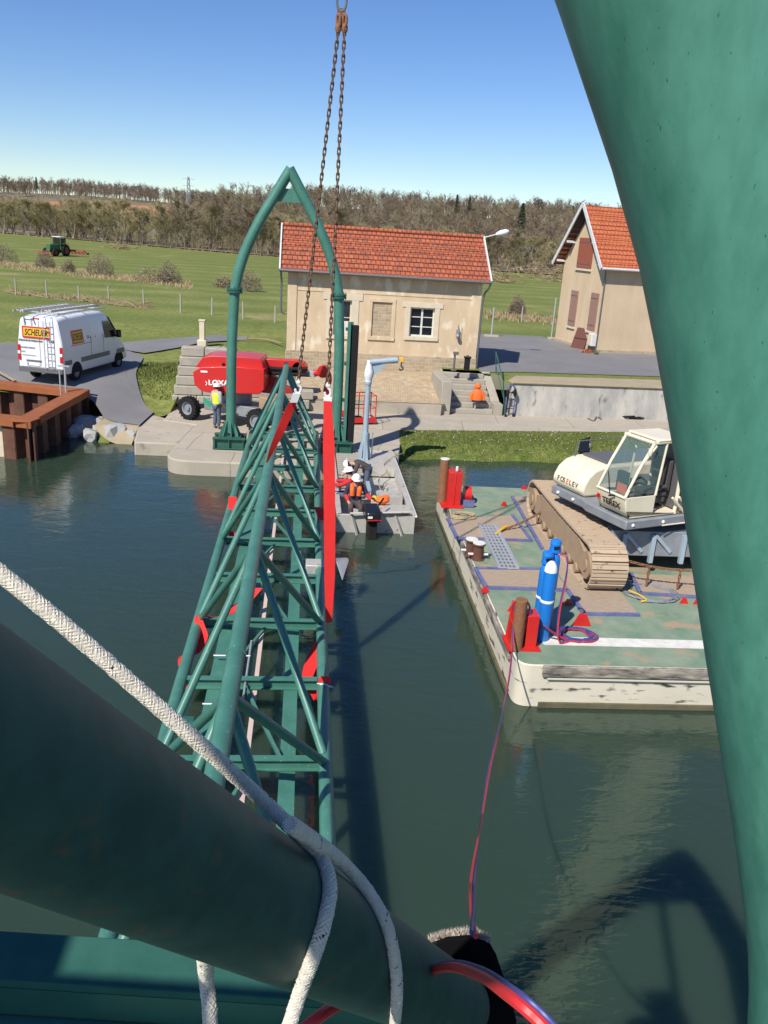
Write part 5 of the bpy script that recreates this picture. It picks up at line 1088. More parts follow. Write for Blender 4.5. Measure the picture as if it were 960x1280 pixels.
c = Y(404, 464, YB + 1.3); mb = MB(); mb.cyl(c - Vector((0, .2, 0)), c + Vector((0, .25, 0)), .24, n=16); mb.build('jib_knuckle', M['red'], bl)
lt0 = Y(260.5, 481, YB - .012); text('cover_lettering', 'LOXAM', lt0, Y(309, 483.5, YB) - Y(259, 482, YB), (0, 0, 1), .27, M['tagw'], tr, width=1.0, bold=.010)
cres = MB(); c = Y(256, 479, YB - .008); ar = [c + Vector((.09 * math.cos(a) , 0, .09 * math.sin(a))) for a in [R(x) for x in range(-70, 71, 14)]]; ar2 = [c + Vector((-.04 + .10 * math.cos(a), 0, .082 * math.sin(a))) for a in [R(x) for x in range(62, -63, -14)]]; cres.prism(ar + ar2, (0, .006, 0)); cres.build('crescent_mark', M['tagw'], tr)
text('boom_lettering', 'LOXAM', Y(305, 460.3, YB + 1.19), Y(322, 461.5, YB) - Y(305, 460.3, YB), (0, 0, 1), .24, M['tagw'], bl, width=.62, bold=.008)
MB().tube([Y(302, 457.6, YB + 1.19) + Vector((.075 * math.cos(R(a)), 0, .075 * math.sin(R(a)))) for a in range(50, 311, 20)], .022, 6).build('boom_mark', M['tagw'], bl)
MB().tube([Y(312, 454.8, YB + 1.19) + Vector((.24 * math.cos(R(a)), 0, .10 * math.sin(R(a)))) for a in range(20, 161, 14)], .012, 5).build('boom_arc', M['tagw'], bl)
mb = MB(); mb.box(Y(255, 464.5, YB - .01), (.26, .01, .07)); mb.build('cover_label', M['tagw'], tr)
mb = MB(); mb.tube([Y(279, 459, YB + .2), Y(279, 454, YB + .2)], .05, 8); mb.build('exhaust', M['black'], bl)
cd_ = thing('rubble_sheet', 'green sheet leaning against the lift chassis behind the standing worker', 'sheet', (0, 0, 0)); mb = MB(); mb.prism(poly3([(254, 496), (267, 507), (262, 509), (254, 502)], 32.0), (0, .03, 0)); mb.build('sheet', mat('bright_green_sheet', (.02, .3, .16), .6), cd_)
# basket
bo = G(440, 532, .5); bw_, bd_, bh_ = 1.05, .75, 1.15; bz_ = .58
bk = bpy.data.objects.new('basket', None); COL.objects.link(bk); bk.parent = bl; bk.location = (bo.x - .05, bo.y + .1, bz_); bk.rotation_euler = (0, 0, .33)
mb = MB()
for x in (0, bw_ * .5, bw_):
    for y in (0, bd_): mb.tube([(x, y, 0), (x, y, bh_)], .022, 6)
for z in (bh_, bh_ * .55):
    mb.tube([(0, 0, z), (bw_, 0, z), (bw_, bd_, z), (0, bd_, z)], .022, 6, closed=True)
for x in (.25, .75): mb.tube([(bw_ * x, bd_, 0), (bw_ * x, bd_, bh_)], .016, 6)
mb.build('rails', M['red'], bk)
mb = MB(); mb.box((bw_ / 2, bd_ / 2, .02), (bw_, bd_, .04)); mb.box((bw_ / 2, -.0, .12), (bw_ + .04, .03, .22)); mb.box((bw_, bd_ / 2, .12), (.03, bd_, .22)); mb.build('floor', M['red'], bk)
mb = MB(); mb.box((.1, bd_ * .5, .8), (.18, .4, .35)); mb.build('control_box', M['black'], bk, bev=.03)
mb = MB(); mb.ball((bw_ * .35, bd_ * .5, .12), (.28, .22, .12), 10); mb.build('black_bag', M['black'], bk); mb = MB(); mb.prism([(bw_ * .6, .2, .05), (bw_ * .9, .2, .05), (bw_ * .78, .25, .5)], (0, .2, 0)); mb.prism([(bw_ * .62, .3, .5), (bw_ * .8, .3, .5), (bw_ * .74, .35, .8)], (0, .1, 0)); mb.build('white_sack', M['tagw'], bk)

# ---- white van
vd = math.atan2(-.15, .99)
ww = Vector((-13.42, 34.75, 0)); rt = Vector((math.cos(vd), math.sin(vd), 0))
vo = ww - rt * .86; vn = thing('delivery_van', 'white high roof work van with yellow and red signs and roof ladders', 'van', (vo.x, vo.y, hgt(vo.x, vo.y) + .06), vd)
def ring(y, zb, zt, wb_, wt, n=7):
    pts = []; r = .16
    base = [(-wb_, zb), (wb_, zb), (wb_, zb + (zt - zb) * .52), (wt, zt), (-wt, zt), (-wb_, zb + (zt - zb) * .52)]
    rad = {0: .08, 1: .08, 2: .12, 3: .2, 4: .2, 5: .12}
    for p in rounded(base, rad, 4): pts.append((p.x, y, p.y))
    return pts
stn = [(-1.02, .48, 2.50, .95, .74), (-.98, .40, 2.60, .985, .80), (-.6, .34, 2.66, .99, .82), (1.5, .34, 2.70, .995, .82), (2.75, .34, 2.66, .995, .80), (3.15, .34, 2.50, .995, .77), (4.05, .34, 1.46, .985, .80), (4.5, .36, 1.22, .94, .74), (4.78, .42, .98, .86, .70), (4.86, .5, .85, .80, .66)]
mb = MB(); rs = [ring(*s) for s in stn]; n = len(rs[0])
vs = [p for r_ in rs for p in r_]; fs = [(i * n + j, (i + 1) * n + j, (i + 1) * n + (j + 1) % n, i * n + (j + 1) % n)[::-1] for i in range(len(rs) - 1) for j in range(n)] + [tuple(range(n)), tuple(range((len(rs) - 1) * n, len(rs) * n))[::-1]]
mb._add(vs, fs); body = mb.build('body', M['white'], vn, ang=30)
def side(y, z):                                        # right-hand body surface x at (y, z)
    return .995 if z < 1.55 else .995 - (z - 1.55) * .155
mb = MB(); mb.prism([(side(2.45, 1.55) + .002, 2.5, 1.52), (side(0, 1.45) + .002, 3.72, 1.47), (side(0, 1.75) + .004, 3.55, 1.72), (side(0, 2.25) + .004, 3.05, 2.22), (side(0, 2.25) + .004, 2.52, 2.24)], (.01, 0, 0)); mb.build('door_window', M['dglass'], vn)
mb = MB(); mb.prism([(-side(2.45, 1.55) - .002, 2.5, 1.52), (-side(0, 1.45) - .002, 3.72, 1.47), (-side(0, 2.25) - .004, 3.05, 2.22), (-side(0, 2.25) - .004, 2.52, 2.24)], (-.01, 0, 0)); mb.build('door_window', M['dglass'], vn)
mb = MB(); mb.prism([(-.78, 3.30, 2.34), (.78, 3.30, 2.34), (.86, 4.03, 1.52), (-.86, 4.03, 1.52)], (0, .02, .02)); mb.build('windscreen', M['dglass'], vn)
for s in (-1, 1): mb = MB(); mb.box((s * 1.14, 3.55, 1.62), (.2, .12, .34)); mb.box((s * 1.02, 3.55, 1.5), (.12, .06, .08)); mb.build('wing_mirror', M['black'], vn, bev=.03)
mb = MB(); 
for s in (-1, 1): mb.box((s * .996, 1.65, .82), (.03, 2.5, .20)); mb.box((s * .99, -.62, .82), (.03, .55, .2)); mb.box((s * .99, 3.95, .80), (.03, .75, .2))
mb.box((0, -1.03, .50), (1.94, .12, .20)); mb.box((0, 4.86, .5), (1.6, .1, .26)); mb.build('rub_strip', M['zinc'], vn, bev=.02)
for s in (-1, 1):
    mb = MB(); mb.prism([(s * .99, -1.02, .86), (s * .86, -1.045, .86), (s * .86, -1.035, 1.48), (s * .985, -1.01, 1.48)], (s * .012, -.012, 0)); tl = mb.build('tail_lamp', M['tail'], vn); MB().box((s * .925, -1.052, 1.17), (.11, .012, .12)).build('lamp_band', M['tagw'], tl)
mb = MB(); mb.box((-.0, -1.02, 1.6), (.012, .02, 1.9)); mb.box((0, -1.035, .60), (1.7, .02, .02)); mb.build('door_gap', M['zinc'], vn)
mb = MB(); mb.box((-.32, -1.04, .72), (.54, .02, .12)); mb.build('number_plate', M['tagw'], vn); mb = MB(); mb.box((-.565, -1.052, .72), (.05, .006, .12)); mb.build('plate_band', M['bluef'], vn); mb = MB(); mb.box((-.3, -1.04, .86), (.65, .03, .06)); mb.build('door_grip', M['zinc'], vn)
mb = MB(); mb.box((-.1, -.985, 2.555), (.3, .05, .06)); mb.build('brake_light', M['tail'], vn)
for x, y in ((.86, 0), (-.86, 0), (.86, 3.75), (-.86, 3.75)): 
    wheel(vn, Vector((x * 1.02, y, .36)), (1 if x > 0 else -1, 0, 0), .36, .24, M['grey'], False)
    mb = MB(); mb.prism([( (x > 0) * 1.99 - .995 + (.004 if x > 0 else -.004), y + .44 * math.cos(R(a)), .36 + .44 * math.sin(R(a))) for a in range(0, 181, 15)], (.004 if x > 0 else -.004, 0, 0)); mb.build('wheel_arch', M['black'], vn)
mb = MB(); mb.box((.0, 1.2, 2.78), (1.62, .05, .05)).box((0, -.4, 2.76), (1.62, .05, .05)).box((0, 2.6, 2.78), (1.62, .05, .05))
for s in (-.8, .8): mb.tube([(s, -.95, 2.78), (s, 3.0, 2.80)], .03, 6)
for x in (-.6, -.3): mb.box((x, -1.01, 2.42), (.06, .05, .3))
mb.build('roof_rack', M['galv'], vn)
def ladder_(name, label, a, b_, w_, n):
    t = thing(name, label, 'ladder', (0, 0, 0)); t.parent = None; a = vn.matrix_basis @ Vector(a); b_ = vn.matrix_basis @ Vector(b_); mb = MB(); r_ = rt * w_ / 2
    mb.bar(a - r_, b_ - r_, .035, .09); mb.bar(a + r_, b_ + r_, .035, .09); mb.build('stile', M['alu'], t)
    for i in range(n): p = a.lerp(b_, (i + .5) / n); MB().cyl(p - r_, p + r_, .018, n=6).build('rung', M['alu'], t)
ladder_('roof_ladder', 'aluminium ladder lying along the left side of the van roof', (-.55, -1.5, 2.88), (-.5, 2.4, 2.88), .42, 13)
ladder_('roof_ladder', 'aluminium ladder lying along the right side of the van roof', (.3, -.9, 2.88), (.34, 3.0, 2.88), .40, 13)
mb = MB()
for x in (.28, .58): mb.tube(spline([(x, -.98, 2.66), (x, -1.14, 2.5), (x, -1.16, 1.6), (x, -1.16, .62)], 4), .02, 6)
for i in range(7): mb.tube([(.28, -1.16, .8 + i * .27), (.58, -1.16, .8 + i * .27)], .015, 6)
mb.build('rear_ladder', M['galv'], vn)
def sign(name, body, o, xd, yd, w, h, parent, shear=.25):
    o = Vector(o); x = Vector(xd).normalized(); y = Vector(yd).normalized(); nz = x.cross(y)
    mb = MB(); mb.prism([o, o + x * w, o + x * w + y * h, o + y * h], nz * .006); b0 = mb.build(name, M['red'], parent, smooth=False)
    m_ = .05 * h / .4; mb = MB(); q = o + x * m_ + y * m_ + nz * .006; mb.prism([q, q + x * (w - 2 * m_), q + x * (w - 2 * m_) + y * (h - 2 * m_), q + y * (h - 2 * m_)], nz * .003); mb.build('yellow_field', M['yellow'], b0, smooth=False)
    text('lettering', body, o + x * w * .08 + y * h * .24 + nz * .011, x, y, h * .76, M['blackg'], b0, shear=shear, width=w * .84, bold=.006)
sign('rear_sign', 'SCHEUER', (-.72, -1.055, 1.78), (1, 0, 0), (0, 0, 1), 1.22, .46, vn)
sign('side_sign', 'SCHEUER', (1.003, -.22, 1.52), (0, 1, 0), (-.155, 0, 1), .92, .56, vn)
def lines(parent, o, xd, yd, rows, name='small_print'):
    o = Vector(o); x = Vector(xd).normalized(); y = Vector(yd).normalized(); nz = x.cross(y); rg = random.Random(7); mb = MB()
    for (u, v_, L_, h_) in rows:
        k = u
        while k < u + L_: w_ = h_ * rg.uniform(.35, .7); a = o + x * k + y * v_; mb.prism([a, a + x * w_, a + x * w_ + y * h_, a + y * h_], nz * .004); k += w_ + h_ * rg.uniform(.25, .6)
    mb.build(name, M['zinc'], parent, smooth=False)
lines(vn, (-.9, -1.045, 0), (1, 0, 0), (0, 0, 1), [(.0, 1.64, 1.0, .07), (1.32, 1.64, .2, .07), (.05, 1.36, .65, .05), (0, 1.2, .25, .04), (.1, 1.06, .6, .03)])
lines(vn, (.999, 0, 0), (0, 1, 0), (-.02, 0, 1), [(-.15, 1.38, .8, .07), (.0, 1.22, 1.15, .06), (.05, 1.05, .7, .03), (1.0, 1.05, .25, .04), (1.9, 1.25, .12, .06), (2.3, 1.2, .14, .06), (2.25, 1.08, .16, .05)])
lines(vn, (.985, 0, 1.6), (0, 1, 0), (-.155, 0, 1), [(1.15, .44, .42, .13), (1.3, .26, .06, .1), (1.0, .04, .75, .14)])

for yy in (1.28, 2.38): MB().box((.996, yy, 1.28), (.012, .014, .9)).build('panel_gap', M['zinc'], vn)
MB().box((1.0, .5, 1.47), (.012, 1.7, .02)).build('door_track', M['zinc'], vn)
# ---- people
def skinmesh(name, verts, edges, radii, m, parent, root=0, sub=2):
    me = bpy.data.meshes.new(name); me.from_pydata([tuple(v) for v in verts], edges, []); me.materials.append(m)
    o = bpy.data.objects.new(name, me); COL.objects.link(o); o.parent = parent
    md = o.modifiers.new('skin', 'SKIN'); md.use_smooth_shade = True
    for i, r_ in enumerate(radii):
        sv = me.skin_vertices[0].data[i]; sv.radius = r_ if hasattr(r_, '__len__') else (r_, r_); sv.use_root = (i == root)
    s = o.modifiers.new('sub', 'SUBSURF'); s.levels = sub; s.render_levels = sub
    return o
STAND = dict(pel=(0, 0, .96), sp=(0, 0, 1.14), ch=(0, .01, 1.32), nk=(0, .0, 1.48), hb=(0, .02, 1.56), ht=(0, .02, 1.70),
             sl=(-.18, 0, 1.41), el=(-.25, -.03, 1.13), wl=(-.22, .13, .93), sr=(.18, 0, 1.41), er=(.25, -.03, 1.13), wr=(.22, .13, .93),
             hl=(-.09, 0, .90), kl=(-.10, .03, .50), al=(-.11, -.01, .09), tl=(-.13, .14, .03), hr=(.09, 0, .90), kr=(.10, .03, .50), ar=(.11, -.01, .09), tr=(.13, .14, .03))
def person(label, loc, rz, top, trousers, sleeve=None, vest=None, pose=None, cuff=1.0, lobes=False, group=None):
    P_ = {k: Vector(v) for k, v in STAND.items()}
    if pose: P_.update({k: Vector(v) for k, v in pose.items()})
    t = thing('person', label, 'person', loc, rz, group)
    names = ['pel', 'sp', 'ch', 'nk', 'hb', 'ht', 'sl', 'el', 'wl', 'sr', 'er', 'wr', 'hl', 'kl', 'al', 'tl', 'hr', 'kr', 'ar', 'tr']; ix = {n_: i for i, n_ in enumerate(names)}
    rd = dict(pel=.13, sp=.12, ch=.135, nk=.055, hb=.085, ht=.075, sl=.07, el=.045, wl=.03, sr=.07, er=.045, wr=.03, hl=.085, kl=.06, al=.045, tl=.035, hr=.085, kr=.06, ar=.045, tr=.035)
    vs = [P_[n_] for n_ in names]; E_ = [('pel', 'sp'), ('sp', 'ch'), ('ch', 'nk'), ('nk', 'hb'), ('hb', 'ht'), ('ch', 'sl'), ('sl', 'el'), ('el', 'wl'), ('ch', 'sr'), ('sr', 'er'), ('er', 'wr'), ('pel', 'hl'), ('hl', 'kl'), ('kl', 'al'), ('al', 'tl'), ('pel', 'hr'), ('hr', 'kr'), ('kr', 'ar'), ('ar', 'tr')]
    ed = [(ix[a], ix[b_]) for a, b_ in E_]; rr = [rd[n_] for n_ in names]
    for w_, e_, sg in (('wl', 'el', -1), ('wr', 'er', 1)):
        d = (P_[w_] - P_[e_]).normalized(); s = d.cross(Vector((0, 0, 1)));
        if s.length < .1: s = Vector((1, 0, 0))
        s.normalize(); pm = P_[w_] + d * .075; i0 = len(vs); vs.append(pm); rr.append((.04, .018)); ed.append((ix[w_], i0))
        for j, ln in enumerate((.075, .09, .085, .065)):
            a = pm + s * (j - 1.5) * .021; b_ = a + d * ln * .55 + Vector((0, 0, -.004)); c_ = b_ + d * ln * .45 + Vector((0, 0, -.018)); k = len(vs); vs += [a + d * .012, b_, c_]; rr += [.0095, .009, .008]; ed += [(i0, k), (k, k + 1), (k + 1, k + 2)]
        k = len(vs); vs += [P_[w_] + d * .03 + s * .045 * sg, P_[w_] + d * .07 + s * .06 * sg]; rr += [.011, .009]; ed += [(ix[w_], k), (k, k + 1)]
    bd_ = skinmesh('body', vs, ed, rr, M['skin'], t)
    hd = (P_['ht'] - P_['hb']); hc = P_['hb'] + hd * .45; up = hd.normalized(); fw = Vector((0, 1, 0)); fw = (fw - up * fw.dot(up)).normalized(); sd_ = fw.cross(up)
    f = MB()
    for s in (-1, 1): f.ball(hc + fw * .078 + sd_ * s * .032 + up * .015, .012, 8)
    f.build('eyes', M['hair'], t); f = MB(); f.ball(hc + fw * .092 - up * .015, (.014, .02, .024), 8); f.build('nose', M['skin'], t); f = MB(); f.ball(hc + fw * .082 - up * .055, (.024, .008, .006), 8); f.build('mouth', M['redcloth'], t)
    hr_ = MB(); T = Matrix((sd_, fw, up)).transposed().to_4x4(); T.translation = hc + up * .015; hr_.ball((0, -.018, .0), (.098, .10, .10), 14, T); hr_.build('hair', M['hair'], t)
    hm = MB(); T.translation = hc + up * .05; k = 9; hm.lathe([(.155 if i == 0 else .135 * math.cos(R(90 * (i - 1) / (k - 1))) + .004, 0 if i == 0 else .012 + .125 * math.sin(R(90 * (i - 1) / (k - 1)))) for i in range(k + 1)], 22, T @ Matrix.Diagonal((.92, 1.1, 1, 1))); hm.box((0, .15, .004), (.16, .09, .012), M=T); hm.build('helmet', M['helmet'], t)
    # jacket or shirt: a lofted torso with the sleeves in the same mesh
    def torso(pts, rx, ry, m=None):
        mb = m or MB(); k = len(pts); n = 16; vs_ = []
        for i in range(k):
            tn = (pts[min(i + 1, k - 1)] - pts[max(i - 1, 0)]).normalized(); xx = (P_['sr'] - P_['sl']); xx = (xx - tn * xx.dot(tn)).normalized(); yy = tn.cross(xx)
            vs_ += [pts[i] + xx * rx[i] * math.cos(2 * math.pi * j / n) + yy * ry[i] * math.sin(2 * math.pi * j / n) for j in range(n)]
        mb._add(vs_, [(i * n + j, i * n + (j + 1) % n, (i + 1) * n + (j + 1) % n, (i + 1) * n + j) for i in range(k - 1) for j in range(n)] + [list(range(n))[::-1], list(range((k - 1) * n, k * n))]); return mb
    nb_ = P_['ch'].lerp(P_['nk'], .80); sh_ = P_['ch'].lerp(P_['nk'], .5); line = spline([P_['pel'] - (P_['sp'] - P_['pel']) * .35, P_['pel'], P_['sp'], P_['ch'], sh_, nb_], 3)
    rxs = np.interp(np.linspace(0, 5, len(line)), range(6), [.180, .178, .168, .195, .165, .075]); rys = np.interp(np.linspace(0, 5, len(line)), range(6), [.128, .130, .125, .135, .115, .070])
    mb = torso(line, rxs, rys)
    for s_, e_, w_ in (('sl', 'el', 'wl'), ('sr', 'er', 'wr')): mb.tube(spline([P_['ch'].lerp(P_[s_], .6), P_[s_], P_[e_], P_[e_].lerp(P_[w_], max(.12, cuff * .92))], 4), np.interp(np.linspace(0, 3, 13), range(4), [.085, .080, .064, .054]), 12)
    mb.build('jacket', top, t, ang=80)
    if sleeve:
        for e_, w_ in (('el', 'wl'), ('er', 'wr')): MB().tube([P_[e_].lerp(P_[w_], .05), P_[e_].lerp(P_[w_], .95)], [.068, .056], 12).build('sleeve', sleeve, t)
    lv = ['pel', 'hl', 'kl', 'al', 'hr', 'kr', 'ar']; i3 = {n_: i for i, n_ in enumerate(lv)}
    skinmesh('trousers', [P_[n_] + (Vector((0, 0, .02)) if n_[0] == 'a' else Vector()) for n_ in lv], [(i3[a], i3[b_]) for a, b_ in (('pel', 'hl'), ('hl', 'kl'), ('kl', 'al'), ('pel', 'hr'), ('hr', 'kr'), ('kr', 'ar'))], [.145, .105, .083, .072, .105, .083, .072], trousers, t)
    for a, b_ in (('al', 'tl'), ('ar', 'tr')): 
        skinmesh('boot', [P_[a] + Vector((0, 0, .05)), P_[a] - (P_[b_] - P_[a]) * .15 * Vector((1, 1, 0)).length + Vector((0, 0, -.03)), P_[b_]], [(0, 1), (1, 2)], [.06, .055, .045], M['boot'], t, sub=1)
    if vest and not lobes:
        k0, k1 = 4, len(line) - 3; torso(line[k0:k1 + 1], rxs[k0:k1 + 1] + .018, rys[k0:k1 + 1] + .022).build('vest', vest, t, ang=80)
    if vest and lobes:
        u_ = (P_['ch'] - P_['sp']).normalized(); f_ = (P_['sr'] - P_['sl']).normalized().cross(u_) * -1
        mb = MB()
        for s_ in (-1, 1):
            xx = (P_['sr'] - P_['sl']).normalized() * s_
            mb.tube(spline([nb_ - f_ * .07 + xx * .03, nb_ + xx * .10 + u_ * .02, P_['ch'] + f_ * .13 + xx * .105 + u_ * .06, P_['sp'].lerp(P_['ch'], .3) + f_ * .14 + xx * .095], 5), [.045] * 6 + [.062] * 4 + [.072] * 6, 10)
        mb.build('life_vest', vest, t, ang=80)
    return t
w0 = G(271, 536, .5)
person('standing worker in a yellow hi vis vest, white helmet and jeans by the arch foot', (w0.x, w0.y, .505), R(-35), M['greycloth'], M['jean'], vest=M['hivis'], cuff=.45)
# boat crew: one seated at the motor, two reaching for the truss
bp0 = Vector((-.95, 22.75, .0))
SIT = dict(pel=(0, 0, .52), sp=(0, .03, .70), ch=(0, .04, .90), nk=(0, .06, 1.06), hb=(0, .10, 1.14), ht=(0, .13, 1.27), sl=(-.19, .03, .99), el=(-.27, .02, .72), wl=(-.18, .22, .62), sr=(.19, .03, .99), er=(.33, .12, .78), wr=(.50, .30, .86 - .06),
           hl=(-.1, .02, .48), kl=(-.16, .42, .52), al=(-.15, .42, .12), tl=(-.15, .56, .06), hr=(.1, .02, .48), kr=(.14, .42, .52), ar=(.12, .44, .12), tr=(.12, .58, .06))
SIT2 = dict(SIT); SIT2.update(er=(-.36, .10, .80), wr=(-.2, .3, .6), el=(-.36, .08, .78), wl=(-.56, .22, .84))
SIT2 = {k: Vector(v) for k, v in SIT.items()}
person('boat worker in an orange life vest and white helmet seated beside the outboard motor', Vector((-.86, 22.85, .22)), R(180 + 6), M['navy'], M['charcoal'], sleeve=M['redcloth'], vest=M['orange'], lobes=True, pose={**SIT, 'el': (-.34, .02, .74), 'wl': (-.46, .22, .64), 'wr': (.2, .2, .58), 'er': (.28, .0, .70), 'kl': (-.16, .40, .46), 'kr': (.14, .40, .46), 'al': (-.15, .30, .04), 'ar': (.12, .30, .04), 'tl': (-.15, .46, -.03), 'tr': (.12, .46, -.03)})
BEND = dict(pel=(0, 0, .92), sp=(0, .14, 1.02), ch=(0, .32, 1.08), nk=(0, .47, 1.08), hb=(0, .54, 1.06), ht=(0, .68, 1.04), sl=(-.18, .36, 1.06), el=(-.22, .46, .80), wl=(-.16, .68, .72), sr=(.18, .36, 1.06), er=(.22, .46, .80), wr=(.16, .68, .72))
person('crouching boat worker in a red shirt and white helmet reaching to the truss chord', Vector((-1.02, 24.0, .06)), R(80), M['redcloth'], M['jean'], pose={**SIT, 'el': (-.24, .28, .85), 'wl': (-.2, .56, .84), 'er': (.24, .28, .85), 'wr': (.2, .56, .84)})
person('boat worker bending forward in a dark grey jacket and jeans at the bow', Vector((-.62, 25.6, .06)), R(100), M['charcoal'], M['jean'], pose=BEND)

# ---- odds and ends on the quay
jk = thing('hi_vis_jacket', 'bright orange hooded jacket with dark hem hung on a post by the steps', 'jacket', Y(596, 503, 38.0) , .1)
mb = MB(); mb.lathe([(.17, .08), (.26, .1), (.27, .3), (.22, .52), (.12, .62)], 16, Matrix.Diagonal((1, .6, 1, 1))); mb.ball((-.02, 0, .74), (.16, .13, .15), 12); 
for s in (-1, 1): mb.tube([(s * .18, 0, .52), (s * .3, -.02, .3), (s * .3, -.04, .12)], [.08, .075, .06], 10)
mb.build('jacket_body', M['orange'], jk); mb = MB(); mb.lathe([(.16, .0), (.24, .02), (.265, .12)], 16, Matrix.Diagonal((1, .62, 1, 1))); mb.build('dark_hem', M['navy'], jk); mb = MB(); mb.cyl((-.05, .05, -.75), (-.05, .05, .5), .04); mb.build('hanger_post', M['block'], jk)
bf = thing('blue_trolley', 'blue and black folding metal frame leaning on the end of the retaining wall', 'trolley', Y(637, 522, 37.75), .3)
mb = MB(); mb.tube(spline([(-.2, .1, .05), (-.2, .14, 1.0), (-.14, .16, 1.42), (.14, .16, 1.42), (.22, .14, 1.0), (.2, .1, .05)], 5), .035, 8); mb.build('frame_tube', M['bluef'], bf); mb = MB()
for z in (.4, .8, 1.15): mb.tube([(-.2, .12, z), (.2, .12, z)], .02, 6)
mb.ball((-.18, .1, 1.1), (.09, .1, .2), 8); mb.ball((.18, .1, 1.15), (.08, .1, .2), 8); mb.build('straps', M['black'], bf); mb = MB()
for s in (-.2, .2): mb.lathe([(.09, -.03), (.09, .03)], 16, Matrix.Translation((s, .05, .09)) @ Matrix.Rotation(R(90), 4, 'Y'))
mb.build('wheels', M['black'], bf)
tag(MB().tube(spline([G(493, 516, .53), G(505, 515, .53), G(522, 517, .53)], 4), .06, 8).build('blue_pipe', mat('light_blue_pipe', (.12, .32, .55), .5)), 'light blue plastic pipe lying at the foot of the kerb', 'pipe')
coil('cable_heap', 'heap of dark cables on the path below the retaining wall', G(784, 521, .5), .75, .03, 6, M['black'], 11, 'cable')
tag(MB().tube(spline([G(735, 523, .53), G(742, 526, .53), G(746, 521, .55), G(752, 524, .53)], 5), .035, 6).build('cable_end', M['zinc']), 'short dark cable end on the path left of the cable heap', 'cable')
q = G(722, 566, .35); tag(MB().prism([q, q + Vector((.42, .1, .08)), q + Vector((.45, .25, .62)), q + Vector((.1, .2, .5))], (.03, .02, 0)).build('dark_plate', M['blackg']), 'small dark plate standing in the grass of the bank', 'plate')
po = thing('iron_bollard', 'squat black iron post on top of the block beside the steps', 'post', Y(583, 463, 39.6)); mb = MB(); mb.box((0, 0, .3), (.26, .26, .6)); mb.box((0, 0, .62), (.34, .34, .06)); mb.build('post_body', M['black'], po, bev=.01); mb = MB(); mb.box((0, 0, .68), (.12, .12, .08)); mb.build('post_cap', M['zinc'], po)
wp = thing('wall_winch', 'thin dark metal crank post beside the squat iron post', 'post', Y(567, 463, 39.8)); mb = MB(); mb.tube([(0, 0, 0), (0, 0, .85)], .05, 8); mb.box((.04, -.04, .82), (.26, .12, .14)); mb.build('crank_post', M['zinc'], wp); mb = MB(); mb.cyl((0, 0, 0), (0, 0, .03), .14); mb.build('foot', M['zinc'], wp)
ms = thing('stone_marker', 'slim pale stone marker post standing in the grass by the lane', 'marker', G(253, 431, 1.7)); mb = MB(); mb.box((0, 0, .10), (.5, .4, .35)); mb.build('base', M['trim'], ms, bev=.03); mb = MB(); mb.box((0, 0, .75), (.28, .26, 1.1)); mb.box((0, 0, 1.33), (.36, .32, .08)); mb.build('shaft', M['trim'], ms, bev=.015)
pp = thing('plank_pile', 'small pile of grey planks on the grass behind the arch post', 'planks', G(272, 438, 1.72)); mb = MB(); rg = random.Random(6)
for i in range(7): mb.box((i * .17 - .4, rg.uniform(-.1, .1), .06 + .05 * (i % 2)), (.12, 1.5, .06), rg.uniform(-.35, -.1))
mb.build('loose_planks', M['woodgrey'], pp)
fr_ = thing('fallen_branch', 'long dry pale branch lying across the grass by the house', 'branch'); MB().tube(spline([G(296, 425, 1.75), G(330, 424, 1.8), G(352, 429, 1.85)], 5), [.05] * 10 + [.03], 6).build('branch_wood', M['straw'], fr_)
sl_ = thing('street_lamp', 'street lamp with white head reaching out from behind the lock house', 'street lamp'); a = Y(598, 299, 46.0); b_ = Y(620, 293, 46.0); c_ = Y(636, 289, 46.0)
pole = Vector((a.x - .35, 46, 0)); mb = MB(); mb.tube([pole + Vector((0, 0, 1.6)), pole + Vector((0, 0, a.z - .2))], [.09, .06], 10); mb.tube([pole + Vector((0, 0, a.z - .25)), a, b_ + (c_ - b_) * .2], .035, 8); mb.build('pole', M['galv'], sl_)
mb = MB(); mb.tube([b_, b_.lerp(c_, .35), b_.lerp(c_, .8), c_], [.07, .15, .15, .06], 12); mb.build('lamp_head', M['white'], sl_)
for (px, py, top), lb in zip(((614, 421, 384), (689, 424, 372)), ('galvanised fence pole on a concrete foot between the two houses', 'galvanised fence pole on a round foot next to the tall house')):
    p = G(px, py, 2.0); hh = Y(px, top, p.y).z - 2.0; t = thing('fence_pole', lb, 'fence pole', p, 0, 'temporary fence poles')
    MB().cyl((0, 0, .1), (0, 0, hh), .055, n=10).build('pole', M['galv'], t); MB().box((0, 0, .06), (1.0 if px < 650 else .5, .3, .14)).build('foot', M['concrete'], t, bev=.02)
fp_ = [(59, 373), (99, 377), (136, 378), (180, 384), (226, 391), (265, 394), (304, 399), (344, 403), (652, 402), (20, 369)]
lbs = ['wooden fence post straight above the left end of the van roof rack', 'wooden fence post above the right half of the van roof', 'wooden fence post above the bonnet of the van', 'wooden fence post at the right end of the dead branch heap', 'wooden fence post midway between the van and the green arch', 'wooden fence post just left of the green arch post', 'wooden fence post inside the green arch, left of the house', 'wooden fence post touching the left downpipe of the lock house', 'thin wooden post in the meadow between the two houses', 'wooden fence post farthest left in the meadow']
for (px, py), lb in zip(fp_, lbs):
    p = G(px, py, 1.83); p.z = hgt(p.x, p.y) - .05; t = MB(); rg = random.Random(px); t.tube([(0, 0, 0), (rg.uniform(-.04, .04), 0, 1.25 + rg.uniform(-.1, .15))], [.07, .055], 8); o = t.build('fence_post', M['woodgrey']); o.location = p; tag(o, lb, 'fence post', 'wooden fence posts across the meadow')
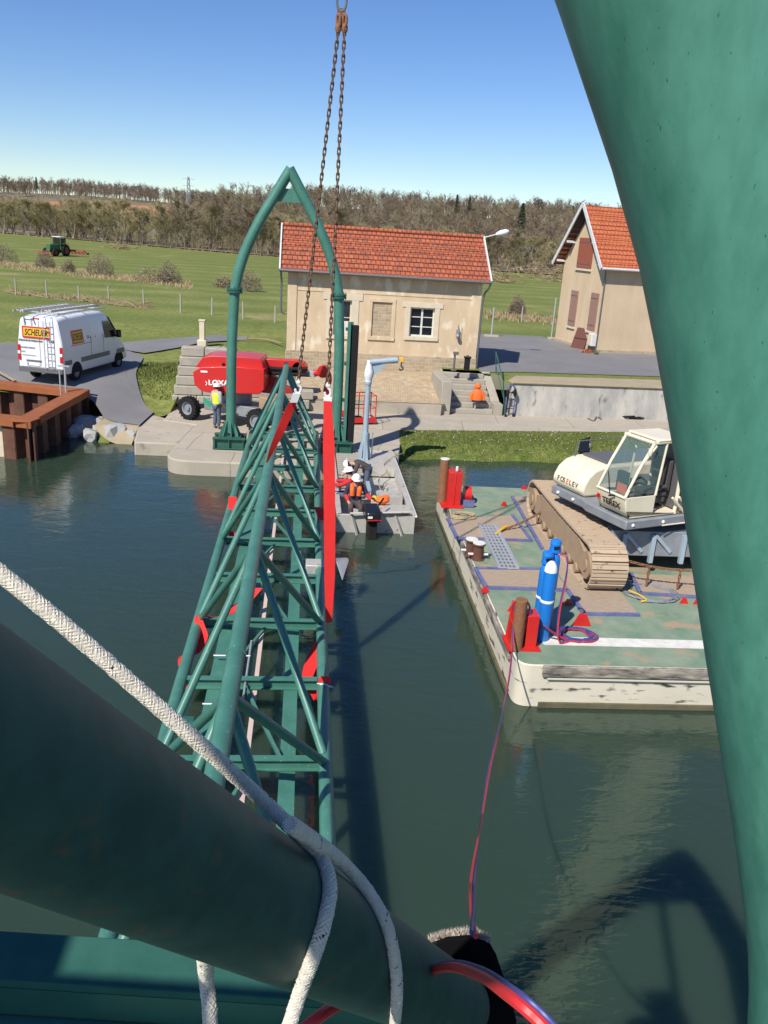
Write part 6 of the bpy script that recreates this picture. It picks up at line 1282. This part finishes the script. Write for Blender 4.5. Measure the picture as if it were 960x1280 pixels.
dbp = thing('branch_heap', 'long low heap of dead branches along the fence line behind the van', 'branches'); mb = MB(); rg = random.Random(12)
for i in range(300):
    t = rg.random(); p = G(12 + 170 * t, 366 + 19 * t + rg.uniform(-2.2, 2.2), 1.83); p.z = hgt(p.x, p.y); a = rg.random() * 3.1; L_ = rg.uniform(.3, 1.6); d = Vector((math.cos(a), math.sin(a) * .6, rg.uniform(-.1, .35))) * L_; mb.tube([p + Vector((0, 0, .03)), p + d * .5 + Vector((0, 0, .1)), p + d], [.03, .025, .01], 4)
mb.build('dead_branches', M['straw'], dbp)

# ---- tractor working in the meadow
tp_ = G(72, 320, 1.5); tc = thing('tractor', 'small green tractor pulling a wide red implement across the far meadow', 'tractor', (tp_.x, tp_.y, hgt(tp_.x, tp_.y)), R(165))
mb = MB(); mb.prism([(-.5, -.3, .9), (.5, -.3, .9), (.42, 2.3, .95), (-.42, 2.3, .95)], (0, 0, .95)); mb.box((0, .6, .75), (.7, 3.6, .5)); mb.build('bonnet', M['tractorgreen'], tc, bev=.08)
mb = MB()
for x in (-.75, .75):
    for y in (-1.4, .0): mb.tube([(x, y, 1.3), (x * .92, y * .9, 2.95)], .06, 6)
mb.box((0, -.7, 1.2), (1.5, 1.5, .5)); mb.build('cab_frame', M['tractorgreen'], tc); MB().box((0, -.65, 2.1), (1.38, 1.25, 1.35)).build('cab_glass', M['dglass'], tc, bev=.1); MB().box((0, -.65, 3.0), (1.6, 1.6, .16)).build('cab_roof', M['whitep'], tc, bev=.05)
for x, y, r in ((.95, -.9, .92), (-.95, -.9, .92), (.85, 1.7, .62), (-.85, 1.7, .62)): wheel(tc, Vector((x, y, r)), (1 if x > 0 else -1, 0, 0), r, .5, M['implement'])
for s in (-1, 1): MB().box((s * .95, -.9, 1.95), (.6, 1.3, .08)).build('mudguard', M['tractorgreen'], tc)
mb = MB(); mb.box((0, 3.1, .5), (2.6, .5, .35)); mb.tube([(0, 2.3, .9), (0, 3.0, .6)], .1, 6); mb.build('front_implement', M['implement'], tc); mb = MB(); mb.bar((-2.9, -3.2, .9), (2.9, -3.2, .9), .3, .25); mb.bar((-2.9, -4.2, .5), (2.9, -4.2, .5), .5, .3); mb.tube([(0, -1.6, .8), (0, -3.2, .9)], .12, 6)
for i in range(9): mb.bar((-2.8 + i * .7, -3.2, .9), (-2.8 + i * .7, -4.3, .35), .1, .1)
mb.build('rear_implement', M['implement'], tc)
# ================================================================== TREES, BUSHES, FAR HILL
M['bark'] = mat('grey_brown_bark', (.20, .16, .12), .95, col2=(.28, .24, .19), sc=1.5)
def twigmat(name, a, b_, c=None):
    m = mat(name, a, .95, col2=b_, sc=.22, amt=.35, spec=.05); return m
M['twig'] = twigmat('budding_twigs', (.245, .20, .125), (.32, .27, .16)); M['twig2'] = twigmat('olive_twigs', (.28, .245, .115), (.35, .31, .15)); M['twig3'] = twigmat('brown_twigs', (.185, .143, .105), (.245, .19, .135))
M['misl'] = mat('mistletoe_leaves', (.05, .075, .02), .9); M['conifer'] = mat('dark_conifer', (.025, .045, .02), .9, col2=(.04, .065, .028), sc=.8)
def tree_meshes(seed, h, spread, ntw, misl=0, low=.25, nb=26, tw=.0015):
    rg = random.Random(seed); tr = MB(); cw = MB(); ms = MB(); subs = []
    for st_ in range(1 if low > .12 else 4):
        p = Vector((rg.uniform(-.06, .06) * h * (low <= .12), rg.uniform(-.06, .06) * h * (low <= .12), -.03 * h)); d = Vector((rg.uniform(-.1, .1), rg.uniform(-.1, .1), 1)) * (1 if low > .12 else 1.0); d.xy *= 1 if low > .12 else 3; d.normalize(); ax = [p]
        for i in range(6): d = (d + Vector((rg.uniform(-.09, .09), rg.uniform(-.09, .09), .06))).normalized(); p = p + d * h * .15; ax.append(p)
        tr.tube(ax, [h * .013 * (1 - .13 * i) for i in range(7)], 5, cap=False)
        for i in range(nb if low > .12 else nb // 3):
            t = low + (1 - low) * rg.random(); j = min(5, int(t * 6)); b_ = ax[j].lerp(ax[j + 1], t * 6 - j); a = rg.random() * 6.28; el = R(rg.uniform(28, 55) + 25 * t)
            d = Vector((math.cos(a) * math.cos(el), math.sin(a) * math.cos(el), math.sin(el))); L_ = h * spread * (.42 * (1 - t) + .16) * rg.uniform(.7, 1.25); q = [b_]
            for k in range(4): d = (d + Vector((rg.uniform(-.15, .15), rg.uniform(-.15, .15), .10))).normalized(); b_ = b_ + d * L_ / 4; q.append(b_)
            tr.tube(q, [h * .0045, h * .0038, h * .003, h * .002, h * .001], 3, cap=False); subs.append(q)
            for k in range(4):
                t2 = rg.uniform(.25, 1); j2 = min(3, int(t2 * 4)); c = q[j2].lerp(q[j2 + 1], t2 * 4 - j2); a2 = rg.random() * 6.28; d2 = (d + Vector((math.cos(a2), math.sin(a2), .3)) * .8).normalized(); e = c + d2 * L_ * .35; cw.tube([c, (c + e) / 2 + Vector((0, 0, .01 * h)), e], [h * .0022, h * .0016, h * .0008], 3, cap=False); subs.append([c, c.lerp(e, .25), c.lerp(e, .5), c.lerp(e, .75), e])
    for i in range(ntw):
        q = rg.choice(subs); t = rg.uniform(.1, 1); j = min(3, int(t * 4)); b_ = q[j].lerp(q[j + 1], t * 4 - j); a = rg.random() * 6.28
        d = Vector((math.cos(a), math.sin(a), rg.uniform(-.1, 1.3))).normalized() * rg.uniform(.4, 1.2) * h * .075; s = d.orthogonal().normalized() * h * tw
        cw._add([b_ - s, b_ + s, b_ + d * .55 + s * .6, b_ + d], [(0, 1, 2), (0, 2, 3)])
    balls = []
    for i in range(misl):
        ms = MB(); balls.append(ms); q = rg.choice([t for t in subs if t[-1].z > h * .5]); c = q[-1]
        for k in range(90): d = Vector((rg.gauss(0, 1), rg.gauss(0, 1), rg.gauss(0, 1))).normalized() * h * .035 * rg.uniform(.4, 1.2); s = d.orthogonal() * .25; ms._add([c + d - s, c + d + s, c + d * 1.25], [(0, 1, 2)])
    return tr, cw, balls
variants = []
for i, (h, sp_, ntw, mi_, lo) in enumerate(((12.5, .95, 4000, 0, .13), (12, .9, 3600, 5, .14), (10.5, 1.15, 4400, 0, .06), (8, 1.25, 3800, 0, .04), (13, .75, 3600, 0, .13))):
    tr, cw, ms = tree_meshes(20 + i, h, sp_, ntw, mi_, lo); variants.append((tr, cw, ms, h))
tree_root = []
TL = ['bare {0} tree at the wood edge, {1}', ]
protos = []
kinds = ['tall grey brown leafless tree', 'leafless tree with dark mistletoe balls', 'broad olive budding willow', 'low bushy olive willow', 'slender tall leafless tree']
for i, (tr, cw, ms, h) in enumerate(variants):
    t = thing('tree', 'x', 'tree', (0, 0, 0), 0, 'leafless trees at the wood edge'); tr.build('trunk', M['bark'], t, smooth=False); cw.build('crown', M[('twig', 'twig3', 'twig2', 'twig2', 'twig')[i]], t, smooth=False)
    for b1 in ms: b1.build('mistletoe', M['misl'], t, smooth=False)
    protos.append(t)
used = [False] * 5; rg = random.Random(77); cnt = 0
edge = lambda x: 204 + max(0, -30 - x) * .62
spots = []
for row in range(3):
    n = (46, 40, 34)[row]
    for i in range(n):
        px = -12 + (i + rg.uniform(.15, .85)) * 790 / n
        if px > 720: continue
        x = (px - 480) / 1036 * 225 - 3; y = edge(x) + 1 + row * 9 + rg.uniform(-2, 4); x = (px - 480 + .065 * 0) / 1036 * (y * 1.0) + 1.4
        if 630 < px < 695 and row == 0: continue
        spots.append((x, y, row, px))
def place_word(px):
    if px < 60: return 'at the far left edge of the picture'
    if px < 115: return 'behind the tractor'
    if px < 180: return 'right of the tractor above the hedge bushes'
    if px < 290: return 'left of the green arch'
    if px < 345: return 'seen through the left half of the green arch'
    if px < 430: return 'behind the left half of the lock house roof'
    if px < 600: return 'behind the right half of the lock house roof'
    if px < 640: return 'beside the street lamp head'
    return 'between the street lamp and the tall house'
rowword = ['in the front row of the wood', 'in the second row of the wood', 'in the back row of the wood edge']
for x, y, row, px in spots:
    v = rg.choices(range(5), [1.6, 1.4, 3.5, 4 if row == 0 else 1, 1.4])[0]
    if used[v]: o = copy_tree(protos[v])
    else: o = protos[v]; used[v] = True
    s = rg.uniform(.8, 1.12) * (.72 if px > 430 else .92 if px < 330 else .85)
    o.location = (x, y, hgt(x, y)); o.scale = (s * rg.uniform(1.2, 1.7), s * rg.uniform(1.2, 1.7), s); o.rotation_euler = (0, 0, rg.random() * 6.28)
    o['label'] = f'{kinds[v]} {place_word(px)}'
# far woodland on the slopes: one mass that nobody could count
def woodland(name, label, pts, seed, m, hs):
    rg = random.Random(seed); base = []
    for k in range(4):
        tr, cw, ms = tree_meshes(seed + k, 1.0, (.8, 1.0, .7, .9)[k], 300, 0, .2, 14, .0024); V_ = np.array([tuple(p) for p in tr.v + cw.v]); F_ = [f for f in tr.f] + [[i + len(tr.v) for i in f] for f in cw.f]; T_ = []
        for f in F_:
            for a in range(1, len(f) - 1): T_.append((f[0], f[a], f[a + 1]))
        base.append((V_, np.array(T_)))
    Vs, Fs, off = [], [], 0
    for (x, y, sc) in pts:
        Vb, Fb = base[rg.randrange(4)]; a = rg.random() * 6.28; c, s = math.cos(a), math.sin(a); h = sc * rg.uniform(*hs); w_ = h * rg.uniform(1.2, 1.9)
        P_ = np.empty_like(Vb); P_[:, 0] = (Vb[:, 0] * c - Vb[:, 1] * s) * w_ + x; P_[:, 1] = (Vb[:, 0] * s + Vb[:, 1] * c) * w_ + y; P_[:, 2] = Vb[:, 2] * h + hgt(x, y); Vs.append(P_); Fs.append(Fb + off); off += len(Vb)
    Va = np.concatenate(Vs).astype(np.float32); Fa = np.concatenate(Fs).astype(np.int32); me = bpy.data.meshes.new(name)
    me.vertices.add(len(Va)); me.vertices.foreach_set('co', Va.ravel()); me.loops.add(Fa.size); me.loops.foreach_set('vertex_index', Fa.ravel()); me.polygons.add(len(Fa)); me.polygons.foreach_set('loop_start', np.arange(0, Fa.size, 3, dtype=np.int32)); me.update(calc_edges=True)
    me.materials.append(m); o = bpy.data.objects.new(name, me); COL.objects.link(o); tag(o, label, 'wood', kind='stuff')
rg = random.Random(31); A = []; B = []
for i in range(3000):
    y = 232 + rg.random() ** 1.1 * 235; x = rg.uniform(-.50, .34) * y + 2
    if y < edge(x) + 28: continue
    if -.352 < x / y < -.262 and not (y < edge(x) + 30): continue
    if x < -58 and y > edge(x) + 160: continue
    A.append((x, y, 1.0)) if rg.random() < .55 else B.append((x, y, 1.0))
for i in range(330):
    x = rg.uniform(-.025, .34) * 232; y = edge(x) + rg.uniform(0, 9); x = rg.uniform(-.5, .22) * y; y = edge(x) + rg.uniform(0, 10); B.append((x, y, .42))
for i in range(900):
    x = rg.uniform(-330, -60); y = 512 + rg.random() * 110
    A.append((x, y, 1.0))
woodland('far_wood', 'grey brown leafless wood covering the far hillside', A, 41, M['twig3'], (7, 10.5)); woodland('olive_wood', 'olive tinted budding wood mixed into the far hillside', B, 51, M['twig'], (6, 9.5))
# dark firs on the skyline
def fir(label, px, py, y, h):
    p = Y(px, py, y); t = thing('fir_tree', label, 'fir tree', (p.x, y, p.z)); rg = random.Random(px); mb = MB(); mb.cyl((0, 0, -3), (0, 0, h * .9), .3, .05, 6); mb.build('trunk', M['bark'], t); mb = MB()
    for i in range(700):
        f = rg.random(); r_ = (1 - f) * h * .24 * rg.uniform(.4, 1.1); a = rg.random() * 6.28; z = h * (.08 + .92 * f); c = Vector((r_ * math.cos(a), r_ * math.sin(a), z)); d = Vector((math.cos(a), math.sin(a), -.35)) * h * .06; s = Vector((-math.sin(a), math.cos(a), 0)) * h * .035; mb._add([c - s, c + s, c + d], [(0, 1, 2)])
    mb.build('crown', M['conifer'], t, smooth=False)
fir('dark fir tree standing out on the far left hill', 46, 238, 420, 6); fir('left one of two dark firs on the skyline above the house', 570, 268, 330, 7); fir('right one of two dark firs on the skyline above the house', 586, 267, 330, 6); fir('dark fir on the slope above the street lamp', 650, 294, 260, 9)
# hedge bushes in the meadow
def bush(label, px, py, w_, h, m, seed):
    p = G(px, py, 1.5); p.z = hgt(p.x, p.y); rg = random.Random(seed); mb = MB(); st_ = MB()
    for i in range(9): a = rg.random() * 6.28; st_.tube([(0, 0, 0), (math.cos(a) * w_ * .2, math.sin(a) * w_ * .15, h * .5), (math.cos(a) * w_ * .38, math.sin(a) * w_ * .3, h * .85)], [.04, .03, .01], 4)
    for i in range(1100):
        a = rg.random() * 6.28; r_ = math.sqrt(rg.random()) * w_ / 2; z = rg.random() * h * (1 - (r_ / (w_ / 2)) ** 2 * .7); c = Vector((r_ * math.cos(a), r_ * math.sin(a) * .7, z)); d = Vector((rg.uniform(-1, 1), rg.uniform(-1, 1), rg.uniform(-.2, 1))).normalized() * rg.uniform(.2, .6); s = d.orthogonal().normalized() * .02; mb._add([c - s, c + s, c + d], [(0, 1, 2)])
    t = thing('bush', label, 'bush', p, 0, 'bare bushes in the meadow'); st_.build('stems', M['bark'], t, smooth=False); mb.build('twigs', m, t, smooth=False)
bl_ = [('brown bare bush at the far left edge of the meadow', 2, 327, 4.5, 2.6, 'twig3'), ('small brown bush just below the tractor', 57, 336, 2.4, 2.2, 'twig3'), ('tiny thin bush right of the tractor in the hedge line', 86, 342, 1.6, 1.6, 'twig'), ('rounded bush alone in the middle of the hedge line', 126, 346, 3.2, 2.6, 'twig3'), ('wide low bush with pale stalks at the right of the hedge line', 192, 355, 4.4, 1.7, 'twig'), ('dark bush touching the wide low bush on its right', 212, 357, 2.6, 2.4, 'twig3'), ('bare bush seen through the green arch', 309, 367, 3.0, 2.4, 'twig3'), ('short bare bush left of the green arch post', 280, 362, 2.2, 1.2, 'twig'), ('small bare bush in the meadow between the two houses', 645, 399, 1.6, 1.8, 'twig3')]
for i, (lb, px, py, w_, h, m_) in enumerate(bl_): bush(lb, px, py, w_, h, M[m_], 60 + i)
# rough strip of dead grass along the hedge line and at the wood's foot
mb = MB(); rg = random.Random(90)
for i in range(4200):
    if i < 2600:
        t = rg.random(); p = G(-10 + 250 * t, 329 + 31 * t + rg.gauss(0, 2.2), 1.5)
    elif i < 3300: t = rg.random(); p = G(606 + 90 * t, 396 + 8 * t + rg.gauss(0, 2.4), 1.7)
    else: x = rg.uniform(-130, 45); p = Vector((x, edge(x) + rg.uniform(-5, 2), 0))
    p.z = hgt(p.x, p.y); hh = rg.uniform(.12, .42) * (1.6 if i > 3300 else 1); a = rg.random() * 6.28; mb._add([p + Vector((-.06, 0, 0)), p + Vector((.06, 0, 0)), p + Vector((math.cos(a) * hh * .6, math.sin(a) * hh * .6, hh))], [(0, 1, 2)])
tag(mb.build('dry_grass', M['straw'], smooth=False), 'strips of dry straw coloured grass in the meadow', 'dry grass', kind='stuff')
# brush heaps at the wood edge
def heap(label, px, py, w_, h, seed):
    p = G(px, py, 1.6); p.z = hgt(p.x, p.y); mb = MB(); rg = random.Random(seed)
    for i in range(140 if h < 2 else 260): a = rg.random() * 6.28; r_ = rg.random() * w_ / 2; c = Vector((r_ * math.cos(a), r_ * math.sin(a) * .5, rg.random() * h * (1 - r_ / w_ * 1.6))); d = Vector((rg.uniform(-1, 1), rg.uniform(-.6, .6), rg.uniform(-.2, .5))) * rg.uniform(.8, 2); mb.tube([c, c + d], [.06, .02], 3)
    o = mb.build('brush_heap', M['straw'], smooth=False); o.location = p; tag(o, label, 'brush heap', 'brush heaps at the wood edge')
heap('low heap of cut branches at the wood edge behind the lock house', 622, 352, 9, 2.2, 1); heap('tall heap of pale cut branches in front of the far small house', 672, 347, 12, 4.5, 2); heap('heap of cut branches next to the tall house', 700, 352, 8, 3.5, 3); heap('dark brush heap at the wood edge right of the tractor', 150, 311, 8, 1.6, 4)
# small far house among the trees
fp0 = Y(662, 338, 215); fh = thing('far_house', 'small pale house with grey roof half hidden among the far trees', 'house', (fp0.x, 215, hgt(fp0.x, 215) - .3), .35)
mb = MB(); mb.prism([(-1.8, 0, 0), (1.8, 0, 0), (1.8, 0, 4.2), (0, 0, 6.2), (-1.8, 0, 4.2)], (0, 7, 0)); mb.build('wall', M['trim'], fh); mb = MB(); mb.prism([(-2.2, -.3, 3.85), (0, -.3, 6.4), (0, -.3, 6.2), (-2.2, -.3, 3.65)], (0, 7.6, 0)); mb.prism([(2.2, -.3, 3.85), (0, -.3, 6.4), (0, -.3, 6.2), (2.2, -.3, 3.65)], (0, 7.6, 0)); mb.build('roof', M['zinc'], fh); mb = MB(); mb.box((.2, -.02, 2.4), (.8, .04, 1.1)); mb.build('window', M['dglass'], fh)
fh2p = Y(170, 239, 640); t = thing('hilltop_house', 'tiny white house on the ridge beside the ploughed field', 'house', (fh2p.x, 640, fh2p.z - 1.5), .3); MB().box((0, 0, 1.5), (6, 5, 3.6)).build('wall', M['white'], t); mb = MB(); mb.prism([(-3.3, -2.8, 3.3), (-3.3, 2.8, 3.3), (-3.3, 0, 5)], (6.6, 0, 0)); mb.build('roof', M['zinc'], t)
# lattice mast
mp_ = Y(236, 262, 330); t = thing('lattice_mast', 'thin grey lattice power mast rising out of the wood', 'mast', (mp_.x, 330, mp_.z - 4)); mb = MB(); H_ = 15.5
for sx in (-1, 1):
    for sy in (-1, 1): mb.tube([(sx * 1.1, sy * 1.1, 0), (sx * .25, sy * .25, H_)], .1, 4)
for i in range(9):
    f0, f1 = i / 9, (i + 1) / 9; w0_, w1_ = 1.1 - .85 * f0, 1.1 - .85 * f1
    for s in (-1, 1): mb.tube([(-w0_, s * w0_, H_ * f0), (w1_, s * w1_, H_ * f1)], .06, 4); mb.tube([(w0_, s * w0_, H_ * f0), (-w1_, s * w1_, H_ * f1)], .06, 4)
mb.build('lattice', M['grey'], t); mb = MB()
for z in (H_ * .8, H_ * .95): mb.tube([(-2.2, 0, z), (2.2, 0, z)], .08, 4)
mb.build('cross_arm', M['grey'], t)
